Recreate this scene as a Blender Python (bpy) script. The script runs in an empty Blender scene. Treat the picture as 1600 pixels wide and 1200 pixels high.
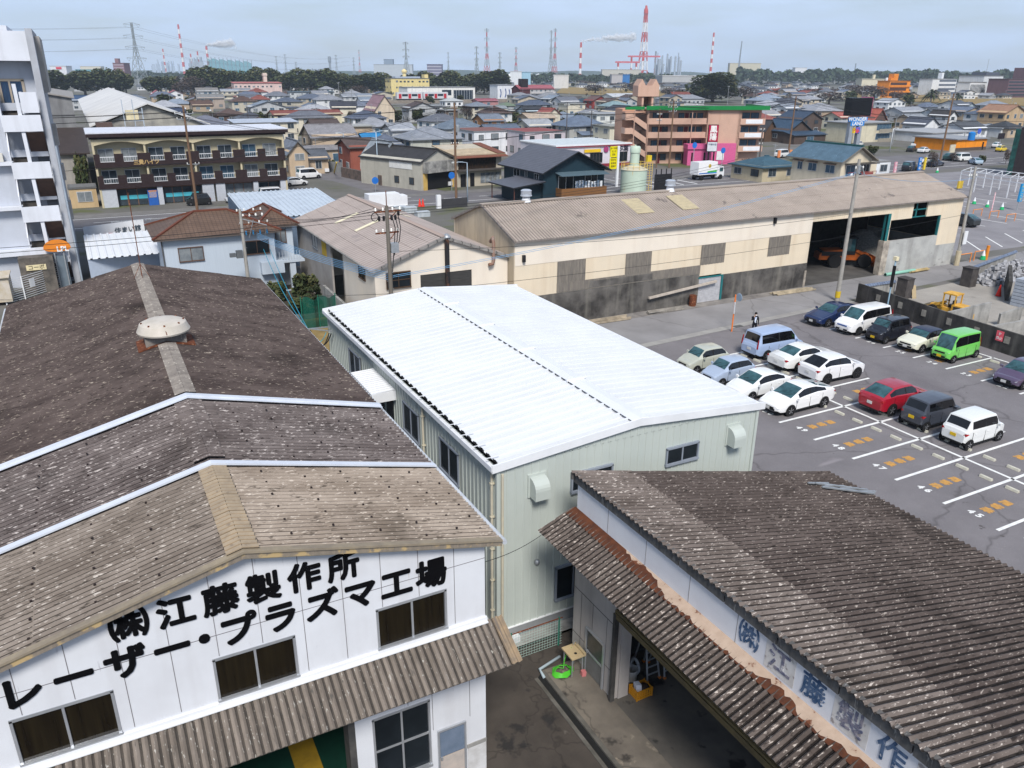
import bpy, bmesh, math, random
from mathutils import Vector, Matrix, Euler
SC = bpy.context.scene
COL = SC.collection
R = math.radians
# ---------------------------------------------------------------- camera
CF, CP, CR, CY, CH = 1238.8, 0.374376, 0.0057573, 0.485058, 18.0
_cy, _sy = math.cos(CY), math.sin(CY)
FW = Vector((_sy*math.cos(CP), _cy*math.cos(CP), -math.sin(CP)))
_r0 = Vector((_cy, -_sy, 0)); _u0 = _r0.cross(FW)
RT = math.cos(CR)*_r0 + math.sin(CR)*_u0
UP = -math.sin(CR)*_r0 + math.cos(CR)*_u0
CAM = Vector((0, 0, CH))
cd = bpy.data.cameras.new('camera'); cam = bpy.data.objects.new('camera', cd); COL.objects.link(cam)
cd.sensor_fit = 'HORIZONTAL'; cd.sensor_width = 36.0; cd.lens = 36.0*CF/1600.0
cd.clip_start = 0.3; cd.clip_end = 20000
m = Matrix((RT, UP, -FW)).transposed().to_4x4(); m.translation = CAM
cam.matrix_world = m
SC.camera = cam
# ---------------------------------------------------------------- sky, sun, exposure
SUN_EL, SUN_AZ = R(48), R(200)         # azimuth clockwise from +Y
w = bpy.data.worlds.new('World'); SC.world = w; w.use_nodes = True
nt = w.node_tree; nt.nodes.clear()
out = nt.nodes.new('ShaderNodeOutputWorld'); bg = nt.nodes.new('ShaderNodeBackground')
sky = nt.nodes.new('ShaderNodeTexSky'); sky.sky_type = 'NISHITA'; sky.sun_disc = False
sky.sun_elevation = SUN_EL; sky.sun_rotation = SUN_AZ
sky.altitude = 0; sky.air_density = 1.0; sky.dust_density = 1.0; sky.ozone_density = 1.0
# thin high overcast: pale, evenly bright cloud laid over the clear sky by a soft noise in the view direction
tc = nt.nodes.new('ShaderNodeTexCoord')
mp = nt.nodes.new('ShaderNodeMapping'); mp.inputs['Scale'].default_value = (1.2, 1.2, 7.0)
nz = nt.nodes.new('ShaderNodeTexNoise'); nz.inputs['Scale'].default_value = 5; nz.inputs['Detail'].default_value = 7
mr = nt.nodes.new('ShaderNodeMapRange'); mr.inputs[1].default_value = .3; mr.inputs[2].default_value = .7
mr.inputs[3].default_value = .38; mr.inputs[4].default_value = .95
mx = nt.nodes.new('ShaderNodeMix'); mx.data_type = 'RGBA'
mx.inputs[7].default_value = (7.4, 9.2, 12.4, 1)
nt.links.new(tc.outputs['Generated'], mp.inputs[0]); nt.links.new(mp.outputs[0], nz.inputs['Vector'])
nt.links.new(nz.outputs['Fac'], mr.inputs[0]); 
sep = nt.nodes.new('ShaderNodeSeparateXYZ'); up_ = nt.nodes.new('ShaderNodeMapRange'); up_.inputs[1].default_value = .08; up_.inputs[2].default_value = .75; up_.inputs[3].default_value = 1; up_.inputs[4].default_value = .42
ml = nt.nodes.new('ShaderNodeMath'); ml.operation = 'MULTIPLY'; nt.links.new(tc.outputs['Generated'], sep.inputs[0]); nt.links.new(sep.outputs[2], up_.inputs[0]); nt.links.new(mr.outputs[0], ml.inputs[0]); nt.links.new(up_.outputs[0], ml.inputs[1]); nt.links.new(ml.outputs[0], mx.inputs[0])   # cloud thinned towards the unseen zenith to weaken the fill light
nt.links.new(sky.outputs[0], mx.inputs[6]); nt.links.new(mx.outputs[2], bg.inputs[0])
bg.inputs[1].default_value = 0.09
nt.links.new(bg.outputs[0], out.inputs[0])
sd = bpy.data.lights.new('sun', 'SUN'); sd.energy = 4.2; sd.angle = R(16); sd.color = (1, .96, .9)
so = bpy.data.objects.new('sun', sd); COL.objects.link(so)
_sv = Vector((math.sin(SUN_AZ)*math.cos(SUN_EL), math.cos(SUN_AZ)*math.cos(SUN_EL), math.sin(SUN_EL)))
so.rotation_euler = _sv.to_track_quat('Z', 'Y').to_euler(); so.location = (0, 0, 60)
SC.view_settings.view_transform = 'Standard'; SC.view_settings.look = 'None'
SC.view_settings.exposure = 0.08; SC.view_settings.gamma = 1.0
SC.cycles.max_bounces = 5; SC.cycles.diffuse_bounces = 3; SC.cycles.glossy_bounces = 3
SC.cycles.transmission_bounces = 4; SC.cycles.volume_bounces = 2; SC.cycles.transparent_max_bounces = 40
SC.cycles.caustics_reflective = False; SC.cycles.caustics_refractive = False
# ---------------------------------------------------------------- helpers
def at(x, y, z=0.0):
    """point at height z seen at pixel (x, y) of the 1600x1200 photograph"""
    d = (x-800)/CF*RT - (y-600)/CF*UP + FW
    return CAM + d*((z-CH)/d.z)
def aty(x, y, Y):
    d = (x-800)/CF*RT - (y-600)/CF*UP + FW
    return CAM + d*(Y/d.y)
def far(x, y, dist):
    """point seen at pixel (x, y) at the given depth"""
    return CAM + ((x-800)/CF*RT - (y-600)/CF*UP + FW)*dist
def depth(p): return (Vector(p)-CAM).dot(FW)
def thing(name, label, cat, loc=(0,0,0), rot=0.0, group=None):
    o = bpy.data.objects.new(name, None); COL.objects.link(o)
    o.empty_display_size = .3
    o.location = loc; o.rotation_euler = (0, 0, rot)
    o['label'] = label; o['category'] = cat
    if group: o['group'] = group
    return o
def tag(o, label, cat, group=None):
    o['label'] = label; o['category'] = cat
    if group: o['group'] = group
    return o
def dup(root, loc=None, rot=None, label=None, group=None):
    def cp(o, par):
        c = o.copy(); COL.objects.link(c)
        if par is not None: c.parent = par
        for ch in list(o.children): cp(ch, c)
        return c
    r = cp(root, None)
    if loc is not None: r.location = loc
    if rot is not None: r.rotation_euler = (0, 0, rot)
    if label: r['label'] = label
    if group: r['group'] = group
    return r
def root_inv(par):
    M = Matrix.Identity(4); p = par
    while p is not None:
        M = p.matrix_basis @ M; p = p.parent
    return M.inverted()
class MB:
    def __init__(s): s.v = []; s.f = []; s.m = []; s.uv = []; s.has = False
    def poly(s, pts, m=0, uv=None):
        n = len(s.v); s.v += [tuple(p) for p in pts]; s.f.append(tuple(range(n, n+len(pts)))); s.m.append(m)
        s.uv.append(uv); s.has = s.has or uv is not None
        return s
    def mesh(s, vs, fs, m=0):
        n = len(s.v); s.v += [tuple(p) for p in vs]
        for f in fs: s.f.append(tuple(n+i for i in f)); s.m.append(m); s.uv.append(None)
        return s
    def box(s, x0, x1, y0, y1, z0, z1, m=0):
        if x0 > x1: x0, x1 = x1, x0
        if y0 > y1: y0, y1 = y1, y0
        if z0 > z1: z0, z1 = z1, z0
        return s.mesh([(x0,y0,z0),(x1,y0,z0),(x1,y1,z0),(x0,y1,z0),(x0,y0,z1),(x1,y0,z1),(x1,y1,z1),(x0,y1,z1)],
                      [(0,3,2,1),(4,5,6,7),(0,1,5,4),(1,2,6,5),(2,3,7,6),(3,0,4,7)], m)
    def bar(s, p, q, w=.05, h=.05, m=0, up=(0,0,1)):
        p, q = Vector(p), Vector(q); d = (q-p).normalized(); u = Vector(up)
        if abs(d.dot(u)) > .98: u = Vector((0,1,0))
        a = d.cross(u).normalized()*w/2; b = a.cross(d).normalized()*h/2
        vs = [p-a-b, p+a-b, p+a+b, p-a+b, q-a-b, q+a-b, q+a+b, q-a+b]
        return s.mesh(vs, [(0,1,2,3),(7,6,5,4),(0,4,5,1),(1,5,6,2),(2,6,7,3),(3,7,4,0)], m)
    def tube(s, pts, r=.03, n=6, m=0, cap=True):
        pts = [Vector(p) for p in pts]; k = len(pts); rs = r if isinstance(r, (list, tuple)) else [r]*k
        vs = []; fs = []; a0 = None
        for i, p in enumerate(pts):
            d = (pts[min(i+1, k-1)]-pts[max(i-1, 0)]).normalized()
            if a0 is None:
                u = Vector((0,0,1)) if abs(d.z) < .9 else Vector((1,0,0)); a = d.cross(u).normalized()
            else: a = (a0-d*a0.dot(d)).normalized()
            a0 = a; b = d.cross(a)
            for j in range(n):
                t = 2*math.pi*j/n; vs.append(p+(a*math.cos(t)+b*math.sin(t))*rs[i])
        for i in range(k-1):
            for j in range(n):
                fs.append((i*n+j, i*n+(j+1) % n, (i+1)*n+(j+1) % n, (i+1)*n+j))
        if cap: fs.append(tuple(range(n))[::-1]); fs.append(tuple((k-1)*n+j for j in range(n)))
        return s.mesh(vs, fs, m)
    def lathe(s, prof, c=(0,0,0), n=20, m=0, axis='z'):
        c = Vector(c); vs = []; fs = []
        for r, z in prof:
            for j in range(n):
                t = 2*math.pi*j/n
                if axis == 'z': o = Vector((r*math.cos(t), r*math.sin(t), z))
                elif axis == 'y': o = Vector((r*math.cos(t), z, -r*math.sin(t)))
                else: o = Vector((z, r*math.cos(t), r*math.sin(t)))
                vs.append(c+o)
        for i in range(len(prof)-1):
            for j in range(n): fs.append((i*n+j, i*n+(j+1) % n, (i+1)*n+(j+1) % n, (i+1)*n+j))
        fs.append(tuple(range(n))[::-1]); fs.append(tuple((len(prof)-1)*n+j for j in range(n)))
        return s.mesh(vs, fs, m)
    def extr(s, poly, d, m=0):
        """closed polygon (3-D points) swept by vector d"""
        d = Vector(d); n = len(poly); a = [Vector(p) for p in poly]; vs = a+[p+d for p in a]
        fs = [tuple(range(n))[::-1], tuple(range(n, 2*n))]+[(i, (i+1) % n, n+(i+1) % n, n+i) for i in range(n)]
        return s.mesh(vs, fs, m)
    def corr(s, o, a, b, pitch=.13, amp=.02, seg=6, rows=1, lap=.012, m=0, shape='sin', mv=None):
        """corrugated sheet: waves run along a, the corrugations along b (from the ridge down)"""
        o, a, b = Vector(o), Vector(a), Vector(b); L = a.length; an = a.normalized()
        nrm = a.cross(b).normalized()
        if nrm.z < -1e-6: nrm = -nrm
        nw = max(1, int(round(L/pitch))); prof = []
        if shape == 'sin':
            for i in range(nw*seg+1): prof.append((L*i/(nw*seg), amp*math.cos(2*math.pi*i/seg)))
        else:                                       # flat pan with a narrow raised rib
            p = L/nw
            for i in range(nw):
                for t, h in ((0,0),(.74,0),(.80,1),(.94,1)): prof.append((p*(i+t), amp*h))
            prof.append((L, 0))
        for r in range(rows):
            t0 = r/rows; t1 = (r+1)/rows
            vs = []
            for k, t in ((0, t0), (1, t1)):
                for x, h in prof: vs.append(o+an*x+b*t+nrm*(h+(lap if k and rows > 1 else 0)))
            n = len(prof)
            if mv is None: s.mesh(vs, [(i, i+1, n+i+1, n+i) for i in range(n-1)], m)
            else:                                       # valley faces get the darker material, crests keep the paler one
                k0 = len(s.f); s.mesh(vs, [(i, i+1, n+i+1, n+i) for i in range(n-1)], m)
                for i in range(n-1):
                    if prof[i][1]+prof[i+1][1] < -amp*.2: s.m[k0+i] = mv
            if rows > 1 and r < rows-1:             # the lap's drip edge
                vs = [o+an*x+b*t1+nrm*(h+lap) for x, h in prof]+[o+an*x+b*t1+nrm*h for x, h in prof]
                s.mesh(vs, [(i, i+1, n+i+1, n+i) for i in range(n-1)], m)
        return s
    def build(s, name, mats, parent=None, smooth=False, world=True, ang=None, loc=None):
        me = bpy.data.meshes.new(name)
        vs = s.v
        if world and parent is not None:
            M = root_inv(parent); vs = [M @ Vector(p) for p in vs]
        if loc is not None: vs = [Vector(p)-Vector(loc) for p in vs]
        me.from_pydata(vs, [], s.f)
        if not isinstance(mats, (list, tuple)): mats = [mats]
        for mt in mats: me.materials.append(mt)
        me.polygons.foreach_set('material_index', s.m)
        if s.has:
            ul = me.uv_layers.new(name='UVMap')
            for p, u in zip(me.polygons, s.uv):
                if u:
                    for li, c in zip(p.loop_indices, u): ul.data[li].uv = c
        if smooth: me.polygons.foreach_set('use_smooth', [True]*len(me.polygons))
        me.update(); me.validate()
        if smooth and ang: me.set_sharp_from_angle(angle=R(ang))
        o = bpy.data.objects.new(name, me); COL.objects.link(o)
        if parent is not None: o.parent = parent
        if loc is not None: o.location = loc
        return o
def one(name, mb, mats, label, cat, group=None, base=None, **k):
    """a thing that is a single mesh, origin at its base"""
    if base is None:
        n = len(mb.v); base = (sum(p[0] for p in mb.v)/n, sum(p[1] for p in mb.v)/n, min(p[2] for p in mb.v))
    return tag(mb.build(name, mats, None, loc=base, **k), label, cat, group)
# ---------------------------------------------------------------- materials
def mk(name, col, col2=None, rough=.75, scale=3., stretch=(1,1,1), detail=5, lo=.35, hi=.65, spot=None, bump=0., bscale=None,
       metal=0., spec=.2, coat=0., vary=0., streak=None, lines=None, crack=None):
    mt = bpy.data.materials.new(name); mt.use_nodes = True; nt = mt.node_tree; nd = nt.nodes; lk = nt.links.new
    b = nd['Principled BSDF']; b.inputs['Roughness'].default_value = rough; b.inputs['Metallic'].default_value = metal
    b.inputs['Specular IOR Level'].default_value = spec; b.inputs['Coat Weight'].default_value = coat
    tc = nd.new('ShaderNodeTexCoord')
    def nz(sc, st, dt=5, ro=.55):
        mp = nd.new('ShaderNodeMapping'); mp.inputs['Scale'].default_value = st; lk(tc.outputs['Object'], mp.inputs[0])
        n = nd.new('ShaderNodeTexNoise'); n.inputs['Scale'].default_value = sc; n.inputs['Detail'].default_value = dt
        n.inputs['Roughness'].default_value = ro; lk(mp.outputs[0], n.inputs['Vector']); return n.outputs['Fac']
    def rng(f, a, bb, c=0., d=1.):
        r = nd.new('ShaderNodeMapRange'); r.inputs[1].default_value = a; r.inputs[2].default_value = bb
        r.inputs[3].default_value = c; r.inputs[4].default_value = d; lk(f, r.inputs[0]); return r.outputs[0]
    def mix(f, a, bb):
        x = nd.new('ShaderNodeMix'); x.data_type = 'RGBA'
        for i, q in ((0, f), (6, a), (7, bb)):
            if isinstance(q, (int, float)): x.inputs[i].default_value = q
            elif isinstance(q, tuple): x.inputs[i].default_value = (*q[:3], 1)
            else: lk(q, x.inputs[i])
        return x.outputs[2]
    c = tuple(col)
    n0 = None
    if col2 is not None:
        n0 = nz(scale, stretch, detail, .62); c = mix(rng(n0, lo, hi), c, tuple(col2))
    for sp in (spot if isinstance(spot, list) else [spot] if spot else []):   # (colour, scale, threshold, stretch, softness)
        sc, ss, th = sp[0], sp[1], sp[2]; st = sp[3] if len(sp) > 3 else (1,1,1); sf = sp[4] if len(sp) > 4 else .06
        c = mix(rng(nz(ss, st, 4, .6), th, th+sf), c, tuple(sc))
    if crack:                                             # (colour, scale, width): wandering crack lines
        v = nd.new('ShaderNodeTexVoronoi'); v.feature = 'DISTANCE_TO_EDGE'; v.inputs['Scale'].default_value = crack[1]
        ad = nd.new('ShaderNodeMixRGB'); ad.blend_type = 'ADD'; ad.inputs[0].default_value = .9; n9 = nd.new('ShaderNodeTexNoise'); n9.inputs['Scale'].default_value = crack[1]*6
        lk(tc.outputs['Object'], ad.inputs[1]); lk(tc.outputs['Object'], n9.inputs['Vector']); lk(n9.outputs['Color'], ad.inputs[2]); lk(ad.outputs[0], v.inputs['Vector'])
        c = mix(rng(v.outputs['Distance'], 0, crack[2], .45, 0), c, tuple(crack[0]))
    if streak:                                            # (colour, amount, scale)
        f = nz(streak[2], (1, 1, .09), 4); c = mix(rng(f, .5, .8, 0, streak[1]), c, tuple(streak[0]))
    if lines:                                             # (u, v pitch, darkness): courses across a UV laid in metres
        u = nd.new('ShaderNodeUVMap'); sx = nd.new('ShaderNodeSeparateXYZ'); lk(u.outputs[0], sx.inputs[0])
        fs = []
        for k, p in ((0, lines[0]), (1, lines[1])):
            if not p: continue
            d = nd.new('ShaderNodeMath'); d.operation = 'DIVIDE'; lk(sx.outputs[k], d.inputs[0]); d.inputs[1].default_value = p
            fr = nd.new('ShaderNodeMath'); fr.operation = 'FRACT'; lk(d.outputs[0], fr.inputs[0]); fs.append(fr.outputs[0])
        for fr in fs:
            x = rng(fr, .0, .3, lines[2], 0.); c = mix(x, c, tuple(q*.25 for q in col))
    if vary:
        oi = nd.new('ShaderNodeObjectInfo'); h = nd.new('ShaderNodeHueSaturation')
        lk(rng(oi.outputs['Random'], 0, 1, 1-vary, 1+vary), h.inputs['Value'])
        if isinstance(c, tuple): h.inputs['Color'].default_value = (*c[:3], 1)
        else: lk(c, h.inputs['Color'])
        c = h.outputs[0]
    if isinstance(c, tuple): b.inputs['Base Color'].default_value = (*c[:3], 1)
    else: lk(c, b.inputs['Base Color'])
    if bump:
        bp = nd.new('ShaderNodeBump'); bp.inputs['Strength'].default_value = bump; bp.inputs['Distance'].default_value = .03
        f = nz(bscale or scale*4, stretch, 4); lk(f, bp.inputs['Height']); lk(bp.outputs[0], b.inputs['Normal'])
    return mt
def glass(name, col=(.008,.011,.014), rough=.06, vary=0.):
    return mk(name, col, tuple(q*1.8+.003 for q in col), rough=rough, scale=.6, spec=.22, vary=vary)
_pl = {}
def plain(col, rough=.6, **k):
    key = (tuple(round(q, 3) for q in col), rough, tuple(sorted(k.items())))
    if key not in _pl:
        _pl[key] = mk('paint', col, tuple(q*.82 for q in col), rough=rough, scale=k.pop('scale', 1.3), **k)
    return _pl[key]
def text_mesh(body, size, off=0.0, ext=.01, align='CENTER', bev=0.0):
    c = bpy.data.curves.new('lettering', 'FONT'); c.body = body; c.size = size; c.extrude = ext
    c.align_x = align; c.align_y = 'CENTER'; c.resolution_u = 3; c.bevel_depth = bev
    o = bpy.data.objects.new('lettering', c); COL.objects.link(o)
    me = bpy.data.meshes.new_from_object(o.evaluated_get(bpy.context.evaluated_depsgraph_get()))
    bpy.data.objects.remove(o); bpy.data.curves.remove(c)
    if off:                                                  # heavier, rounder strokes: shifted copies, each a hair prouder
        vs = [v.co.copy() for v in me.vertices]; fs = [tuple(p.vertices) for p in me.polygons]; V, F = [], []
        for k in range(9):
            d = Vector((0,0,0)) if k == 8 else Vector((off*math.cos(k*.785), off*math.sin(k*.785), .0006*(k+1)))
            F += [tuple(i+len(V) for i in f) for f in fs]; V += [v+d for v in vs]
        me.clear_geometry(); me.from_pydata(V, [], F); me.update()
    return me
def lettering(body, size, mat, parent, pos, xdir, ydir, off=0.0, ext=.01, name='lettering', sx=1.0, align='CENTER'):
    """raised letters; pos is world, xdir the reading direction, ydir the letters' up"""
    me = text_mesh(body, size, off, ext, align); x = Vector(xdir).normalized(); y = Vector(ydir).normalized(); z = x.cross(y)
    M = Matrix((x*sx, y, z)).transposed().to_4x4(); M.translation = Vector(pos)
    me.transform((root_inv(parent) if parent is not None else Matrix.Identity(4)) @ M)
    me.materials.clear(); me.materials.append(mat)
    o = bpy.data.objects.new(name, me); COL.objects.link(o); o.parent = parent
    return o
# ---------------------------------------------------------------- shared materials
M_white = mk('white_paint', (.74,.75,.77), (.66,.67,.69), rough=.5, scale=.8)
M_alu = mk('aluminium', (.55,.57,.6), (.45,.47,.5), rough=.35, metal=.6, scale=2)
M_dark = mk('dark_recess', (.012,.012,.013), rough=.9)
M_black = mk('black_paint', (.012,.012,.014), (.02,.02,.022), rough=.45)
M_glass = glass('window_glass')
M_gbrown = mk('brown_window_glass', (.008,.006,.004), (.017,.013,.007), rough=.1, scale=1.4, stretch=(7,1,.3), spec=.2)
M_rust = mk('rusty_iron', (.16,.05,.022), (.09,.03,.016), rough=.9, scale=6, spot=((.32,.15,.08), 9, .58))
M_galv = mk('galvanised_steel', (.42,.44,.46), (.33,.35,.37), rough=.45, metal=.5, scale=5)
M_conc = mk('concrete', (.36,.35,.33), (.24,.235,.225), rough=.9, scale=1.2, streak=((.06,.058,.055), .6, 1.8), bump=.15)
M_rubber = mk('rubber', (.014,.014,.015), (.022,.022,.022), rough=.85)
M_wire = mk('cable_sheath', (.015,.015,.017), rough=.6)
M_wood = mk('weathered_pole_wood', (.20,.12,.075), (.13,.08,.05), rough=.85, scale=3, stretch=(6,6,.4))
M_cpole = mk('concrete_pole', (.36,.34,.31), (.27,.26,.24), rough=.85, scale=2.5)
M_bluew = mk('blue_cable_sheath', (.16,.34,.55), rough=.5)
M_ins = mk('white_porcelain', (.75,.74,.7), rough=.25)
M_mark = mk('road_paint_white', (.78,.78,.76), (.6,.6,.58), rough=.7, scale=4, lo=.4, hi=.75, spot=((.2,.19,.19), 14, .66))
M_marko = mk('road_paint_orange', (.58,.30,.07), (.42,.24,.09), rough=.7, scale=5, spot=((.2,.16,.13), 16, .63))
# ---------------------------------------------------------------- ground, roads, yards
def sheet(name, pts, z, mat):
    mb = MB(); mb.poly([(p[0], p[1], z) for p in pts]); o = mb.build(name, mat); o['kind'] = 'structure'; return o
def rect(x0, x1, y0, y1): return [(x0,y0),(x1,y0),(x1,y1),(x0,y1)]
M_town = mk('town_ground', (.17,.16,.155), (.10,.10,.08), rough=.95, scale=.06, spot=((.10,.11,.05), .05, .55))
M_asph = mk('lot_asphalt', (.20,.187,.194), (.15,.14,.146), rough=.9, scale=.35, detail=9, lo=.32, hi=.68, crack=((.05,.045,.045), .14, .012), spot=[((.14,.128,.136), .16, .60, (1,.5,1), .08), ((.27,.25,.255), 26, .60), ((.09,.08,.08), 1.6, .68, (1,1,1), .05), ((.24,.22,.23), .3, .64, (.3,1,1), .05)], bump=.2, bscale=60)
M_road = mk('road_asphalt', (.27,.262,.265), (.205,.198,.20), rough=.9, crack=((.09,.085,.085), .12, .01), scale=.25, detail=7, spot=((.22,.215,.218), .3, .6, (1,.35,1), .08), bump=.12, bscale=50)
M_droad = mk('dark_road_asphalt', (.17,.162,.168), (.135,.128,.133), rough=.9, scale=.3, spot=((.17,.165,.165), .5, .62))
M_yard = mk('yard_asphalt', (.078,.066,.056), (.047,.04,.035), crack=((.02,.018,.016), .35, .02), rough=.85, scale=.55, detail=8, spot=[((.03,.028,.027), .8, .6), ((.14,.125,.105), .9, .64)], bump=.25, bscale=40)
M_pad = mk('concrete_pad', (.19,.165,.135), (.115,.10,.085), crack=((.03,.027,.024), .3, .016), rough=.9, scale=.7, detail=8, spot=[((.05,.045,.04), .9, .60), ((.27,.23,.18), 1.6, .63)], bump=.15, bscale=30)
M_cyard = mk('pale_concrete_yard', (.36,.335,.30), (.28,.26,.235), rough=.95, scale=.3, spot=((.22,.2,.18), .5, .6))
M_grass = mk('dry_winter_grass', (.30,.21,.085), (.19,.14,.06), rough=1, scale=1.5, detail=8, spot=((.10,.11,.04), 1.2, .62), bump=.6, bscale=30)
M_earth = mk('garden_earth', (.075,.06,.045), (.05,.042,.032), rough=1, scale=1.5)
sheet('ground', rect(-4000, 6000, -200, 6000), 0, M_town)
sheet('pavement_yard', rect(-30, 30, -10, 19.0), .004, M_yard)
sheet('pavement_alley', rect(7.1, 21, 18.9, 40.5), .004, M_conc)
sheet('parking_lot', [(20.4,-10),(60,-10),(54.6,27),(54.6,31),(56.2,44.2),(21,41.6)], .008, M_asph)
sheet('gutter_strip', [(20,41.6),(56.2,44.2),(56.2,44.9),(20,42.3)], .010, mk('gutter_concrete', (.33,.32,.30), (.25,.24,.23), scale=.8))
sheet('road', [(-12,42.3),(20,42.3),(56.2,44.9),(140,49.0),(140,52),(77,50),(20,50.2),(-12,46)], .012, M_road)
sheet('verge', [(26,48.6),(56,48.9),(56,50.1),(26,50.1)], .016, mk('dirty_verge', (.27,.25,.23), (.13,.12,.115), scale=.9, detail=8, rough=1, bump=.4))
sheet('storage_yard', [(57,44),(90,46),(100,20),(55,10),(55,30)], .008, M_cyard)
sheet('street', [(-90,109),(330,106),(330,117.5),(-90,118)], .010, M_droad)
sheet('street_branch', [tuple(at(*q)[:2]) for q in ((600,306),(700,300),(640,287),(560,272),(470,262),(420,262),(420,268),(520,283))], .014, M_droad)
sheet('street_pavement', [(-20,118),(118,118),(118,121),(-20,121)], .012, mk('pavement_slabs', (.2,.19,.18), (.15,.145,.14), scale=.8))
sheet('customer_lot', rect(66, 330, 118.2, 131), .007, M_droad)
sheet('supermarket_lot', [(79,52.5),(180,49),(230,100),(110,105),(79,84)], .008, mk('old_lot_asphalt', (.25,.24,.25), (.2,.19,.2), rough=.9, scale=.3))
sheet('grass_plot', rect(9.5, 16, 38.8, 64), .006, M_grass)
sheet('garden', rect(9, 16, 60, 76), .009, M_earth)
sheet('meadow', [tuple(at(*q)[:2]) for q in ((868,146),(1010,152),(1060,150),(1060,143),(880,136))], .3, M_grass)
sheet('meadow', [tuple(at(*q)[:2]) for q in ((1290,152),(1400,158),(1520,164),(1600,166),(1600,152),(1300,143))], .3, M_grass)
hb = MB()                                                   # low far hills along the horizon
random.seed(4)
for x0, x1, hh, yy in ((-400, 900, 30, 4200), (900, 3300, 46, 3700), (3300, 5800, 60, 3300), (-2600, -400, 40, 4400)):
    n = 30
    for i in range(n):
        a = x0+(x1-x0)*i/n; b = x0+(x1-x0)*(i+1)/n
        h = [hh*.62*(.84+.16*math.sin(i*.7+x0))*min(1, .6+i/9, .6+(n-i)/9) for i in (i, i+1)]
        hb.poly([(a,yy-200,0),(b,yy-200,0),(b,yy,h[1]),(a,yy,h[0])]); hb.poly([(a,yy,h[0]),(b,yy,h[1]),(b,yy+400,0),(a,yy+400,0)])
hb.build('hills', mk('wooded_hill', (.05,.075,.05), (.035,.055,.04), rough=1, scale=.02))['kind'] = 'structure'
# ---------------------------------------------------------------- parking markings (flat paint, part of the lot's surface)
def paint(name, mb, mat):
    o = mb.build(name, mat); o['kind'] = 'structure'; return o
pm = MB(); po = MB()
def stripe(mb, a, b, wd, z=.013):
    a = Vector((a[0],a[1],z)); b = Vector((b[0],b[1],z)); d = (b-a).normalized(); n = Vector((-d.y,d.x,0))*wd/2
    mb.poly([a-n, b-n, b+n, a+n])
BAYS = [8.6, 11.1, 13.62, 16.13, 18.64, 21.15, 23.65, 26.13, 28.63, 31.13, 33.63, 36.13, 38.63]
for y in BAYS: stripe(pm, (31.85,y), (42.1,y), .16)
stripe(pm, (36.95,8.6), (36.95,38.7), .16)
for y in (22.7, 25.1, 27.55, 30.0, 32.45, 34.85, 37.25, 39.65, 42.0): stripe(pm, (48.05,y), (53.1,y), .15)
stripe(pm, (53.0,22.7), (53.0,33.0), .15)
def numeral(mb, s, x, y, sz):
    me = text_mesh(s, sz, .05 if ord(s[0]) > 99 else .025, 0)
    mb.mesh([( x+v.co.y*1.0, y-v.co.x*1.0, .013+v.co.z) for v in me.vertices], [tuple(p.vertices) for p in me.polygons])
for i, y in enumerate(BAYS[:-1]):
    yc = y+1.25
    numeral(pm, ' '.join('%d' % (42+i)), 32.3, yc+.05, .5)
    for k in range(3): numeral(po, ('来','客','用')[k], 33.05+.68*k, yc, .46)
    for k in range(3): numeral(po, ('来','客','用')[k], 40.9-.68*k, yc, .46)
    numeral(pm, ' '.join('%d' % (61+i)), 41.75, yc, .5)
for i, y in enumerate((23.9, 26.3, 28.75, 31.2, 33.65, 36.05, 38.45, 40.8)):
    numeral(pm, ' '.join('%d' % (21+i)), 48.3, y, .5)
    for k in range(3): numeral(po, ('来','客','用')[k], 49.1+.7*k, y, .5)
paint('lot_markings', pm, M_mark); paint('lot_letters', po, M_marko)
sm = MB()
for k in range(14): stripe(sm, (86+k*4.2, 52.6+k*.3), (90+k*4.2, 57.2+k*.3), .18, .02)
for k in range(12): stripe(sm, (92+k*4.5, 62), (92+k*4.5, 67), .18, .02)
for k in range(14): stripe(sm, (96+k*4.5, 73), (96+k*4.5, 78), .18, .02)
for k in range(12): stripe(sm, (104+k*5, 84), (104+k*5, 89), .18, .02)
for y, x0, x1 in ((110.2,-60,300),(117.2,-60,44),(117.2,62,300)): stripe(sm, (x0,y), (x1,y), .2, .018)
for k in range(60): stripe(sm, (-60+k*6,113.8), (-57+k*6,113.8), .16, .018)
for k in range(4): stripe(sm, (86+k*3, 111), (86+k*3, 116.5), .4, .022)
for k in range(6): stripe(sm, (74+k*2.5,119.5), (74+k*2.5,124.5), .15, .015)
paint('street_markings', sm, M_mark)
stop0 = None
for y in BAYS[:-1]:                                         # concrete wheel stops
    for x in (35.85, 38.0):
        for s in (.62, 1.85):
            yy = y+s; mb = None
            if stop0 is None:
                mb = MB(); mb.extr([(-.09,-.3,0),(.09,-.3,0),(.06,-.3,.11),(-.06,-.3,.11)], (0,.6,0))
                stop0 = mb.build('wheel_stop', mk('pale_stop_block', (.62,.6,.5), (.45,.43,.36), scale=3), world=False)
                o = stop0
            else: o = stop0.copy(); COL.objects.link(o)
            o.location = (x, yy, .012)
            tag(o, 'pale concrete wheel stop block lying at the head of a marked parking bay', 'wheel stop', 'wheel stops in the parking lot')
for y in (23.9, 26.3, 28.75, 31.2, 33.65):
    for s in (-.6, .6):
        o = stop0.copy(); COL.objects.link(o); o.location = (52.2, y+s, .012)
        tag(o, 'pale concrete wheel stop block before the dark lot wall', 'wheel stop', 'wheel stops along the wall')
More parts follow.
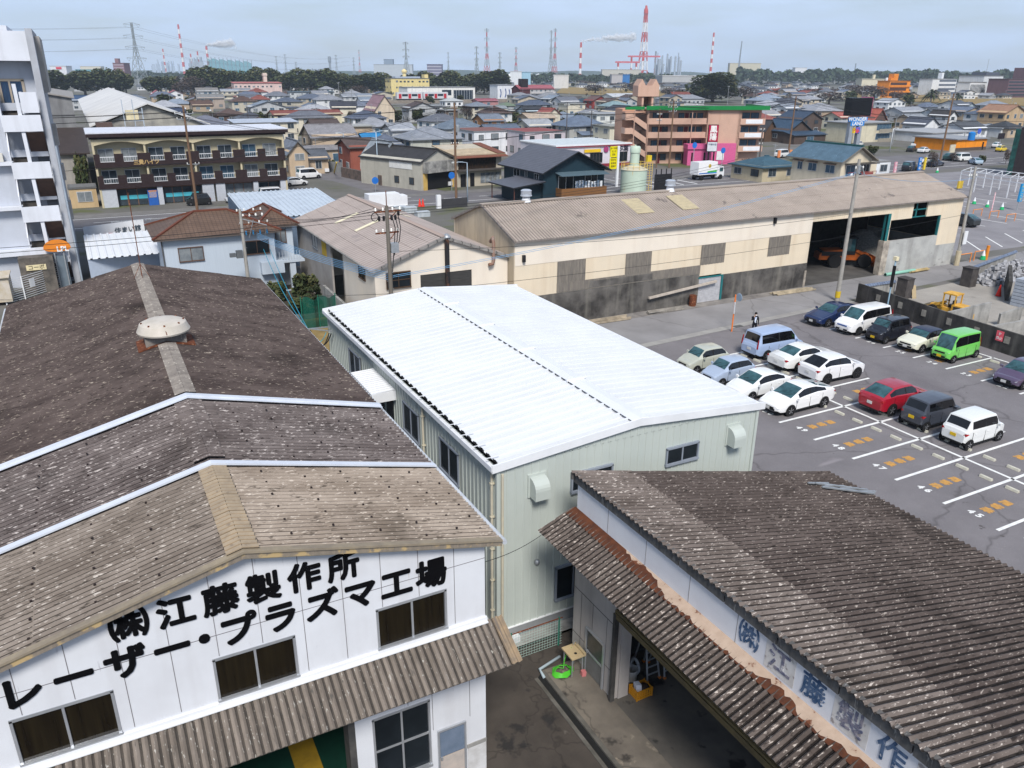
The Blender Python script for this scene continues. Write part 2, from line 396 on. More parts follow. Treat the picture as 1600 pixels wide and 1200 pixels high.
# ================================================================ foreground: laser factory (left)
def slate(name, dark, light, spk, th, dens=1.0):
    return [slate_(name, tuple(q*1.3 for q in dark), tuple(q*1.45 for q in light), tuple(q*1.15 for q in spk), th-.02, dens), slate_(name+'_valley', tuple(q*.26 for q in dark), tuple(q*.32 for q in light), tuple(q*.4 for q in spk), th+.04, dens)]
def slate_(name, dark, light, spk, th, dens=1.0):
    return mk(name, dark, light, rough=.95, scale=1.1, stretch=(.45,1.,1.), detail=9, lo=.36, hi=.66,
              spot=[(tuple(q*.42 for q in dark), .32, .56, (1,1,1), .2), (spk, 17*dens, th, (.32,1.2,1), .08), (tuple(q*.5 for q in dark), 9, .58, (.35,1.6,1), .1)], bump=.35, bscale=45)
M_sl_rear = slate('weathered_slate_dark', (.040,.030,.028), (.072,.056,.051), (.27,.23,.19), .62)
M_sl_mid = slate('weathered_slate_mid', (.068,.055,.052), (.118,.10,.095), (.38,.34,.32), .60)
M_sl_front = slate('weathered_slate_front', (.165,.132,.105), (.24,.20,.165), (.46,.40,.34), .61)
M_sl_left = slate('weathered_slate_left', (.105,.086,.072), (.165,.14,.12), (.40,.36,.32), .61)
M_sl_tan = mk('tan_ridge_cap', (.31,.25,.18), (.24,.195,.145), rough=.9, scale=3, spot=((.2,.16,.12), 6, .6))
M_sl_cap = mk('grey_ridge_cap', (.25,.225,.20), (.16,.142,.13), rough=.95, scale=2.5, spot=((.38,.35,.31), 9, .6))
M_canopy = [mk('canopy_slate', (.25,.212,.18), (.155,.13,.108), rough=.95, scale=1.6, stretch=(2.4,.5,.5), detail=9, spot=[((.42,.4,.36), 10, .62, (2,.6,.6)), ((.10,.09,.08), 4, .62, (3,.6,.6), .1)], bump=.4, bscale=40), None]
M_canopy[1] = mk('canopy_slate_valley', (.10,.085,.072), (.055,.048,.042), rough=.95, scale=1.6, stretch=(2.4,.5,.5), detail=9, spot=[((.05,.045,.04), 3, .56, (3,.7,.7), .12), ((.36,.34,.3), 10, .64, (2,.6,.6))], bump=.4, bscale=40)
M_panel = mk('white_wall_panel', (.64,.655,.69), (.58,.59,.62), rough=.6, scale=.7, spot=[((.5,.46,.38), 1.1, .68, (1,1,1), .12), ((.42,.42,.46), 3, .67, (4,4,.5), .08), ((.40,.30,.2), 2.2, .72, (5,5,.3), .05)], streak=((.45,.44,.45), .4, 1.9))
M_yellow = mk('yellowed_panel_edge', (.62,.46,.20), (.70,.62,.45), rough=.7, scale=1.6, lo=.3, hi=.6)
M_drip = mk('verge_board', (.25,.21,.165), (.17,.145,.12), rough=.95, scale=2, stretch=(5,5,.7), spot=((.42,.31,.16), 2, .55))
M_trim = mk('white_flashing', (.60,.63,.69), (.53,.56,.62), rough=.35, scale=1.5, spot=((.4,.25,.15), 5, .70))
M_grime = mk('grime', (.36,.36,.39), (.5,.5,.53), rough=.9, scale=9, stretch=(4,4,.5))
RX, RZ, SL = 1.6, 8.87, .245
def rz(x): return RZ-SL*abs(x-RX)
fac = thing('factory', 'white gabled factory with big black lettering and a long brown corrugated roof', 'factory', (1.7, 15, 0))
def halfroof(mb, y0, y1, side, dz=0, rows=3):
    pitch = .177 if dz == 0 else .22
    x1 = 7.5 if side > 0 else -4.3
    b = Vector((x1-RX, 0, rz(x1)-RZ))
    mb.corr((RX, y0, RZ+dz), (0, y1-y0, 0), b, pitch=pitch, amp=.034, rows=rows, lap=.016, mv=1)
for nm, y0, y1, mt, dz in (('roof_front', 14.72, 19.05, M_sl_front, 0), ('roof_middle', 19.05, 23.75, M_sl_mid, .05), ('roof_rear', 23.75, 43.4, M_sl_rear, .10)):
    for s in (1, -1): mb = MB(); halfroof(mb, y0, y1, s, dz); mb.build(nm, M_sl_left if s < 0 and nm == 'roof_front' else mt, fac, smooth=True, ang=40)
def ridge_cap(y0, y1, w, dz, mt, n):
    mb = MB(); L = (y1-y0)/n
    for i in range(n):
        a = y0+i*L; b = a+L-.012; k = int((b-a)/.177)
        for s in (-1, 1):
            mb.corr((RX, a, RZ+dz+.035), (0, b-a, 0), (s*w, 0, -SL*w), pitch=.177, amp=.03, mv=1)
    mb.build('ridge_cap', mt, fac, smooth=True, ang=40)
ridge_cap(14.74, 18.9, .33, .03, [M_sl_tan, mk('tan_valley', (.26,.18,.10), (.2,.145,.09), rough=.9, scale=3)], 5)
ridge_cap(19.3, 23.5, .38, .075, M_sl_mid, 5)
ridge_cap(24.0, 43.3, .30, .13, [M_sl_cap, mk('cap_valley', (.12,.108,.095), (.08,.07,.065), rough=.95, scale=2.5)], 22)
for y, wd, dz in ((19.0, .27, .06), (23.75, .43, .12)):       # white flashings across the roof
    mb = MB()
    for s in (-1, 1):
        x1 = 7.53 if s > 0 else -4.33
        p = [(RX, RZ+.03+dz), (x1, rz(x1)+.03+dz)]
        for k in range(3 if wd > .4 else 2):
            a = y-wd/2+k*wd/(3 if wd > .4 else 2); b = a+wd/(3 if wd > .4 else 2); h = (.02, .055, .02)[k] if wd > .4 else (.05,.02)[k]
            mb.extr([(p[0][0],a,p[0][1]),(p[0][0],a,p[0][1]+h),(p[0][0],b,p[0][1]+h),(p[0][0],b,p[0][1])], (p[1][0]-p[0][0], 0, p[1][1]-p[0][1]))
    mb.build('roof_flashing', M_trim, fac)
mb = MB(); random.seed(1)                                    # hook bolts, in rows on the purlins
for (y0, y1, dz) in ((14.9, 18.8, 0), (19.3, 23.5, .05)):
    for x in (-3.6, -2.4, -1.2, 0, 1.28, 1.93, 2.7, 3.7, 4.7, 5.7, 6.6, 7.2):
        n = 6
        for i in range(n):
            y = y0+(i+.5+.25*math.sin(x*3))*(y1-y0)/n; z = rz(x)+dz+.03
            mb.box(x-.022, x+.022, y-.022, y+.022, z, z+.03)
o = mb.build('roof_bolts', plain((.03,.02,.018)), fac); o['kind'] = 'stuff'
mb = MB()                                                    # gable verge board under the roof edge
for s in (-1, 1):
    x1 = 7.5 if s > 0 else -4.3
    mb.extr([(RX,14.7,RZ-.14),(RX,14.7,RZ+.0),(RX,14.78,RZ+.0),(RX,14.78,RZ-.14)], (x1-RX, 0, rz(x1)-RZ))
    mb.extr([(RX,14.66,RZ-.0),(RX,14.66,RZ+.055),(RX,14.82,RZ+.055),(RX,14.82,RZ-.0)], (x1-RX, 0, rz(x1)-RZ), 1)
mb.build('verge_board', [M_drip, mk('verge_roll', (.29,.24,.17), (.21,.175,.135), scale=2.5)], fac)
def hole_wall(mb, x0, x1, z0, z1, y0, y1, holes, m=0):
    """wall in the XZ plane built round rectangular openings"""
    xs = sorted({x0, x1, *[h[0] for h in holes], *[h[1] for h in holes]}); zs = sorted({z0, z1, *[h[2] for h in holes], *[h[3] for h in holes]})
    for i in range(len(xs)-1):
        for j in range(len(zs)-1):
            cx, cz = (xs[i]+xs[i+1])/2, (zs[j]+zs[j+1])/2
            if any(h[0] < cx < h[1] and h[2] < cz < h[3] for h in holes): continue
            mb.box(xs[i], xs[i+1], y0, y1, zs[j], zs[j+1], m)
mb = MB()
WIN = [(-3.03,-1.24,5.17,6.27), (.72,2.44,5.17,6.27), (4.36,6.11,5.17,6.29)]
hole_wall(mb, -3.75, 7.17, 0, 7.25, 15.0, 15.18, WIN+[(-3.4,3.62,0,3.35), (4.07,5.56,.95,3.1), (5.75,6.56,.1,2.0)])
mb.extr([(-3.75,15,7.25),(7.17,15,7.25),(7.17,15,rz(7.17)-.06),(RX,15,RZ-.06),(-3.75,15,rz(-3.75)-.06)], (0,.18,0))
for i in range(12):                                          # panel joints
    x = -3.72+i*.915
    if x > -3.6: mb.box(x-.007, x+.007, 14.994, 15.0, 5.2 if not any(w[0]-.06 < x < w[1]+.06 for w in WIN) else 6.33, min(rz(x)-.1, 9), 1)
for x in (5.0, 5.65, 6.7): mb.box(x-.007, x+.007, 14.994, 15, 3.16 if x < 5.6 else 2.06, 4.9, 1)
mb.box(-3.75, 7.17, 14.995, 15, 6.865, 6.879, 1); mb.box(3.62, 7.17, 14.995, 15, 3.36, 3.374, 1); mb.box(6.62, 7.17, 14.99, 15, .0, 1.02, 3); mb.box(6.6, 7.17, 14.97, 15, 1.0, 1.12, 4)
mb.box(7.0, 7.18, 15.18, 43.2, 0, 7.2); mb.box(-3.76, -3.6, 15.18, 43.2, 0, 7.2); mb.box(-3.6, 7.0, 43.0, 43.2, 0, 7.2)
mb.extr([(-3.75,43,7.2),(7.17,43,7.2),(7.17,43,rz(7.17)-.06),(RX,43,RZ-.06),(-3.75,43,rz(-3.75)-.06)], (0,.2,0))
for s in (-1, 1):                                            # yellowed strip under the verge
    x1 = 7.17 if s > 0 else -3.75
    mb.extr([(RX,14.994,RZ-.10),(RX,15,RZ-.10),(RX,15,RZ-.33),(RX,14.994,RZ-.33)], (x1-RX, 0, rz(x1)-RZ), 2)
mb.build('wall', [M_panel, plain((.18,.17,.18)), M_yellow, mk('worn_dado', (.62,.62,.63), (.45,.44,.43), scale=2, rough=.8), M_conc], fac)
def sash(parent, x0, x1, z0, z1, y, cols=2, rws=1, gm=None, fm=None, name='window', d=.05):
    """aluminium sash in an XZ wall; glass panes are its sub-part"""
    f = MB(); t = .05
    f.box(x0-.02,x1+.02,y-d,y+.06,z1-.04,z1+.03); f.box(x0-.03,x1+.03,y-d-.03,y+.06,z0-.05,z0+.03)
    f.box(x0-.02,x0+.035,y-d,y+.06,z0,z1); f.box(x1-.035,x1+.02,y-d,y+.06,z0,z1)
    for i in range(1, cols): x = x0+(x1-x0)*i/cols; f.box(x-.025,x+.025,y-d*.6,y+.04,z0,z1)
    for j in range(1, rws): z = z0+(z1-z0)*j/rws; f.box(x0,x1,y-d*.5,y+.04,z-.025,z+.025)
    o = f.build(name, fm or M_alu, parent)
    g = MB()
    for i in range(cols):
        a = x0+(x1-x0)*i/cols; b = x0+(x1-x0)*(i+1)/cols
        g.box(a+.02,b-.02,y+.012*(i % 2),y+.02+.012*(i % 2),z0+.02,z1-.02)
    g.build('pane', gm or M_gbrown, o); return o
for wv in WIN: sash(fac, *wv, 15.03)
sash(fac, 4.07, 5.56, .95, 3.1, 15.03, 2, 2, gm=M_glass)
mb = MB(); mb.box(5.75,5.8,14.94,15.1,.1,2.0); mb.box(6.51,6.56,14.94,15.1,.1,2.0); mb.box(5.8,6.51,14.94,15.1,1.94,2.0)
d = mb.build('door', M_alu, fac)
MB().box(5.8,6.51,14.99,15.03,.12,1.0).build('door_panel', mk('door_sheet', (.5,.43,.38), (.4,.36,.33), rough=.5), d)
MB().box(5.8,6.51,14.99,15.03,1.05,1.94).build('door_glass', mk('frosted_glass', (.16,.2,.27), (.12,.16,.22), rough=.3), d)
MB().box(5.83,5.88,14.95,14.99,.95,1.05).build('handle', M_alu, d)
mb = MB(); mb.box(-3.78,7.2,14.93,15,5.0,5.14); mb.box(-3.78,7.2,14.86,15,5.0,5.03); mb.build('canopy_flashing', M_white, fac)
mb = MB(); mb.corr((7.45,14.98,5.0), (-11.3,0,0), (0,-1.14,-.6), pitch=.177, amp=.036, rows=1, mv=1); mb.build('canopy', M_canopy, fac, smooth=True, ang=40)
mb = MB(); mb.corr((7.62,14.98,5.02), (-.3,0,0), (0,-1.16,-.58), pitch=.15, amp=.035); mb.build('canopy_end_sheet', mk('end_sheet', (.3,.22,.14), (.2,.16,.12), scale=4), fac, smooth=True)
mb = MB(); mb.box(-3.8,7.5,13.95,14.03,4.28,4.36); [mb.bar((x,14.98,4.2),(x,13.98,4.3),.06,.08) for x in (-3,-.5,2,4.5,7.0)]; mb.build('canopy_frame', plain((.2,.18,.15)), fac)
mb = MB(); mb.box(3.45,3.62,15.0,15.5,0,3.35); mb.box(-3.4,3.62,15.02,15.5,3.35,3.6); mb.build('door_jamb', mk('jamb_steel', (.09,.085,.08), (.05,.05,.05)), fac)
mb = MB(); mb.poly([(-3.6,15.2,.03),(7,15.2,.03),(7,43,.03),(-3.6,43,.03)]); mb.poly([(2.45,15.2,.036),(3.15,15.2,.036),(3.15,30,.036),(2.45,30,.036)], m=1)
mb.build('floor', [mk('green_floor_paint', (.006,.035,.024), (.005,.026,.018), rough=.5), mk('yellow_floor_paint', (.30,.19,.02), (.22,.14,.018), rough=.5)], fac)
for side, x in ((1, 7.52), (-1, -4.32)):                     # eaves gutters
    mb = MB()
    mb.tube([(x+.06*side, 14.7, rz(7.5)-.06), (x+.06*side, 43.4, rz(7.5)-.06)], .065, 8); mb.build('gutter', mk('grey_gutter', (.55,.58,.62), (.4,.42,.45)), fac)
M_letter = mk('black_lettering_paint', (.004,.004,.005), rough=.9, spec=.05)
for i, ch in enumerate('㈱江藤製作所'):
    lettering(ch, .74, M_letter, fac, (-.70+.875*i, 14.985, 7.68), (1,0,0), (0,0,1), off=.026, ext=.012)
for i, ch in enumerate('レーザー・プラズマ工場'):
    x = [-2.73,-1.82,-.89,-.01,.62,1.30,2.20,3.12,4.0,4.88,5.75][i]
    lettering(ch, .80, M_letter, fac, (x, 14.985, 6.82), (1,0,0), (0,0,1), off=.03, ext=.012)
# rooftop ventilator and aerial: things of their own
vt = thing('roof_ventilator', 'round white mushroom ventilator on a rusty base on the ridge of the brown factory roof', 'roof vent', (RX, 29.9, rz(RX)+.1))
mb = MB()
for s in (-1, 1):
    mb.extr([(RX,29.3,RZ+.14),(RX,30.6,RZ+.14),(RX,30.6,RZ+.18),(RX,29.3,RZ+.18)], (s*.95,0,-SL*.95))
mb.build('base_plate', M_rust, vt)
mb = MB(); mb.box(RX-.68,RX+.68,29.45,30.4,RZ+.02,RZ+.36); mb.build('curb', M_sl_cap, vt)
VP = [(.68,RZ+.36),(.68,RZ+.44),(.88,RZ+.42),(.90,RZ+.48),(.84,RZ+.60),(.78,RZ+.74),(.58,RZ+.83),(.34,RZ+.85),(.01,RZ+.86)]
mb = MB(); mb.lathe(VP, (RX,29.9,0), 40); mb.build('hood', mk('aged_white_hood', (.54,.49,.43), (.45,.41,.35), rough=.5, scale=2), vt, smooth=True, ang=35)
mb = MB()
for k in range(8): t = k*math.pi/4; mb.box(RX+.7*math.cos(t)-.03,RX+.7*math.cos(t)+.03,29.9+.7*math.sin(t)-.03,29.9+.7*math.sin(t)+.03,RZ+.76,RZ+.81)
mb.bar((RX+.03,29.02,RZ+.5),(RX,29.14,RZ+.72),.03,.03); mb.build('rivets', M_rust, vt)
an = thing('tv_aerial', 'rusty television aerial mast standing on the far end of the brown roof ridge', 'aerial', (RX, 40.2, RZ))
mb = MB(); mb.tube([(RX,40.2,RZ+.1),(RX,40.2,RZ+4.0)], .022, 6)
for s in ((-.35,0),(.35,0),(0,-.4)): mb.bar((RX,40.2,RZ+.75),(RX+s[0],40.2+s[1],RZ+.1),.02,.02)
mb.build('mast', M_rust, an)
mb = MB(); z = RZ+2.75; mb.bar((RX-.9,40.2,z),(RX+.8,40.2,z+.05),.02,.02)
for i in range(9): x = RX-.85+i*.2; mb.bar((x,39.95,z),(x,40.45,z),.012,.012)
mb.build('antenna', M_galv, an)
# ================================================================ white metal-clad building
M_rib = mk('pale_ribbed_siding', (.47,.51,.475), (.43,.47,.44), rough=.4, scale=.5, spec=.5)
M_wroof = mk('white_roof_sheet', (.72,.73,.745), (.67,.68,.70), rough=.4, scale=.5, stretch=(.3,2,1), spec=.5, lo=.3, hi=.7, spot=((.60,.61,.62), .8, .66, (.25,3,1), .12))
wb = thing('workshop_building', 'new pale green metal-clad building with a bright white ribbed roof', 'building', (9.81, 19.53, 0))
X0, X1, Y0, Y1, EZ, XR, PZ = 9.81, 20.5, 19.53, 38.7, 6.72, 15.1, 7.18
def fold(mb, o, a, b, pitch, amp, m=0, close=(None, None), cm=1, flank_shade=None):
    o, a, b = Vector(o), Vector(a), Vector(b); n = int(round(a.length/pitch)); an = a.normalized(); p = a.length/n
    nr = a.cross(b).normalized(); nr = nr if nr.z > 0 else -nr
    pr = []
    for i in range(n):
        for t, h in ((0,0),(.30,0),(.40,1),(.60,1),(.70,0)): pr.append((p*(i+t), amp*h))
    pr.append((p*n, 0)); L = len(pr)
    k0 = len(mb.f); mb.mesh([o+an*x+nr*h for x, h in pr]+[o+b+an*x+nr*h for x, h in pr], [(i, i+1, L+i+1, L+i) for i in range(L-1)], m)
    if flank_shade is not None:
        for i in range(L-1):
            if i % 5 in (1, 3): mb.m[k0+i] = flank_shade  # sloped rib faces get a greyer tone that paints in their shading
    for at_, on in ((o, close[0]), (o+b, close[1])):
        if on is None: continue
        for i in range(n):
            q = [at_+an*(p*(i+t))+nr*(amp*h+on*.001) for t, h in ((.30,0),(.40,1),(.60,1),(.70,0))]; mb.poly(q, cm)
            q = [at_+an*(p*(i+t))+nr*h for t, h in ((.72,.004),(.72,amp),(1.28,amp),(1.28,.004))]
    return mb
mb = MB()
fold(mb, (XR,Y0-.08,PZ), (0,Y1-Y0+.16,0), (X0+.02-XR,0,EZ-PZ), .48, .10, 0, (1,1), flank_shade=2)
fold(mb, (XR,Y0-.08,PZ), (0,Y1-Y0+.16,0), (X1-.02-XR,0,EZ-PZ), .48, .10, 0, (1,1), flank_shade=2)
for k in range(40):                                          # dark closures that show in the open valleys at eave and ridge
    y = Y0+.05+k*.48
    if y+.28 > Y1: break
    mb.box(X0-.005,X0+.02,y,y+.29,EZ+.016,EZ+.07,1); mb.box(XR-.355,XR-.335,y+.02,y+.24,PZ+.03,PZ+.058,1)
mb.build('roof', [M_wroof, M_dark, mk('painted_rib_shade', (.54,.56,.585), (.49,.51,.535), rough=.45, scale=.6)], wb)  # greyer flank colour stands in for rib shading on the same white sheet
mb = MB()
mb.extr([(XR-.34,Y0-.1,PZ+.066),(XR,Y0-.1,PZ+.105),(XR+.34,Y0-.1,PZ+.066),(XR+.34,Y0-.1,PZ+.08),(XR,Y0-.1,PZ+.12),(XR-.34,Y0-.1,PZ+.08)], (0,Y1-Y0+.2,0))
for y in (23.5, 27.4, 31.2, 35.2): mb.bar((XR-.42,y,PZ+.12),(XR+.42,y,PZ+.12),.09,.08)
mb.build('ridge_cap', M_wroof, wb)
mb = MB()
mb.box(X0-.26,X0-.02,Y0-.12,Y1+.12,EZ-.16,EZ-.12); mb.box(X0-.27,X0-.25,Y0-.12,Y1+.12,EZ-.16,EZ+.02); mb.box(X1+.0,X1+.24,Y0-.12,Y1+.12,EZ-.16,EZ-.02)
for k in range(20):                                          # gutter straps
    y = Y0+.4+k*.95; mb.box(X0-.26,X0+.25,y-.015,y+.015,EZ+.085,EZ+.10)
for y in (Y0-.14, Y1+.08):
    for xa, za, xb, zb in ((X0-.25,EZ-.02,XR,PZ-.0), (XR,PZ,X1+.25,EZ-.02)):
        mb.extr([(xa,y,za-.17),(xa,y,za+.10),(xa,y+.06,za+.10),(xa,y+.06,za-.17)], (xb-xa,0,zb-za))
mb.build('eaves_trim', M_white, wb)
M_stuc = plain((.26,.27,.28), rough=.9)
mb = MB()
def ribbed(mb, o, a, h, pitch=.30, amp=.025, m=0):
    mb.corr(o, a, (0,0,-h), pitch=pitch, amp=amp, m=m, shape='rib')
ribbed(mb, (X1,Y0,EZ-.1), (X0-X1,0,0), EZ-.55); ribbed(mb, (X0,Y0,EZ-.1), (0,Y1-Y0,0), EZ-.55)
ribbed(mb, (X0,Y1,EZ-.1), (X1-X0,0,0), EZ-.55); ribbed(mb, (X1,Y1,EZ-.1), (0,Y0-Y1,0), EZ-.55)
for y in (Y0, Y1):
    n = 36
    for i in range(n):                                       # gable triangles, ribbed by rib
        a = X0+(X1-X0)*i/n; b = X0+(X1-X0)*(i+1)/n
        za, zb = [EZ+(PZ-EZ)*(1-abs(q-XR)/(5.4))-.04 for q in (a, b)]
        s = -1 if y == Y0 else 1
        for t0, t1, h0, h1 in ((0,.74,0,0),(.74,.8,0,1),(.8,.94,1,1),(.94,1,1,0)):
            q0, q1 = a+(b-a)*t0, a+(b-a)*t1
            mb.poly([(q0,y+s*.025*h0,EZ-.1),(q1,y+s*.025*h1,EZ-.1),(q1,y+s*.025*h1,zb),(q0,y+s*.025*h0,za)])
for x, y in ((X0,Y0),(X1,Y0),(X0,Y1),(X1,Y1)): mb.box(x-.06,x+.06,y-.05,y+.05,.45,EZ-.1)
mb.build('wall', M_rib, wb)
mb = MB(); mb.box(X0-.03,X1+.03,Y0-.03,Y1+.03,0,.45); mb.box(X0-.06,X1+.06,Y0-.06,Y1+.06,.44,.47,1); mb.build('plinth', [M_stuc, M_white], wb)
sash(wb, 12.5, 14.1, 5.12, 5.78, Y0-.05, 2, 1, gm=M_glass, fm=plain((.26,.29,.34))); sash(wb, 16.38, 17.78, 5.2, 5.82, Y0-.05, 2, 1, gm=M_glass, fm=plain((.26,.29,.34))); sash(wb, 12.0, 13.4, 1.0, 2.3, Y0-.05, 2, 1, gm=M_glass, fm=plain((.26,.29,.34)))
def sash_x(parent, y0, y1, z0, z1, x, cols=2, gm=None, fm=None, rws=1, name='window', face=-1):
    f = MB(); s = face
    f.box(x,x+s*.06,y0-.02,y1+.02,z1-.03,z1+.03); f.box(x,x+s*.09,y0-.03,y1+.03,z0-.05,z0+.02); f.box(x,x+s*.06,y0-.02,y0+.035,z0,z1); f.box(x,x+s*.06,y1-.035,y1+.02,z0,z1)
    for i in range(1, cols): y = y0+(y1-y0)*i/cols; f.box(x,x+s*.05,y-.025,y+.025,z0,z1)
    for j in range(1, rws): z = z0+(z1-z0)*j/rws; f.box(x,x+s*.05,y0,y1,z-.025,z+.025)
    o = f.build(name, fm or M_alu, parent)
    MB().box(x-s*.02,x+s*.02,y0+.02,y1-.02,z0+.02,z1-.02).build('pane', gm or M_glass, o); return o
for a, b in ((22.42,24.05),(26.15,27.8),(33.45,35.1)): sash_x(wb, a, b, 4.6, 5.8, X0-.04, fm=plain((.22,.25,.30)))
mb = MB(); mb.box(X0-1.05,X0-.02,28.72,31.6,5.5,5.9); mb.corr((X0-.02,28.76,5.93),(0,2.8,0),(-1.0,0,-.03),pitch=.22,amp=.02,shape='rib',m=1); mb.build('entrance_canopy', [M_white, M_wroof], wb)
mb = MB(); mb.box(X0-.06,X0-.02,29.1,29.9,.5,5.3); mb.box(X0-.06,X0-.02,30.3,31.2,3.2,5.3); mb.build('doorway', M_black, wb)
mb = MB()
for y in (19.75, 25.6):
    mb.tube([(X0-.1,y,EZ-.16),(X0-.1,y,.2)], .045, 8)
    for z in (1.2,2.4,3.6,4.8,6.0): mb.box(X0-.16,X0-.02,y-.06,y+.06,z-.02,z+.02)
mb.tube([(X0+.12,Y0-.1,EZ-.3),(X0+.12,Y0-.1,.2)], .045, 8)
mb.build('downpipe', mk('beige_downpipe', (.55,.5,.38), (.45,.42,.34)), wb)
for x, z in ((11.2,5.35),(19.4,5.4)):                        # rounded extractor hoods on the gable wall
    mb = MB(); pr = [(0,.0)]+[(-.42*math.cos(math.radians(t)), .32+.42*math.sin(math.radians(t))*.9) for t in range(0,91,15)]
    mb.extr([(x-.27,Y0-.03+p[0],z+p[1]) for p in [(0,0),(-.42,0),*pr[1:]]], (.54,0,0)); mb.box(x-.33,x+.33,Y0-.06,Y0,z-.04,z+.78); mb.build('vent_hood', M_rib, wb)
mb = MB(); mb.lathe([(.1,-.02),(.1,-.08),(.06,-.13),(.01,-.14)], (11.25,Y0,2.78), 14, axis='y'); mb.build('round_vent', M_galv, wb, smooth=True)
# service bracket with power cables at the back corner
mb = MB(); mb.bar((9.7,38.5,5.9),(8.6,38.3,6.0),.06,.06); mb.bar((9.7,37.7,5.9),(8.8,38.3,5.98),.05,.05); mb.bar((8.55,38.0,6.0),(8.65,38.7,6.0),.06,.06)
mb.build('service_bracket', M_galv, wb)
# ================================================================ right-hand workshop with slate lean-to roof
rb = thing('slate_workshop', 'workshop with a steep dark brown slate roof and a white fascia of faded blue characters', 'workshop', (11.71, 12, 0))
M_sl_r = slate('weathered_slate_brown', (.044,.034,.030), (.074,.059,.053), (.30,.26,.23), .61)
M_sl_r2 = slate('weathered_slate_edge', (.075,.06,.052), (.135,.112,.10), (.44,.39,.35), .60)
RS = (6.78-4.0)/(23.05-11.5)
def rrz(x): return 6.78-RS*(x-11.5)
mb = MB(); mb.corr((13.6,3.0,rrz(13.6)+.02), (0,14.98,0), (9.45,0,-RS*9.45), pitch=.2, amp=.038, rows=6, lap=.022, mv=1); mb.build('roof', M_sl_r, rb, smooth=True, ang=40)
mb = MB(); mb.corr((11.5,3.0,rrz(11.5)+.045), (0,14.98,0), (2.25,0,-RS*2.25), pitch=.2, amp=.038, rows=1, lap=.022, mv=1); mb.build('roof_edge_sheets', M_sl_r2, rb, smooth=True, ang=40)
M_fas = mk('stained_verge', (.13,.125,.12), (.07,.068,.066), rough=.95, scale=2, stretch=(1,4,.5), spot=((.25,.24,.23), 4, .6, (1,4,.5)))
mb = MB()
for k in range(9): a = 3.0+k*1.665; mb.box(11.60,11.68,a,a+1.63,6.47,6.76)
mb.box(11.57,11.70,3.0,17.98,6.71,6.78)
mb.extr([(11.5,17.92,rrz(11.5)-.2),(11.5,17.92,rrz(11.5)+.02),(11.5,17.99,rrz(11.5)+.02),(11.5,17.99,rrz(11.5)-.2)], (11.5,0,-RS*11.5))
mb.build('verge_board', M_fas, rb)
mb = MB(); mb.box(11.69,11.87,3.2,17.85,5.35,6.45)
for y in (16.2, 14.4, 12.6, 10.9): mb.box(11.682,11.69,y-.008,y+.008,5.6,6.45,1)
mb.build('fascia', [mk('fascia_panel', (.70,.71,.74), (.62,.62,.65), scale=.6, rough=.6, spot=((.45,.42,.40), 1.2, .64, (1,1,1), .1)), plain((.3,.29,.29))], rb)
M_blue = mk('faded_blue_lettering', (.035,.075,.15), (.11,.16,.25), rough=.7, scale=5, lo=.4, hi=.7, spot=((.5,.5,.53), 7, .62))
M_fade = mk('flaking_lettering', (.10,.11,.17), (.26,.24,.27), rough=.8, scale=7, lo=.4, hi=.6, spot=((.55,.53,.53), 6, .57))
for i, ch in enumerate('㈱江藤製作所'):
    lettering(ch, .66, M_fade if i in (1, 3, 5) else M_blue, rb, (11.68, 10.5-.945*i, 6.03), (0,-1,0), (0,0,1), off=.01, ext=.006)
M_patch = mk('dirty_letter_panel', (.62,.60,.58), (.5,.47,.44), rough=.8, scale=2.5, spot=((.3,.27,.26), 5, .58))
mb = MB()
for i in (1, 3, 5): y = 10.5-.945*i; mb.box(11.684,11.69,y-.43,y+.43,5.66,6.42)
mb.build('letter_panel', M_patch, rb)
mb = MB()                                                    # rusted flashing with flaking pink paint
random.seed(7); mf = MB(); w_ = .1
for k in range(150):
    a = 17.95-k*.1; b = a-.1; mb.extr([(11.36,a,5.42),(11.36,a,5.44),(11.69,a,5.59),(11.69,a,5.57)], (0,b-a,0))
    w0 = w_; w_ = min(.30, max(0 if k > 25 else -.2, w_+random.uniform(-.09,.09)+(.02 if k > 25 else -.03)))
    if k > 22: mf.poly([(11.692,a,5.598),(11.692,b,5.598),(11.692-max(.01,w_),b,5.598-.452*max(.01,w_)),(11.692-max(.01,w0),a,5.598-.452*max(.01,w0))])
mb.build('rusty_flashing', mk('flashing_rust', (.12,.042,.02), (.065,.026,.016), rough=.9, scale=4), rb); mf.build('flaking_paint', mk('pinkish_cream_paint', (.46,.35,.27), (.38,.28,.21), rough=.85, scale=3, spot=((.14,.05,.025), 3, .60)), rb)
mb = MB(); mb.corr((11.66,18.0,5.53), (0,-15,0), (-1.24,0,-.50), pitch=.177, amp=.038, rows=2, lap=.015, mv=1); mb.build('canopy', slate('canopy_slate_brown', (.052,.041,.036), (.088,.072,.063), (.40,.35,.31), .60), rb, smooth=True, ang=40)
mb = MB()
M_bwall = mk('greyed_wall_panel', (.50,.46,.43), (.42,.385,.36), rough=.8, scale=.9, streak=((.25,.22,.2), .5, 2))
def hole_wall_x(mb, y0, y1, z0, z1, x0, x1, holes, m=0):
    ys = sorted({y0, y1, *[h[0] for h in holes], *[h[1] for h in holes]}); zs = sorted({z0, z1, *[h[2] for h in holes], *[h[3] for h in holes]})
    for i in range(len(ys)-1):
        for j in range(len(zs)-1):
            cx, cz = (ys[i]+ys[i+1])/2, (zs[j]+zs[j+1])/2
            if any(h[0] < cx < h[1] and h[2] < cz < h[3] for h in holes): continue
            mb.box(x0, x1, ys[i], ys[i+1], zs[j], zs[j+1], m)
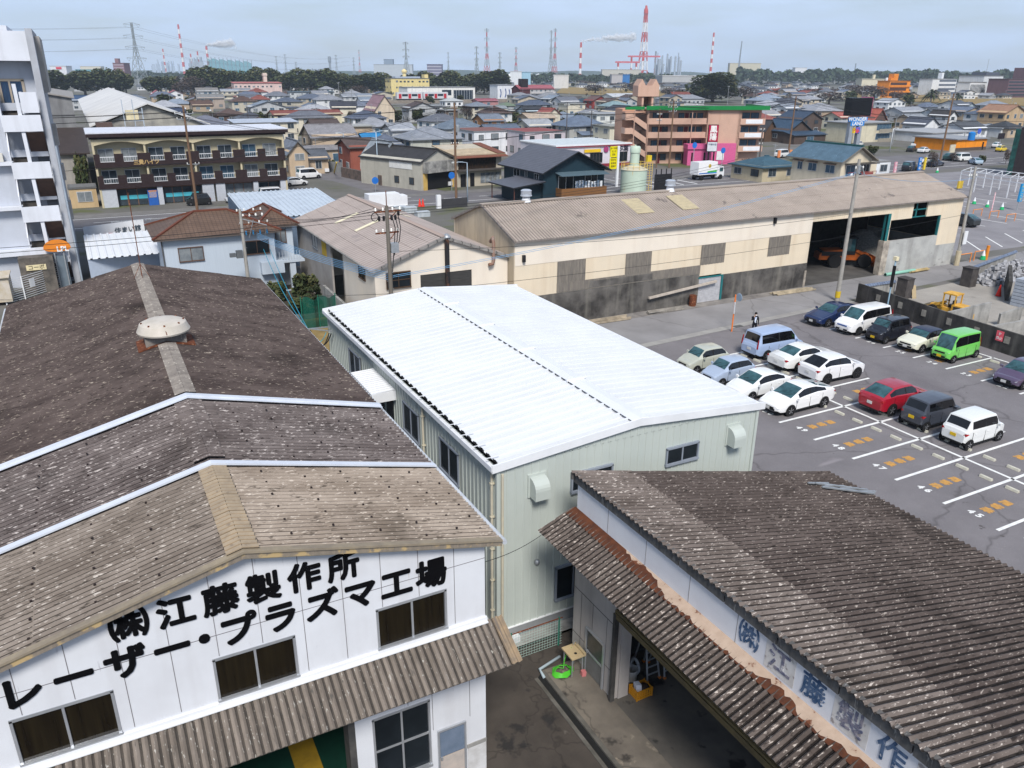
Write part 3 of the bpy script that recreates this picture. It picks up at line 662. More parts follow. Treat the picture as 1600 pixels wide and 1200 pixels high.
hole_wall_x(mb, 3.2, 17.85, 0, 5.35, 11.71, 11.89, [(3.2,15.5,0,3.3), (16.02,17.02,.06,1.72)])
mb.box(11.89,23,17.67,17.85,0,3.9); mb.box(22.8,22.98,3.2,17.67,0,3.9); mb.box(11.89,23,3.2,3.4,0,5.35)
mb.extr([(11.89,17.67,3.9),(22.98,17.67,3.9),(22.98,17.67,rrz(22.98)-.1),(11.89,17.67,rrz(11.89)-.1)], (0,.18,0))
mb.box(11.89,12.25,15.44,15.55,0,3.3)
mb.box(11.70,11.71,15.5,17.85,2.74,2.76,1); mb.box(11.70,11.71,15.5,17.85,1.02,1.04,1)
for y in (15.98, 16.75, 17.4): mb.box(11.703,11.71,y-.008,y+.008,1.8 if 16 < y < 17.05 else 0,2.75,1)
mb.build('wall', [M_bwall, plain((.16,.15,.14))], rb)
mb = MB(); mb.box(11.60,11.72,3.2,15.5,3.16,3.34); mb.box(11.62,11.70,3.2,15.5,3.36,3.44); mb.build('lintel', mk('brown_lintel', (.16,.12,.055), (.11,.085,.045), rough=.7), rb)
mb = MB(); mb.bar((11.66,15.48,0),(11.66,15.48,3.3),.14,.12); mb.build('jamb_post', mk('dark_post', (.05,.047,.045), (.08,.075,.07)), rb)
mb = MB(); mb.box(11.65,11.71,16.0,16.07,.04,1.74); mb.box(11.65,11.71,16.97,17.04,.04,1.74); mb.box(11.65,11.71,16.07,16.97,1.68,1.74); mb.box(11.66,11.71,16.07,16.97,.84,.9)
d = mb.build('door', M_alu, rb)
MB().box(11.69,11.72,16.07,16.97,.06,.84).build('door_panel', mk('dull_door_sheet', (.2,.2,.19), (.16,.155,.15)), d)
MB().box(11.69,11.72,16.07,16.97,.9,1.68).build('door_glass', mk('dusty_glass', (.06,.065,.06), (.09,.09,.085), rough=.25), d)
MB().box(11.63,11.69,16.86,16.92,.82,.92).build('handle', M_alu, d)
MB().poly([(11.75,3.4,.05),(22.8,3.4,.05),(22.8,17.6,.05),(11.75,17.6,.05)]).build('floor', mk('workshop_floor', (.15,.135,.115), (.08,.075,.07), rough=.85, scale=.6, detail=8, spot=((.03,.03,.03), .9, .58)), rb)
sheet('concrete_pad', [(10.5,-2),(11.75,-2),(11.75,17.6),(10.42,17.6)], .045, M_pad)
mb = MB(); mb.box(10.36,10.50,-2,17.55,0,.07); mb.box(10.04,10.16,-2,17.4,0,.03); mb.build('kerb', mk('stained_kerb', (.14,.13,.115), (.08,.075,.065), rough=.95, scale=2, detail=8, bump=.2))['kind'] = 'structure'
sheet('drain_channel', [(10.16,-2),(10.36,-2),(10.36,17.55),(10.16,17.4)], .007, mk('wet_drain', (.02,.02,.02), rough=.25))
rk = thing('roof_bracket', 'pale galvanised rack lying on the top corner of the dark slate roof', 'rack', (22.2, 16.6, rrz(22.2)))
mb = MB()
for y in (16.75, 17.05): mb.bar((20.95,y-.2,rrz(20.95)+.13),(23.0,y-1.4+.6,rrz(23)+.13),.07,.05)
mb.build('rail', M_galv, rk); mb = MB()
for k in range(4): x = 21.1+k*.55; mb.bar((x-.45,16.78-k*.24+.12,rrz(x-.45)+.11),(x+.55,16.74-k*.24+.12,rrz(x+.55)+.11),.07,.05)
mb.build('rung', M_galv, rk)
# ================================================================ yard things
M_green = plain((.02,.16,.11)); M_hose = mk('green_hose', (.07,.42,.03), rough=.35)
fn = thing('mesh_fence', 'low green mesh fence beside the pale green metal building', 'fence', (10.8, 18.45, 0))
mb = MB()
for x in (9.75, 11.55): mb.tube([(x,18.45,0),(x,18.45,1.15)], .03, 8)
mb.build('post', M_green, fn)
mb = MB(); mb.tube([(9.75,18.45,1.1),(11.68,18.45,1.1)], .022, 6); mb.build('top_rail', M_rust, fn)
mb = MB()
for i in range(20): x = 9.72+i*.1; mb.bar((x,18.45,.05),(x,18.45,1.1),.006,.006)
for k in range(11): mb.bar((9.72,18.45,.05+k*.105),(11.68,18.45,.05+k*.105),.006,.006)
mb.build('mesh', mk('pale_green_mesh', (.42,.58,.52)), fn)
one('meter_box', MB().box(9.9,10.5,19.2,19.45,.0,.22), M_white, 'small white box on the ground behind the mesh fence', 'box')
sk = thing('wash_basin', 'cream wash basin on metal legs beside the grey workshop door', 'wash basin', (11.35, 17.2, .045))
mb = MB(); x0,x1,y0,y1 = 11.08,11.6,16.85,17.5
mb.extr([(x0,y0,.74),(x1,y0,.74),(x1,y1,.74),(x0,y1,.74)], (0,0,.05)); mb.box(x1-.08,x1,y0,y1,.79,.86)
vs = []; n = 20
mb.lathe([(.22,.795),(.23,.80),(.20,.793),(.12,.792),(.01,.7915)], (11.30,17.17,0), 24)
mb.build('basin', mk('cream_plastic', (.52,.40,.23), (.46,.36,.21), rough=.35), sk)
MB().lathe([(.05,.80),(.035,.801),(.01,.802)], (11.33,17.05,0), 12).build('drain', M_black, sk)
for x in (11.14,11.52):
    for y in (16.92,17.42): MB().tube([(x,y,.045),(x,y,.74)], .02, 6).build('leg', M_galv, sk)
MB().tube([(11.56,17.35,.8),(11.56,17.35,1.0),(11.42,17.3,1.02),(11.4,17.29,.95)], .016, 6).build('tap', M_galv, sk)
pts = []
for i in range(150):
    t = i/12.*2*math.pi/1.; r = .42-.10*((i*7) % 12)/12 - .012*(i/12); pts.append((10.98+r*math.cos(i*.52)*1.0, 17.25+r*math.sin(i*.52)*.8, .06+.0006*i))
pts += [(11.05,17.3,.12),(11.12,17.38,.3),(11.22,17.4,.6),(11.36,17.34,.8)]
one('garden_hose', MB().tube(pts, .016, 6), M_hose, 'bright green garden hose coiled on the concrete below the cream basin', 'hose', smooth=True)
one('drain_pipe', MB().tube([(11.25,17.85,.1),(10.35,17.62,.1),(10.33,17.35,.08),(10.34,17.28,.03)], .05, 10), mk('grey_pipe', (.35,.42,.46)), 'grey plastic drain pipe running from the basin to the gutter', 'pipe', smooth=True)
one('pink_cloth', MB().extr([(11.42,16.75,.05),(11.55,16.72,.05),(11.58,16.86,.05),(11.44,16.9,.05)], (.01,0,.16)), plain((.6,.2,.2)), 'pink rag on the concrete below the basin', 'rag')
one('blue_bucket', MB().lathe([(.11,.05),(.14,.32),(.12,.32),(.10,.08)], (11.62,17.66,0), 14), plain((.12,.3,.33)), 'teal bucket on the ground behind the cream basin', 'bucket')
def crate(mb, x, y, z, wd, dp, h):
    for k in range(4): zz = z+.02+k*h/4; mb.box(x-wd/2,x+wd/2,y-dp/2,y-dp/2+.02,zz,zz+h/4-.025); mb.box(x-wd/2,x+wd/2,y+dp/2-.02,y+dp/2,zz,zz+h/4-.025); mb.box(x-wd/2,x-wd/2+.02,y-dp/2,y+dp/2,zz,zz+h/4-.025); mb.box(x+wd/2-.02,x+wd/2,y-dp/2,y+dp/2,zz,zz+h/4-.025)
    for sx in (-1,1):
        for sy in (-1,1): mb.box(x+sx*wd/2-.02,x+sx*wd/2+.02,y+sy*dp/2-.02,y+sy*dp/2+.02,z,z+h)
    for k in range(6): mb.box(x-wd/2+k*wd/6,x-wd/2+k*wd/6+.03,y-dp/2-.005,y-dp/2+.01,z,z+h)
    mb.box(x-wd/2,x+wd/2,y-dp/2,y+dp/2,z,z+.02); return mb
one('plastic_crate', crate(MB(), 12.62, 15.28, .055, .56, .4, .34), plain((.65,.28,.02), rough=.4), 'yellow orange plastic crate standing inside the workshop doorway', 'crate')
one('paper_bag', MB().extr([(12.42,15.2,.1),(12.58,15.15,.1),(12.6,15.35,.1),(12.44,15.38,.1)], (-.02,.03,.42)), plain((.7,.72,.8)), 'white bag poking out of the orange crate', 'bag')
one('dark_rags', MB().lathe([(.17,.1),(.19,.3),(.12,.38),(.02,.4)], (12.73,15.26,0), 9), plain((.05,.035,.03)), 'dark bottles filling the orange crate', 'bottles')
def paint_can(x, y, r, h, col, label):
    b = thing('pail', label, 'pail', (x,y,.055)); MB().lathe([(r*.85,.0),(r,h),(r*.93,h),(r*.8,.03)], (0,0,0), 18).build('bucket', plain(col), b, world=False, smooth=True, ang=40)
    MB().tube([(r*math.cos(t),0,h+.12*math.sin(t)) for t in [math.pi*i/8 for i in range(9)]], .008, 5).build('handle', M_galv, b, world=False)
paint_can(12.75,15.95,.2,.42,(.6,.6,.6),'white pail with a blue band inside the workshop doorway'); 
one('vacuum_hose', MB().tube([(12.75+.27*math.cos(t),15.98+.1*math.sin(t*2),.5+.3*math.sin(t)) for t in [i*.3 for i in range(22)]], .05, 7), mk('grey_hose', (.35,.37,.4)), 'grey ribbed hose looped over the white pail in the doorway', 'hose', smooth=True)
for i, (x, y, col, lab) in enumerate(((13.35,16.0,(.45,.47,.5),'aluminium step ladder leaning in the workshop doorway, left of the other ladder'),(13.95,15.9,(.5,.5,.52),'aluminium step ladder with orange feet in the workshop doorway, farthest right'))):
    l = thing('step_ladder', lab, 'ladder', (x,y,.055)); mb = MB(); mf = MB()
    for s in (-1,1):
        for k in (-1,1): mb.bar((x+s*.24,y+k*.42,.06),(x+s*.15,y+k*.05,1.75),.05,.035); mf.box(x+s*.24-.04,x+s*.24+.04,y+k*.42-.04,y+k*.42+.04,.055,.12)
    mb.build('rail', M_alu, l); mf.build('foot', plain((.6,.2,.04)), l); mb = MB()
    for q in range(1,7): t = q/7; mb.bar((x-.24+.09*t,y-.42+.37*t,.06+1.69*t),(x+.24-.09*t,y-.42+.37*t,.06+1.69*t),.05,.02)
    mb.build('tread', M_alu, l)
one('blue_jerry_can', MB().extr([(13.55,15.75,.8),(13.82,15.75,.8),(13.82,15.75,1.18),(13.7,15.75,1.24),(13.55,15.75,1.18)], (0,.16,0)), plain((.05,.32,.5)), 'light blue plastic can hanging between the ladders', 'can')
one('storage_shelf', MB().box(12.4,14.6,16.9,17.5,.055,.1).box(12.4,14.6,16.9,17.5,.9,.94).box(12.4,14.6,16.9,17.5,1.7,1.74).box(12.4,12.44,16.9,17.5,.05,2).box(14.56,14.6,16.9,17.5,.05,2).box(12.6,13.0,17,17.4,.94,1.3).box(13.3,13.9,17,17.4,.94,1.25).box(12.7,13.4,17,17.4,1.74,2.1), plain((.09,.1,.11)), 'dark steel shelf of stored goods at the back of the workshop', 'shelf')
# ================================================================ cars
M_tyre = mk('tyre', (.012,.012,.013), rough=.9); M_rim = mk('alloy_rim', (.5,.5,.52), (.4,.4,.42), rough=.3, metal=.7); M_rimd = mk('dark_rim', (.06,.06,.065), rough=.35, metal=.5)
M_cglass = mk('car_glass', (.015,.045,.05), (.05,.13,.15), rough=.04, scale=1.6, spec=.7); M_cdark = mk('dark_car_glass', (.004,.004,.005), rough=.05, spec=.6)
M_lamp = mk('headlamp', (.62,.66,.7), (.3,.33,.36), rough=.12, scale=9, spec=.7); M_tail = mk('tail_lamp', (.38,.015,.02), (.2,.008,.01), rough=.15, scale=8)
M_plw = plain((.7,.7,.68), rough=.4); M_ply = plain((.75,.5,.02), rough=.4); M_trimb = mk('black_trim', (.014,.014,.015), rough=.6)
def lerp(a, b, t): return a+(b-a)*t
def curve(pts, s):
    if s <= pts[0][0]: return pts[0][1]
    for (a, u), (b, v) in zip(pts, pts[1:]):
        if s <= b: return lerp(u, v, (s-a)/(b-a))
    return pts[-1][1]
_wheels = {}
def wheel_mesh(r, wd, rim):
    k = (r, wd, rim.name)
    if k not in _wheels:
        t = MB().lathe([(r*.62,-wd/2),(r*.93,-wd/2),(r,-wd*.33),(r,wd*.33),(r*.93,wd/2),(r*.62,wd/2)], n=22, axis='y').build('tyre', M_tyre, None, smooth=True, ang=30)
        q = MB().lathe([(r*.64,-wd*.44),(r*.58,-wd*.36),(r*.2,-wd*.3),(r*.16,-wd*.40),(.01,-wd*.42)], n=22, axis='y')
        for i in range(5):
            a = i*2*math.pi/5+.3; c, s = math.cos(a), math.sin(a); q.bar((r*.1*c,-wd*.42,r*.1*s),(r*.6*c,-wd*.42,r*.6*s),.03,r*.22,up=(0,1,0)); 
        q = q.build('rim', rim, None, smooth=True, ang=30)
        _wheels[k] = (t.data, q.data); bpy.data.objects.remove(t); bpy.data.objects.remove(q)
    return _wheels[k]
CARS = {  # L, W, H, hood edge, cowl height, cowl s, roof front, roof rear, tail s, deck height, belt front, belt rear, roof width, wheel r, axle front, axle rear
 'kei':   (3.40,1.475,1.50,.78,.98,.78,1.35,2.75,3.28,.98,.92,1.00,.76,.27,.62,2.98),
 'hatch': (3.99,1.69,1.45,.74,.95,.86,1.75,2.85,3.85,1.02,.88,1.02,.74,.30,.78,3.30),
 'hybrid':(4.57,1.76,1.47,.70,.95,.98,2.00,3.00,4.42,1.05,.88,1.06,.74,.32,.93,3.63),
 'sedan': (4.90,1.80,1.47,.76,.96,1.35,2.25,3.35,4.15,1.06,.93,1.02,.73,.33,.92,3.77),
 'suv':   (4.33,1.77,1.60,.88,1.06,1.05,1.85,3.25,4.15,1.12,1.00,1.14,.76,.35,.86,3.47),
 'wagon': (4.40,1.695,1.90,.86,1.06,.62,1.38,4.05,4.30,1.08,1.00,1.06,.84,.32,.72,3.50),
 'minivan':(4.70,1.695,1.87,.92,1.10,.75,1.60,4.30,4.58,1.12,1.02,1.12,.83,.32,.90,3.78),
 'tall':  (3.395,1.475,1.66,.94,1.08,.62,1.05,2.98,3.28,1.05,.98,1.05,.86,.28,.55,3.02),
 'mini':  (3.70,1.685,1.41,.80,.94,1.10,1.65,2.95,3.55,.98,.88,.98,.82,.31,.75,3.23),
 'cab':   (3.395,1.475,1.88,.90,1.08,.30,.80,3.18,3.33,1.05,.98,1.05,.88,.27,.55,3.00),
}
def car(kind, col, label, x, y, head, group='cars in the parking lot', roofcol=None, yplate=False, rim=None, dark_rear=False, stripe=None, simple=False, cat='car', z=.012, ccol=None):
    L, W, H, hf, hr, cw, rf, rr, tl, dk, bf, br, rw, wr_, af, ar = CARS[kind]
    hw = W/2
    paint_ = mk('car_paint', col, rough=.28, coat=.7, spec=.5) if col not in _pc else _pc[col]; _pc[col] = paint_
    root = thing('car', label, cat, (x,y,z), head, group)
    mid = lerp(rf, rr, .42)
    top = [(0,hf-.24),(.05,hf-.10),(.2,hf-.02),(.45,hf),(cw,hr),(rf,H-.035),(lerp(rf,rr,.25),H-.005),(lerp(rf,rr,.6),H-.005),(rr,H-.05),(tl,dk),(L-.06,dk-.05 if tl > L-.4 else dk-.02),(L,dk-.22)]
    belt = [(0,hf-.26),(.2,hf-.08),(cw,bf),(rr,br),(tl,dk-.03),(L,dk-.24)]
    wid = [(0,.70),(.06,.83),(.22,.93),(.6,1.0),(L-.7,1.0),(L-.25,.97),(L-.06,.92),(L,.82)]
    grn = [(0,.80),(cw,.86),(rf,rw),(rr,rw*.97),(tl,.84 if tl < L-.5 else .86),(L,.74)]
    zb = [(0,.32),(.25,.20),(L-.3,.22),(L,.36)]
    ss = sorted({0,.05,.12,.22,.4,cw*.55+.2,cw,cw+.07,lerp(cw,rf,.55),rf-.05,rf,lerp(rf,rr,.2),mid-.05,mid+.05,lerp(mid,rr,.55),rr-.04,rr,rr+.04,lerp(rr,tl,.4),lerp(rr,tl,.5),tl-.05,tl,L-.2 if tl < L-.3 else tl+.01,L-.06,L})
    sides = []
    for s in ss:
        h = hw*curve(wid, s); zt = curve(top, s); zbl = min(curve(belt, s), zt-.03); b = curve(zb, s); g = min(hw*curve(grn, s), h*.97)
        A = (h*.985, zbl); B = (g, zt-.04); q = lambda t: (lerp(A[0],B[0],t), lerp(A[1],B[1],t))
        zm = lerp(b, zbl, .55)
        half = [(0,b),(h*.84,b),(h*.97,b+.09),(h,zm),(h*.995,lerp(zm,zbl,.7)),A,q(.12),q(.88),B,(g*.9,zt-.012),(g*.5,zt+.006),(0,zt+.012)]
        sides.append(half)
    N = len(sides[0]); rows = []
    for s, hf_ in zip(ss, sides):
        xx = L/2-s; rows.append([(xx,p[0],p[1]) for p in hf_]+[(xx,-p[0],p[1]) for p in hf_[-2:0:-1]])
    body = MB(); gf = MB(); gr = MB(); gs = {}
    K = len(rows[0]); sa, sb = lerp(cw,rf,.55)-.001, lerp(rr,tl,.5)+.001
    ga, gb = cw+.069, rf-.049; ra, rb_ = rr+.039, tl-.049
    if tl-rr < .4: sb = rr-.039
    for i in range(len(ss)-1):
        s0, s1 = ss[i], ss[i+1]
        for j in range(K):
            j2 = (j+1) % K; f = [rows[i][j], rows[i][j2], rows[i+1][j2], rows[i+1][j]]
            jj = j if j < N-1 else K-1-j
            tgt = body; mm = 0
            if jj >= 9 and s0 >= ga-1e-6 and s1 <= gb+1e-6: tgt = gf
            elif jj >= 9 and s0 >= ra-1e-6 and s1 <= rb_+1e-6: tgt = gr
            elif jj == 6 and s0 >= sa and s1 <= sb and not (s0 >= mid-.051 and s1 <= mid+.051):
                key = (j < N-1, s1 <= mid); tgt = gs.setdefault(key, MB())
            elif jj == 6 and s0 >= sa and s1 <= sb: mm = 1
            elif jj >= 8 and roofcol is not None and s0 >= rf-.06 and s1 <= rr+.05: mm = 2
            elif jj in (6,7,8) and roofcol is not None and cw < s0 < tl: mm = 1
            elif jj <= 1: mm = 1
            elif ccol is not None and jj <= 4: mm = 3
            tgt.poly(f, mm)
    body.poly(rows[0][::-1], 0); body.poly(rows[-1], 0)
    for s in (af, ar):                                       # wheel arches
        for sd in (-1, 1): body.lathe([(wr_*1.16,-.02),(wr_*1.16,.0),(.01,.0)] if sd < 0 else [(.01,0),(wr_*1.16,0),(wr_*1.16,.02)], (L/2-s, sd*(hw+.004), wr_), 22, 1, axis='y')
    for sd in (-1, 1): body.box(L/2-ar+wr_, L/2-af-wr_, sd*(hw*.975)-.012, sd*(hw*.975)+.012, .2, .30, 1)
    body.box(L/2-.05, L/2+.012, -hw*.6, hw*.6, .34, .48, 1); body.box(-L/2-.012, -L/2+.05, -hw*.7, hw*.7, .3, .40, 1)
    for sd in (-1, 1):
        for s in (af+.42, mid, min(ar-.1, mid+1.0)): body.box(L/2-s-.009, L/2-s+.009, sd*hw*.97, sd*(hw+.004), .32, curve(belt, s)-.1, 1)
    mats = [paint_, M_trimb, plain(roofcol, rough=.3) if roofcol is not None else paint_, plain(ccol, rough=.4) if ccol else paint_]
    body.build('body', mats, root, world=False, smooth=True, ang=32)
    gf.build('windscreen', M_cglass, root, world=False, smooth=True)
    gr.build('rear_window', M_cdark if dark_rear else M_cglass, root, world=False, smooth=True)
    for k in gs: gs[k].build('side_window', M_cdark, root, world=False, smooth=True)
    tm, rm = wheel_mesh(wr_, .2, rim or M_rim)
    for s in (af, ar):
        for sd in (-1, 1):
            w_ = bpy.data.objects.new('wheel', tm); COL.objects.link(w_); w_.parent = root; w_.location = (L/2-s, sd*(hw-.075), wr_); w_.rotation_euler = (0,0,0 if sd < 0 else math.pi)
            q = bpy.data.objects.new('rim', rm); COL.objects.link(q); q.parent = w_
    if simple: return root
    h1 = hw*curve(wid, .12)
    for sd in (-1, 1):
        zz = hf-.17
        MB().extr([(L/2-.04,sd*h1*.50,zz-.05),(L/2-.05,sd*h1*.97,zz-.03),(L/2-.42,sd*hw*.955,zz+.11),(L/2-.17,sd*h1*.62,zz+.09)], (.02,sd*.012,.016)).build('headlight', M_lamp, root, world=False)
        zt = dk-.25
        MB().extr([(-L/2+.02,sd*hw*.62,zt),(-L/2+.045,sd*hw*.93,zt),(-L/2+.22,sd*hw*.985,zt+.09),(-L/2+.05,sd*hw*.86,zt+.14)] if kind not in ('wagon','minivan','cab') else [(-L/2+.02,sd*hw*.80,zt),(-L/2+.05,sd*hw*.94,zt),(-L/2+.12,sd*hw*.90,zt+.62),(-L/2+.12,sd*hw*.80,zt+.62)], (-.02,sd*.012,0)).build('tail_light', M_tail, root, world=False)
        MB().extr([(L/2-cw-.28,sd*(hw+.0),bf+.0),(L/2-cw-.28,sd*(hw+.19),bf+.02),(L/2-cw-.30,sd*(hw+.19),bf+.15),(L/2-cw-.30,sd*(hw+.02),bf+.13)], (-.09,0,0)).build('mirror', paint_, root, world=False)
        mb = MB()
        for s in (mid-.22, min(mid+.75, rr)): mb.box(L/2-s-.08,L/2-s+.08,sd*(hw+.002),sd*(hw+.022),.80,.83)
        mb.build('door_handle', paint_, root, world=False)
    for sx, z0 in ((L/2+.005,.36),(-L/2-.01, .62 if kind not in ('sedan','hybrid') else .60)):
        MB().box(sx-.012,sx+.012,-.165,.165,z0,z0+.165).build('number_plate', M_ply if yplate else M_plw, root, world=False)
    MB().box(L/2-.03,L/2+.006,-hw*.5,hw*.5,hf-.26,hf-.16).build('grille', M_trimb if stripe is None else plain(stripe), root, world=False)
    wp = MB(); [wp.bar((L/2-cw-.05,sy,curve(top,cw+.05)+.015),(L/2-cw-.35,sy+.45,curve(top,cw+.35)+.015),.02,.015) for sy in (-.5,.05)]; wp.build('wiper', M_trimb, root, world=False)
    return root
_pc = {}
PI = math.pi
WHT = (.78,.78,.78); 
car('hybrid', WHT, 'white sloping-roofed hatchback nearest the white building, nose to the aisle', 34.4, 29.92, PI+.02)
car('hatch', (.76,.77,.77), 'white compact hatchback between the white sloping-roofed car and the pale blue car', 33.85, 32.45, PI)
car('kei', (.36,.43,.55), 'pale blue kei hatchback parked between the silver green and white hatchbacks', 33.75, 34.95, PI)
car('kei', (.44,.45,.38), 'silver green kei hatchback at the road end of the row', 33.85, 37.45, PI)
car('suv', (.77,.77,.78), 'white crossover with dark wheels beside the white saloon, seen from behind', 40.1, 32.42, -.02, rim=M_rimd, dark_rear=True)
car('sedan', (.78,.78,.77), 'white saloon parked between the blue van and the white crossover', 40.2, 34.9, 0)
car('wagon', (.33,.42,.60), 'pale blue van with tall red tail lights beside the standing man', 40.1, 37.55, 0, dark_rear=True)
car('suv', (.33,.008,.022), 'crimson red crossover parked tail to the wheel stops', 39.5, 27.3, 0)
car('tall', (.045,.05,.065), 'dark grey kei wagon with a yellow plate beside the red crossover', 39.35, 24.85, 0, yplate=True, dark_rear=True)
car('tall', (.75,.76,.75), 'white boxy kei wagon with a yellow plate beside the dark grey one', 39.3, 22.35, 0, yplate=True, dark_rear=True)
car('sedan', (.008,.02,.075), 'dark blue saloon by the tall concrete pole at the wall end', 49.9, 41.05, PI+.03)
car('minivan', (.78,.78,.78), 'white minivan with a blue grille parked against the dark wall', 50.2, 38.5, PI+.03, stripe=(.05,.12,.35), rim=M_rimd)
car('tall', (.012,.013,.02), 'black boxy kei car with a yellow plate against the dark wall', 50.0, 36.1, PI+.03, yplate=True)
car('mini', (.70,.69,.56), 'cream small hatchback with a dark blue roof against the dark wall', 50.5, 33.7, PI+.03, roofcol=(.03,.04,.075))
car('cab', (.16,.55,.10), 'bright green kei van against the dark wall', 50.6, 31.25, PI+.02, yplate=True)
car('hatch', (.085,.06,.11), 'dark purple hatchback alone near the right edge of the lot', 50.1, 26.3, PI+.02)
car('hatch', (.42,.46,.52), 'silver hatchback cut off by the right edge of the photo', 36.0, 14.9, PI)
# ================================================================ standing man
def person(label, x, y, head, h=1.72):
    root = thing('person', label, 'person', (x,y,.012), head)
    V = [(0,0,.93),(0,0,1.12),(0,0,1.36),(0,.01,1.47),(.02,.01,1.56),(.03,.01,1.66), (0,.10,.88),(.01,.12,.48),(-.02,.12,.07),(.13,.13,.04), (0,-.10,.88),(.02,-.11,.48),(0,-.12,.07),(.15,-.13,.04),
         (0,.19,1.40),(.0,.25,1.12),(.08,.24,.87),(.10,.235,.79), (0,-.19,1.40),(.12,-.27,1.17),(.16,-.12,1.46),(.14,-.09,1.55)]
    E_ = [(0,1),(1,2),(2,3),(3,4),(4,5),(0,6),(6,7),(7,8),(8,9),(0,10),(10,11),(11,12),(12,13),(2,14),(14,15),(15,16),(16,17),(2,18),(18,19),(19,20),(20,21)]
    Rr = [(.15,.12),(.14,.11),(.17,.12),(.06,.06),(.075,.095),(.085,.10),(.09,.10),(.065,.07),(.05,.05),(.045,.035),(.09,.10),(.065,.07),(.05,.05),(.045,.035),(.07,.07),(.05,.05),(.038,.038),(.035,.03),(.07,.07),(.05,.05),(.038,.038),(.035,.03)]
    me = bpy.data.meshes.new('figure'); me.from_pydata(V, E_, []); o = bpy.data.objects.new('figure', me); COL.objects.link(o)
    sk_ = o.modifiers.new('Skin', 'SKIN')
    for v, r in zip(me.skin_vertices[0].data, Rr): v.radius = r
    me.skin_vertices[0].data[0].use_root = True
    ss_ = o.modifiers.new('Sub', 'SUBSURF'); ss_.levels = 2; ss_.render_levels = 2
    bm = bpy.data.meshes.new_from_object(o.evaluated_get(bpy.context.evaluated_depsgraph_get())); bpy.data.objects.remove(o)
    suit = mk('dark_suit', (.010,.011,.016), rough=.85); skin = mk('skin', (.5,.3,.21), rough=.55); shirt = mk('pale_shirt', (.6,.66,.78), rough=.8)
    for q in (suit, skin, shirt): bm.materials.append(q)
    for p in bm.polygons:
        c = p.center
        if c.z > 1.50 and (abs(c.y) < .13): p.material_index = 1
        elif (c.y > .18 and c.z < .84) or (c.z > 1.45 and c.y < -.05 and c.x > .1): p.material_index = 1
        elif c.x > .075 and abs(c.y) < .055 and 1.0 < c.z < 1.5: p.material_index = 2
        p.use_smooth = True
    b = bpy.data.objects.new('body', bm); COL.objects.link(b); b.parent = root
    MB().lathe([(.09,1.62),(.105,1.66),(.10,1.72),(.06,1.765),(.01,1.775)], (.0,.01,0), 14).build('hair', mk('black_hair', (.012,.01,.009), rough=.7), root, world=False, smooth=True)
    mb = MB()
    for s in (-1,1): mb.lathe([(.012,0),(.008,.008),(.001,.012)], (.112,.01+s*.035,1.645), 8, axis='x')
    mb.build('eyes', M_black, root, world=False)
    MB().extr([(.112,-.045,1.54),(.118,.06,1.54),(.118,.06,1.60),(.112,-.045,1.60)], (.012,0,0)).build('face_mask', plain((.8,.8,.8)), root, world=False)
    MB().box(.085,.10,-.02,.02,1.05,1.44).build('necktie', plain((.08,.16,.4)), root, world=False)
    mb = MB()
    for s, bx in ((1,.08),(-1,.0)):
        pass
    for k in range(5):
        f = [(0,0,0),(.03,.0,.045+.006*(2-abs(k-2))),(.045,0,.06+.01*(2-abs(k-2)))] if k < 4 else [(0,0,0),(-.01,-.035,.03)]
        mb.tube([(.14+.012*(k-1.5)+p[0]*.4,-.085+p[1],1.55+p[2]) for p in f], .010, 6)
        mb.tube([(.10+.016*(k-1.5)+p[1]*.3,.235+p[0]*.2,.79-p[2]) for p in f], .010, 6)
    mb.build('fingers', skin, root, world=False, smooth=True)
    return root
_p = at(1177, 524); person('man in a dark suit and blue tie standing beside the pale blue van', _p.x, _p.y, R(-118))
# ================================================================ lot wall, mirror, poles, yard
M_dwall = mk('blackened_concrete', (.075,.07,.066), (.03,.029,.028), rough=.95, scale=.9, streak=((.2,.19,.17), .7, 1.3), bump=.2)
wl = thing('lot_wall', 'long blackened concrete wall along the back of the parked cars', 'wall', (55, 36, 0))
WP = [(56.25,44.2),(54.75,33.5),(54.25,27),(53.6,12)]
mb = MB()
for (a, b) in zip(WP, WP[1:]):
    d = Vector((b[0]-a[0], b[1]-a[1], 0)); n = Vector((-d.y, d.x, 0)).normalized()*.16
    if n.x < 0: n = -n
    mb.extr([(a[0],a[1],0),(a[0]+n.x,a[1]+n.y,0),(a[0]+n.x,a[1]+n.y,1.62),(a[0],a[1],1.62)], d)
wlb = mb.build('wall_face', M_dwall, wl)
mb = MB()
for k in range(12):
    t = (k+.5)/12; y = 43-t*28; x = curve([(12,53.6),(27,54.25),(33.5,54.75),(44.2,56.25)], y); mb.box(x-.03,x,y-.2,y+.2,.75,1.25)
mb.build('repair_patch', mk('pale_patch', (.3,.28,.24), (.2,.19,.17), scale=5), wl)
tag(MB().box(54.44,54.47,30.45,30.95,.8,1.5).build('notice', plain((.8,.12,.16)), None), 'small red and white notice fixed to the dark wall behind the green van', 'notice')
_n = bpy.data.objects['notice']; lettering('P', .3, plain((.8,.8,.8)), _n, (54.435,30.7,1.27), (0,-1,0),(0,0,1)); lettering('禁止', .22, plain((.8,.8,.8)), _n, (54.435,30.7,.98), (0,-1,0),(0,0,1))
cm = thing('traffic_mirror', 'round traffic mirror on an orange post at the lot entrance', 'traffic mirror', (41.05,42.6,0))
MB().tube([(41.05,42.6,0),(41.05,42.6,2.85)], .05, 8).build('post', mk('orange_paint', (.75,.19,.03), rough=.5), cm)
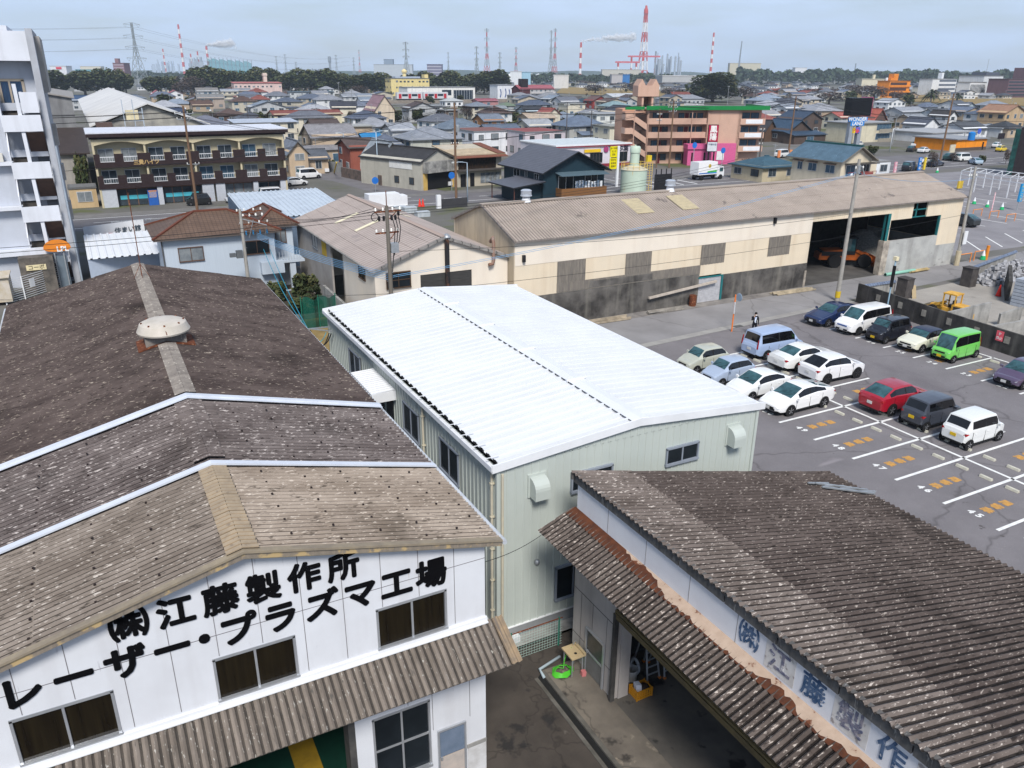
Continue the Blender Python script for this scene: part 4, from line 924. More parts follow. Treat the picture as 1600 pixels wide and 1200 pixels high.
MB().lathe([(.30,0),(.31,.03),(.2,.07),(.01,.08)], (41.35,42.55,2.62), 20, axis='x').build('mirror', mk('mirror_back', (.25,.33,.42), rough=.2), cm, smooth=True, ang=40)
MB().box(41.0,41.03,42.5,42.6,1.4,2.3).build('sign_strip', M_white, cm)
one('manhole_cover', MB().box(42.0,42.8,43.15,43.6,.012,.022), plain((.10,.10,.10)), 'dark drain grate in the pale gutter strip near the orange post', 'drain grate')
lp = thing('lot_lamp', 'slim pale blue lamp post with a cream lamp head beside the wall', 'lamp post', (55.0,40.2,0))
MB().tube([(55.0,40.2,0),(55.0,40.2,4.55)], .055, 8).build('pole', mk('pale_blue_steel', (.28,.42,.52)), lp)
MB().box(54.85,55.15,40.05,40.35,4.5,4.8).build('lamp', mk('cream_lamp', (.7,.62,.42)), lp); MB().box(54.9,54.94,40.0,40.28,2.4,4.1).build('panel', M_black, lp)
# wheel loader inside the shed
def loader(name, label, x, y, rot, sc, body, dark, cab, cat='loader', bucket=None, z=.012):
    r = thing(name, label, cat, (x,y,z), rot); s = sc
    def b(*a): return tuple(q*s for q in a)
    P_ = lambda c: mk('machine_paint', c, tuple(q*.7 for q in c), rough=.5, scale=2)
    mb = MB(); mb.extr([b(-3.1,-.75,.75),b(-.6,-.75,.75),b(-.6,-.75,1.75),b(-2.6,-.75,1.65),b(-3.1,-.75,1.3)], (0,1.5*s,0)); mb.box(*b(-.6,.5,-.55,.55,.7,1.25)); mb.box(*b(.5,1.9,-.45,.45,.65,1.35)); mb.build('chassis', P_(body), r, world=False)
    MB().box(*b(-2.9,-.8,-.76,.76,1.15,1.6)).build('engine_cover', plain(dark), r, world=False)
    for sx in (-1.6, 1.35):
        for sy in (-1, 1):
            w_ = MB().lathe([(.34*s,-.24*s),(.62*s,-.24*s),(.68*s,-.16*s),(.68*s,.16*s),(.62*s,.24*s),(.34*s,.24*s)], n=20, axis='y').build('wheel', M_tyre, r, world=False, smooth=True, ang=35); w_.location = b(sx,sy*.95,.68)
            MB().lathe([(.35*s,-.2*s),(.3*s,-.12*s),(.01,-.14*s)] if sy < 0 else [(.01,.14*s),(.3*s,.12*s),(.35*s,.2*s)], n=16, axis='y').build('rim', P_(body), w_, world=False)
    cb = MB()
    if cab == 'closed':
        cb.box(*b(-.75,.5,-.62,.62,1.25,1.6)); cb.box(*b(-.85,.6,-.7,.7,2.85,2.98))
        for px in (-.72,.47):
            for py in (-.58,.58): cb.box(*b(px-.05,px+.05,py-.05,py+.05,1.6,2.85))
        c_ = cb.build('cab', plain(dark), r, world=False); MB().box(*b(-.7,.45,-.57,.57,1.6,2.84)).build('cab_glass', M_cglass, c_, world=False)
    else:
        cb.box(*b(-.95,.55,-.75,.75,2.75,2.88))
        for px in (-.85,.45):
            for py in (-.65,.65): cb.box(*b(px-.06,px+.06,py-.06,py+.06,1.2,2.75))
        cb.build('canopy', P_(body), r, world=False); MB().box(*b(-.5,0,-.3,.3,1.25,1.6)).box(*b(-.55,-.4,-.3,.3,1.6,2.1)).build('seat', M_black, r, world=False)
        MB().lathe([(.2*s,1.95*s),(.22*s,1.98*s),(.01,1.99*s)], b(.25,0,0), 14).build('steering_wheel', M_black, r, world=False)
    for sy in (-.5,.5):
        MB().extr([b(.55,sy-.07,1.55),b(.75,sy-.07,1.75),b(2.2,sy-.07,1.05),b(2.5,sy-.07,.45),b(2.25,sy-.07,.4),b(1.9,sy-.07,.85)], (0,.14*s,0)).build('lift_arm', P_(body), r, world=False)
        MB().tube([b(.6,sy*.6,1.1),b(2.1,sy*.6,.95)], .06*s, 8).build('hydraulic_ram', plain((.05,.05,.05)), r, world=False)
    bk = MB(); t = .05*s
    bk.extr([b(2.3,-1.15,.12),b(3.3,-1.15,.08),b(3.35,-1.15,.16),b(2.65,-1.15,.22),b(2.45,-1.15,.55),b(2.55,-1.15,1.1),b(2.4,-1.15,1.15),b(2.25,-1.15,.6)], (0,2.3*s,0))
    for sy in (-1.15,1.1): bk.extr([b(2.3,sy,.12),b(3.3,sy,.1),b(2.6,sy,1.1),b(2.3,sy,.7)], (0,.06*s,0))
    bk.build('bucket', P_(bucket or body), r, world=False)
    return r
loader('wheel_loader', 'orange wheel loader with a dark cab parked inside the long shed', 66.6, 54.2, R(-28), 1.0, (.42,.10,.018), (.015,.016,.018), 'closed')
loader('small_loader', 'small yellow loader with an open canopy and a large bucket behind the dark wall', 58.9, 37.6, R(96), .72, (.72,.40,.06), (.05,.05,.05), 'open', bucket=(.16,.14,.10))
def wall_seg(name, label, a, b, h0, h1, t=.2, mat=None, z=0):
    d = Vector((b[0]-a[0], b[1]-a[1], 0)); n = Vector((-d.y, d.x, 0)).normalized()*t/2
    A, B = Vector((a[0],a[1],z)), Vector((b[0],b[1],z)); mb = MB()
    mb.mesh([A-n,B-n,B+n,A+n,A-n+Vector((0,0,h0)),B-n+Vector((0,0,h1)),B+n+Vector((0,0,h1)),A+n+Vector((0,0,h0))], [(0,3,2,1),(4,5,6,7),(0,1,5,4),(1,2,6,5),(2,3,7,6),(3,0,4,7)])
    return one(name, mb, mat or M_conc, label, 'wall', base=((a[0]+b[0])/2,(a[1]+b[1])/2,z))
def tile_wall(label, a, b):
    r = thing('boundary_wall', label, 'wall', ((a[0]+b[0])/2,(a[1]+b[1])/2,0)); d = Vector((b[0]-a[0], b[1]-a[1], 0)); n = Vector((-d.y, d.x, 0)).normalized()
    A = Vector((a[0],a[1],0)); mb = MB(); q = n*.08
    mb.extr([A-q, A+q, A+q+Vector((0,0,1.25)), A-q+Vector((0,0,1.25))], d); mb.build('wall_face', M_conc, r)
    mb = MB(); k = int(d.length/.28)
    for i in range(k):
        p = A+d*(i/k); e = d.normalized()*.25; mb.extr([p-n*.22+Vector((0,0,1.24)),p+Vector((0,0,1.42)),p+n*.22+Vector((0,0,1.24))], e)
    mb.build('tile_coping', mk('blue_grey_tile', (.16,.2,.28), (.1,.12,.17), rough=.5, scale=4), r)
tile_wall('tile-capped concrete wall between the road and the small yellow loader', (57.2,44.3), (60.9,44.2))
tile_wall('tile-capped concrete wall beside the rubble heap', (70.6,44.2), (83,47.2))
def gatepost(label, x, y): one('gate_post', MB().box(x-.45,x+.45,y-.5,y+.5,0,1.7).box(x-.5,x+.5,y-.55,y+.55,1.7,1.76), mk('dark_gate_stone', (.09,.08,.075), (.05,.045,.045), scale=2), label, 'gate post')
gatepost('dark gate post at the end of the tile-capped wall, nearer the loader', 61.2, 43.4); gatepost('dark gate post nearer the rubble heap', 70.0, 43.4)
one('cardboard', MB().extr([(61.5,42.7,0),(61.9,42.6,0),(61.95,42.9,1.1),(61.55,43,1.1)], (.05,.05,0)), plain((.42,.33,.2)), 'brown board leaning on the gate post by the loader', 'board')
wall_seg('bin_wall','sloping grey concrete bay wall behind the green van, nearest the loader',(55.2,36.0),(60.2,35.2),1.2,1.75,.22); wall_seg('bin_wall','short grey bay wall between the two sloping ones',(60.4,34.4),(62.0,33.8),1.0,1.5,.22); wall_seg('bin_wall','grey concrete bay wall nearest the right edge of the photo',(55.2,32.6),(62.0,31.0),1.1,1.7,.22); wall_seg('bin_wall','dark concrete wall between rubble heap and block stack',(68.2,38.6),(73.5,42.0),1.7,1.9,.3,M_dwall)
random.seed(11); mb = MB()
for i in range(420):
    u, v = random.random(), random.gauss(0,.34); x = 71.6+8.5*u; y = 43.2+1.2*u+v*1.8; h = max(0, 1.5*(1-abs(v)*1.3))*min(1, u*5, (1-u)*4+.3); s = .12+.2*random.random()
    p = Vector((x,y,.05+h*random.random())); M = Euler((random.random()*6,random.random()*6,random.random()*6)).to_matrix()
    vs = [p+M@Vector((a*s,b*s*.7,c*s*.5)) for a in (-1,1) for b in (-1,1) for c in (-1,1)]
    mb.mesh(vs, [(0,1,3,2),(4,6,7,5),(0,4,5,1),(2,3,7,6),(0,2,6,4),(1,5,7,3)])
tag(mb.build('rubble', mk('grey_rubble', (.42,.42,.44), (.2,.2,.21), scale=1.5, rough=.95)), 'heap of broken grey concrete rubble in the yard corner', 'rubble')['kind'] = 'stuff'
bs = MB()
for k in range(8): bs.box(67.2,71.5,34.6,37.7,.02+k*.29,.27+k*.29)
one('panel_stack', bs, mk('pale_grey_block', (.42,.46,.52), (.34,.37,.42), scale=1.5, streak=((.2,.22,.25), .5, 3)), 'tall stack of pale grey panels at the right edge of the yard', 'stack')
def cone(x, y, h, col, label, group=None):
    c = thing('traffic_cone', label, 'traffic cone', (x,y,.012), group=group)
    MB().lathe([(.16*h/.7,.03),(.03*h/.7,h),(.01,h)], n=14).build('cone', plain(col, rough=.5), c, world=False, smooth=True, ang=40); MB().box(-.19,.19,-.19,.19,0,.03).build('base', plain(tuple(q*.5 for q in col)), c, world=False)
    return c
cone(69.1,39.9,1.0,(.7,.03,.02),'red cone beside the dark wall in the storage yard')
one('ibc_tank', MB().box(62.6,63.8,29.6,30.8,.1,1.2).box(62.5,63.9,29.5,30.9,0,.12), plain((.7,.72,.74)), 'white tank at the right edge behind the dark wall', 'tank')
# ================================================================ long shed
M_shroof = mk('faded_slate', (.37,.315,.27), (.30,.255,.22), rough=.9, scale=.5, detail=7, spot=[((.15,.13,.12), .6, .64), ((.52,.47,.46), 12, .64)])
M_cream = mk('cream_corrugated_wall', (.72,.61,.46), (.66,.57,.44), rough=.8, scale=.35, streak=((.42,.3,.18), .35, 1.2))
M_creamw = mk('pale_corrugated_wall', (.76,.68,.575), (.70,.63,.54), rough=.8, scale=.4, streak=((.5,.4,.3), .25, 1))
M_greyp = mk('bare_slate_panel', (.22,.195,.165), (.15,.135,.12), rough=.95, scale=2, stretch=(4,4,.6))
M_bconc = mk('soot_stained_concrete', (.14,.13,.12), (.045,.042,.04), rough=.95, scale=.5, detail=8, lo=.4, hi=.62, streak=((.3,.28,.24), .5, 1.2))
M_teal = plain((.02,.16,.17))
M_shval = mk('faded_slate_valley', (.22,.18,.16), (.17,.14,.125), rough=.9, scale=.5)
ls = thing('long_shed', 'long cream corrugated shed with a brown roof and a wide open bay', 'shed', (51.7, 50, 0))
SX0, SX1, SY0, SY1, SE, SR, SY = 26.5, 77.0, 50.0, 60.6, 6.88, 8.62, 55.3
mb = MB(); sl = (SR-SE)/(SY-SY0)
mb.corr((SX0-.15,SY,SR), (SX1-SX0+.3,0,0), (0,SY0-.35-SY,-(SY-SY0+.35)*sl), pitch=.26, amp=.035, seg=6, rows=4, lap=.02, mv=1)
mb.corr((SX0-.15,SY,SR), (SX1-SX0+.3,0,0), (0,SY1+.3-SY,-(SY-SY0+.3)*sl), pitch=.26, amp=.03, seg=4, rows=1)
mb.build('roof', [M_shroof, M_shval], ls, smooth=True, ang=50)
MB().box(SX0-.15,SX1+.15,SY-.3,SY+.3,SR-.03,SR+.07).build('ridge_cap', M_shroof, ls)
mb = MB(); mb.extr([(SX0-.2,SY0-.35,SE-.25),(SX0-.2,SY,SR-.1),(SX0-.2,SY,SR+.06),(SX0-.2,SY0-.35,SE-.08)], (.09,0,0)); mb.extr([(SX0-.2,SY1+.3,SE-.25),(SX0-.2,SY,SR-.1),(SX0-.2,SY,SR+.06),(SX0-.2,SY1+.3,SE-.08)], (.09,0,0)); mb.box(SX0-.1,SX1+.1,SY0-.38,SY0-.3,SE-.2,SE-.1); mb.build('verge_trim', mk('slate_trim', (.24,.21,.19), (.16,.14,.13), scale=3), ls)
mb = MB()
hole_wall(mb, SX0, SX1, 0, SE-.05, SY0, SY0+.15, [(43.9,46.3,0,2.12),(56.3,66.2,0,5.85),(66.7,73.95,0,5.2),(69.6,71.7,5.2,6.75),(SX0,43.9,0,2.5),(46.3,56.3,0,2.2),(43.9,46.3,2.12,2.3),(73.95,SX1,0,2.2)])
mb.box(SX0,SX0+.15,SY0+.15,SY1,0,SE-.05,1); mb.box(SX1-.15,SX1,SY0+.15,SY1,2.2,SE-.05); mb.box(SX0,SX1,SY1,SY1+.15,0,SE-.05)
for x, mm in ((SX0, 1), (SX1-.15, 0)): mb.extr([(x,SY0,SE-.05),(x,SY1,SE-.05),(x,SY,SR-.06)], (.15,0,0), mm)
for i in range(170): x = SX0+.15+i*.3; (mb.box(x-.012,x+.012,SY0-.012,SY0,4.9 if x < 56.2 or x > 74 else 5.9,SE-.1) if x < SX1 and not 69.5 < x < 71.8 else None)
mb.build('wall', [M_cream, mk('weathered_gable', (.55,.46,.33), (.40,.34,.26), rough=.9, scale=.8, stretch=(1,1,.3), streak=((.25,.2,.15), .5, 2))], ls)
mb = MB(); hole_wall(mb, SX0+.02, 56.28, 4.92, SE-.06, SY0-.025, SY0-.002, []); mb.build('upper_sheeting', M_creamw, ls)
mb = MB()
for a, b in ((30.1,32.6),(36.3,38.8),(43.85,46.4),(51.3,53.85)): MB().corr((b,SY0-.03,4.9), (a-b,0,0), (0,0,-(4.9-(2.9 if b < 40 else 3.25))), pitch=.3, amp=.02, seg=4).build('grey_panel', M_greyp, ls)
MB().box(30.1,43.9,SY0-.05,SY0-.012,2.55,3.25).build('grey_panel', M_greyp, ls)
mb = MB(); mb.box(SX0,43.9,SY0-.02,SY0+.2,0,2.5); mb.box(46.3,56.3,SY0-.02,SY0+.2,0,2.2); mb.box(33,39,SY0-.06,SY0-.02,2.6,3.1)
mb.build('concrete_base', M_bconc, ls)
mb = MB(); mb.box(73.95,SX1,SY0-.02,SY0+.2,0,2.2); mb.box(SX1-.17,SX1,SY0,SY1,0,2.2); mb.box(66.9,73.95,SY0-.02,SY0+.25,0,3.2); mb.build('bay_wall', mk('limewashed_block', (.46,.46,.44), (.33,.33,.32), rough=.95, scale=.6, spot=[((.10,.095,.09), .5, .60, (1,1,2.5), .1)], streak=((.15,.14,.13), .5, 1)), ls)
mb = MB(); mb.corr((46.3,SY0+.02,2.12), (-2.4,0,0), (0,0,-2.1), pitch=2.4, amp=.0, seg=2)
for k in range(14): mb.box(43.9,46.3,SY0+.0,SY0+.05,.02+k*.15,.02+k*.15+.12)
mb.build('shutter', mk('shutter_steel', (.48,.48,.5), (.38,.38,.4), rough=.5), ls)
mb = MB(); mb.box(43.8,46.5,SY0-.06,SY0+.05,2.1,2.2); mb.box(46.3,46.5,SY0-.06,SY0+.05,0,2.1); mb.box(66.2,66.55,SY0-.05,SY0+.4,2.2,5.85); mb.box(73.8,73.95,SY0+.0,SY0+.2,3.2,5.2); mb.box(70.2,70.32,SY0+.1,SY0+.2,5.2,6.75); mb.box(69.6,71.7,SY0+.1,SY0+.2,5.9,6.0); mb.box(69.6,71.7,SY0+.05,SY0+.2,5.22,5.3)
mb.build('teal_frame', M_teal, ls)
M_pier = mk('cream_pier', (.5,.44,.36), (.25,.22,.19), scale=2)
MB().box(66.05,66.9,SY0-.12,SY0+.5,0,3.3).build('bay_pier', M_pier, ls); MB().box(56.1,56.34,SY0-.06,SY0+.2,0,1.5).build('bay_pier', M_pier, ls)
mb = MB(); mb.box(SX0+.2,SX1-.2,SY1-.12,SY1-.04,.03,SE-.3); mb.box(SX1-.24,SX1-.18,SY0+.4,SY1-.2,2.3,SE-.3); mb.box(SX0+.2,SX1-.2,SY0+.4,SY1-.2,SE-.25,SE-.2); mb.box(55.9,56.0,SY0+.2,SY1-.2,.03,SE-.3); mb.build('shade_lining', mk('painted_shade', (.035,.033,.031), (.02,.019,.018), rough=1), ls)  # dark sheets added inside so the open bay reads as deep shade
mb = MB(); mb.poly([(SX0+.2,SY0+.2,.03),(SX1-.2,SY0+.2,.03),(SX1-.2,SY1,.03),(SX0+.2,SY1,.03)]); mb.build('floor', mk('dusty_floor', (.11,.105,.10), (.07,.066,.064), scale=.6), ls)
one('gravel_pile', MB().lathe([(4.2,0),(3.2,.9),(1.8,2.1),(.6,2.9),(.01,3.05)], (70.8,56.0,.03), 22), mk('grey_gravel', (.22,.215,.20), (.12,.12,.11), rough=1, scale=6, bump=.6), 'heap of grey gravel behind the block wall inside the long shed', 'gravel heap', smooth=True)
def turbine(label, x):
    v = thing('roof_vent', label, 'roof vent', (x,SY,SR+.05)); MB().lathe([(.42,-.12),(.30,.18),(.27,.3)], n=16).build('base', M_white, v, world=False, smooth=True, ang=50)
    MB().lathe([(.34,.30),(.46,.36),(.46,.42),(.42,.44),(.42,.72),(.44,.78),(.3,.86),(.01,.87)], n=20).build('head', mk('vent_zinc', (.5,.54,.6), (.4,.43,.48), rough=.4, metal=.3), v, world=False, smooth=True, ang=40)
turbine('white turbine vent on the long shed ridge, below the dark blue house', 30.3); turbine('white turbine vent on the long shed ridge, before the black fence by the silo', 44.4)
M_sky = mk('yellowed_skylight', (.5,.42,.26), (.36,.3,.2), rough=.5, scale=2, stretch=(1,5,1))
for x in (38.6, 43.2): MB().extr([(x,51.9,SE+sl*1.9+.05),(x+1.7,51.9,SE+sl*1.9+.05),(x+1.7,54.3,SE+sl*4.3+.05),(x,54.3,SE+sl*4.3+.05)], (0,0,.03)).build('skylight', M_sky, ls)
random.seed(3)
def timbers(label, x0, x1, y, n, col):
    mb = MB()
    for k in range(n): o = random.uniform(-.3,.3); mb.bar((x0+o,y-.1-k*.16,.10+.1*(k % 2)),(x1+o,y-.2-k*.16+random.uniform(-.2,.2),.10+.1*(k % 2)),.14,.1)
    one('planks', mb, mk('old_timber', col, tuple(q*.6 for q in col), scale=2, rough=.95), label, 'planks')
timbers('pale planks lying along the foot of the blackened shed base, left end', 30.5, 36.2, 49.5, 5, (.42,.35,.26)); timbers('grey planks by the rusty drum at the shed foot', 38.0, 41.5, 49.5, 4, (.36,.33,.29))
timbers('cream planks lying by the left pier of the open bay', 51.5, 56.0, 49.4, 5, (.5,.42,.3)); timbers('yellow planks beside the green pipe at the shed foot', 69.6, 72.3, 49.5, 4, (.58,.44,.22))
one('propped_beam', MB().bar((38.6,49.7,1.15),(45.6,49.75,1.75),.2,.16), mk('pale_beam', (.5,.44,.38), (.4,.35,.3)), 'long pale beam propped across the shed wall before the shutter', 'beam')
one('rusty_drum', MB().lathe([(.3,0),(.31,.3),(.29,.32),(.31,.6),(.3,.9),(.01,.9)], (43.0,49.5,.01), 16), M_rust, 'rusty oil drum beside the shutter of the long shed', 'drum', smooth=True, ang=40)
one('green_pipe', MB().lathe([(.16,0),(.16,4.2),(.13,4.2),(.13,0)], (66.3,49.3,.18), 14, axis='x'), plain((.25,.5,.4)), 'pale green plastic pipe lying at the foot of the block wall', 'pipe', smooth=True, ang=40)
for x, z in ((27.2,5.2),(51.6,6.1)): tag(MB().box(x-.1,x+.1,SY0-.25,SY0,z,z+.5).build('wall_lamp', M_black), 'small black floodlight on the %s cream shed wall' % ('left end of the' if x < 30 else 'middle of the'), 'floodlight')
# ================================================================ middle shed
ms = thing('gabled_shed', 'cream gabled workshop with a pale brown roof behind the white roofed building', 'shed', (21.4, 51, 0))
M_msroof = mk('pale_slate', (.40,.34,.31), (.34,.29,.265), rough=.9, scale=.4, detail=7, spot=((.29,.25,.24), .7, .64))
a0, a1, b0, b1, e0, r0_, xr = 16.3, 26.45, 51.0, 73.0, 5.55, 7.38, 21.4
mb = MB()
for s, x in ((-1,a0-.25),(1,a1+.0)):
    mb.corr((xr,b0-.25,r0_), (0,b1-b0+.5,0), (x-xr,0,-(abs(x-xr))*(r0_-e0)/(xr-a0)), pitch=.45, amp=.018, seg=6, rows=5, lap=.03, mv=1)
mb.build('roof', [M_msroof, mk('pale_slate_valley', (.30,.25,.225), (.25,.21,.19), rough=.9, scale=.4)], ms, smooth=True, ang=50)
MB().extr([(xr-.25,b0-.27,r0_-.0),(xr,b0-.27,r0_+.09),(xr+.25,b0-.27,r0_-.0)], (0,b1-b0+.5,0)).build('ridge_cap', mk('pinkish_cap', (.36,.28,.24)), ms)
mb = MB(); g = lambda x: r0_-abs(x-xr)*(r0_-e0)/(xr-a0)-.05
for xa in (a0-.25, a1):
    mb.extr([(xr,b0-.3,r0_-.16),(xr,b0-.3,r0_+.05),(xr,b0-.22,r0_+.05),(xr,b0-.22,r0_-.16)], (xa-xr,0,g(xa)-g(xr)))
mb.tube([(a0-.3,b0-.2,e0-.12),(a0-.3,b1,e0-.12)], .07, 6); mb.build('verge_trim', mk('grey_verge', (.3,.28,.26), (.2,.19,.18)), ms)
mb = MB(); hole_wall(mb, a0, a1, 0, e0-.1, b0, b0+.15, [(19.6,23.55,3.4,4.8)]); mb.extr([(a0,b0,e0-.1),(a1,b0,e0-.1),(a1,b0,g(a1)),(xr,b0,g(xr)),(a0,b0,g(a0))], (0,.15,0))
mb.box(a0,a0+.15,b0+.15,58.6,0,e0-.08); mb.box(a0+.9,a0+1.0,58.6,62,0,e0); mb.box(a0,a0+.15,62,b1,0,e0-.08,1); mb.box(a0,a0+1,58.5,58.6,0,e0-.1); mb.box(a0,a1,b1,b1+.1,0,e0); mb.extr([(a0,b1,e0-.1),(a1,b1,e0-.1),(xr,b1,g(xr))], (0,.1,0))
mb.build('wall', [M_creamw, mk('grey_side_wall', (.36,.34,.32), (.28,.26,.245), scale=.6, rough=.9)], ms)  # rear of the side wall takes a darker grey than the rest
MB().box(19.6,23.55,b0+.05,b0+.12,3.4,4.8).build('louvre', mk('dark_louvre', (.035,.035,.035), (.06,.058,.055), scale=3, stretch=(.5,.5,6)), ms)
fr = plain((.10,.06,.035))
sash(ms, 17.1, 18.85, 4.12, 5.2, b0-.05, 2, 2, gm=M_glass, fm=fr); sash_x(ms, 53.1, 54.55, 4.3, 5.42, a0, 2, fm=fr, rws=2); sash_x(ms, 65.9, 67.6, 4.1, 5.2, a0, 2, fm=plain((.2,.22,.25)))
MB().box(a0-.04,a0,63.2,64.5,4.0,5.15).box(a0+.85,a0+.9,59.2,61.6,3.6,5.2).build('boarded_window', mk('yellow_board', (.5,.33,.02), (.4,.27,.04)), ms)
mb = MB(); mb.tube([(21.6,b0-.14,3.2),(21.6,b0-.14,7.35)], .17, 12, 0); mb.lathe([(.3,7.3),(.3,7.36),(.1,7.55),(.01,7.56)], (21.6,b0-.14,0), 12, 1); mb.build('chimney_pipe', [mk('sooty_pipe', (.02,.02,.022), (.13,.06,.035), rough=.8, scale=1.2, lo=.5, hi=.65), M_galv], ms, smooth=True, ang=50)
mb = MB(); mb.tube([(25.2,b0+.3,6.6),(25.2,b0-.1,6.95),(25.2,b0-.22,6.6),(25.2,b0-.22,5.35),(25.1,b0-.25,5.1),(24.8,b0-.25,5.05)], .13, 10); mb.build('flue_pipe', mk('rusty_flue', (.26,.2,.17), (.2,.08,.04), scale=2), ms, smooth=True, ang=50)
mb = MB(); mb.extr([(18.2,61.0,g(18.2)+.11),(20.2,61.0,g(20.2)+.11),(20.2,61.5,g(20.2)+.11),(18.2,61.5,g(18.2)+.11)], (0,0,.02)); mb.extr([(17.9,65.6,g(17.9)+.11),(19.9,65.6,g(19.9)+.11),(19.9,66.1,g(19.9)+.11),(17.9,66.1,g(17.9)+.11)], (0,0,.02)); mb.extr([(22.3,64,g(22.3)+.11),(24,64,g(24)+.11),(24,64.5,g(24)+.11),(22.3,64.5,g(22.3)+.11)], (0,0,.02)); mb.build('skylight', mk('cream_skylight', (.72,.66,.48)), ms)
mb = MB()
for i in range(7):
    for s in (-1,1): x = xr+s*(.6+i*.68); mb.tube([(x,b0-.28,g(x)-.12),(x,b0-.42,g(x)+.0),(x,b0-.28,g(x)+.12)], .02, 4)
mb.build('gutter_hook', M_black, ms)
wall_seg('yard_wall','grey concrete wall along the side of the gabled shed',(15.3,54.6),(15.3,61),2.2,2.3,.2)
# ================================================================ generic building kit
_wm = {}
M_wfr = [plain((.5,.5,.5)), plain((.07,.055,.045))]
M_pane = [glass('house_glass', (.03,.04,.05)), mk('curtained_glass', (.25,.27,.28), (.12,.14,.16), rough=.2, scale=1), glass('blue_glass', (.04,.075,.11))]
def window(par, P, w_, h_, face, k=0, fr=0, rail=False):
    """one window part in local coordinates; face 0 -y, 1 +x, 2 -x"""
    key = (round(w_,2), round(h_,2), k, fr, rail)
    if key not in _wm:
        mb = MB(); mb.box(-w_/2-.06,w_/2+.06,-.08,0,-.06,h_+.06,0); mb.box(-w_/2+.03,-.03,-.10,-.02,.03,h_-.03,1); mb.box(.03,w_/2-.03,-.09,-.02,.03,h_-.03,1)
        if rail:
            mb.box(-w_/2-.1,w_/2+.1,-.42,-.38,.62,.68,2); [mb.box(-w_/2-.1+i*(w_+.2)/8-.012,-w_/2-.1+i*(w_+.2)/8+.012,-.41,-.39,0,.62,2) for i in range(9)]
        o = mb.build('window', [M_wfr[fr], M_pane[k], M_alu]); _wm[key] = o.data; bpy.data.objects.remove(o)
    o = bpy.data.objects.new('window', _wm[key]); COL.objects.link(o); o.parent = par; o.location = P
    o.rotation_euler = (0,0,(0,PI/2,-PI/2)[face]); return o
_rm = {}
def roof_mat(col, kind='tile'):
    key = (tuple(round(q,3) for q in col), kind)
    if key not in _rm:
        L = {'tile': (.32,.30,.55), 'sheet': (.45,0,.5), 'plain': None}[kind]
        _rm[key] = mk('roof_'+kind, col, tuple(q*.72 for q in col), rough=.55 if kind == 'tile' else .5, scale=.9, detail=6, spot=(tuple(min(1, q*1.5+.03) for q in col), 1.6, .63, (1,1,1), .1), lines=L, vary=.10)
    return _rm[key]
def wall_mat(col):
    key = ('w',)+tuple(round(q,3) for q in col)
    if key not in _rm: _rm[key] = mk('rendered_wall', col, tuple(q*.86 for q in col), rough=.85, scale=.7, streak=(tuple(q*.45 for q in col), .45, 1.1), vary=.05)
    return _rm[key]
def slope(mb, pts, m=0):
    """roof plane with UV in metres: u along the eave (pts[0]->pts[1]), v up the slope"""
    p = [Vector(q) for q in pts]; u = (p[1]-p[0]).normalized(); n = u.cross(p[-1]-p[0]).normalized(); v = n.cross(u)
    mb.poly(p, m, [((q-p[0]).dot(u), (q-p[0]).dot(v)) for q in p])
def roof_on(mb, w, d, h, kind, axis, rh, ov, t=.14, ridge=True):
    """roof over a w x d box (centred on x, y from 0 to d); closed underside"""
    x0,x1,y0,y1 = -w/2-ov, w/2+ov, -ov, d+ov
    cx, cyy = 0, d/2; zz = h-.02
    if kind == 'gable' and axis == 'x':
        dz = rh*ov/(d/2); A = [(x0,y0,zz-dz),(x1,y0,zz-dz),(x1,cyy,zz+rh),(x0,cyy,zz+rh),(x0,y1,zz-dz),(x1,y1,zz-dz)]
        pl = [[A[0],A[1],A[2],A[3]],[A[5],A[4],A[3],A[2]]]; rg = (A[3],A[2])
    elif kind == 'gable':
        dz = rh*ov/(w/2); A = [(x0,y0,zz-dz),(0,y0,zz+rh),(x1,y0,zz-dz),(x0,y1,zz-dz),(0,y1,zz+rh),(x1,y1,zz-dz)]
        pl = [[A[3],A[0],A[1],A[4]],[A[2],A[5],A[4],A[1]]]; rg = (A[1],A[4])
    elif kind == 'hip':
        dz = rh*ov/(min(w,d)/2)
        if axis == 'x': r = max(.3, (w-d)/2); R0, R1 = (-r,cyy,zz+rh),(r,cyy,zz+rh)
        else: r = max(.3, (d-w)/2); R0, R1 = (0,cyy-r,zz+rh),(0,cyy+r,zz+rh)
        c = [(x0,y0,zz-dz),(x1,y0,zz-dz),(x1,y1,zz-dz),(x0,y1,zz-dz)]
        if axis == 'x': pl = [[c[0],c[1],R1,R0],[c[1],c[2],R1],[c[2],c[3],R0,R1],[c[3],c[0],R0]]
        else: pl = [[c[0],c[1],R0],[c[1],c[2],R1,R0],[c[2],c[3],R1],[c[3],c[0],R0,R1]]
        rg = (R0,R1)
    elif kind == 'mono':
        pl = [[(x0,y0,zz),(x1,y0,zz),(x1,y1,zz+rh),(x0,y1,zz+rh)]]; rg = None
    else:
        mb.box(x0,x1,y0,y1,h,h+.25); mb.box(x0+.25,x1-.25,y0+.25,y1-.25,h+.25,h+.262,1); return
    for p in pl:
        slope(mb, p); q = [Vector(v)-Vector((0,0,t)) for v in p]; mb.poly(q[::-1], 1)
        for i in range(len(p)): mb.poly([p[i],p[(i+1) % len(p)],q[(i+1) % len(p)],q[i]], 1)
    if rg and ridge: mb.bar(Vector(rg[0])+Vector((0,0,.05)), Vector(rg[1])+Vector((0,0,.05)), .3, .2, 0)
    return pl
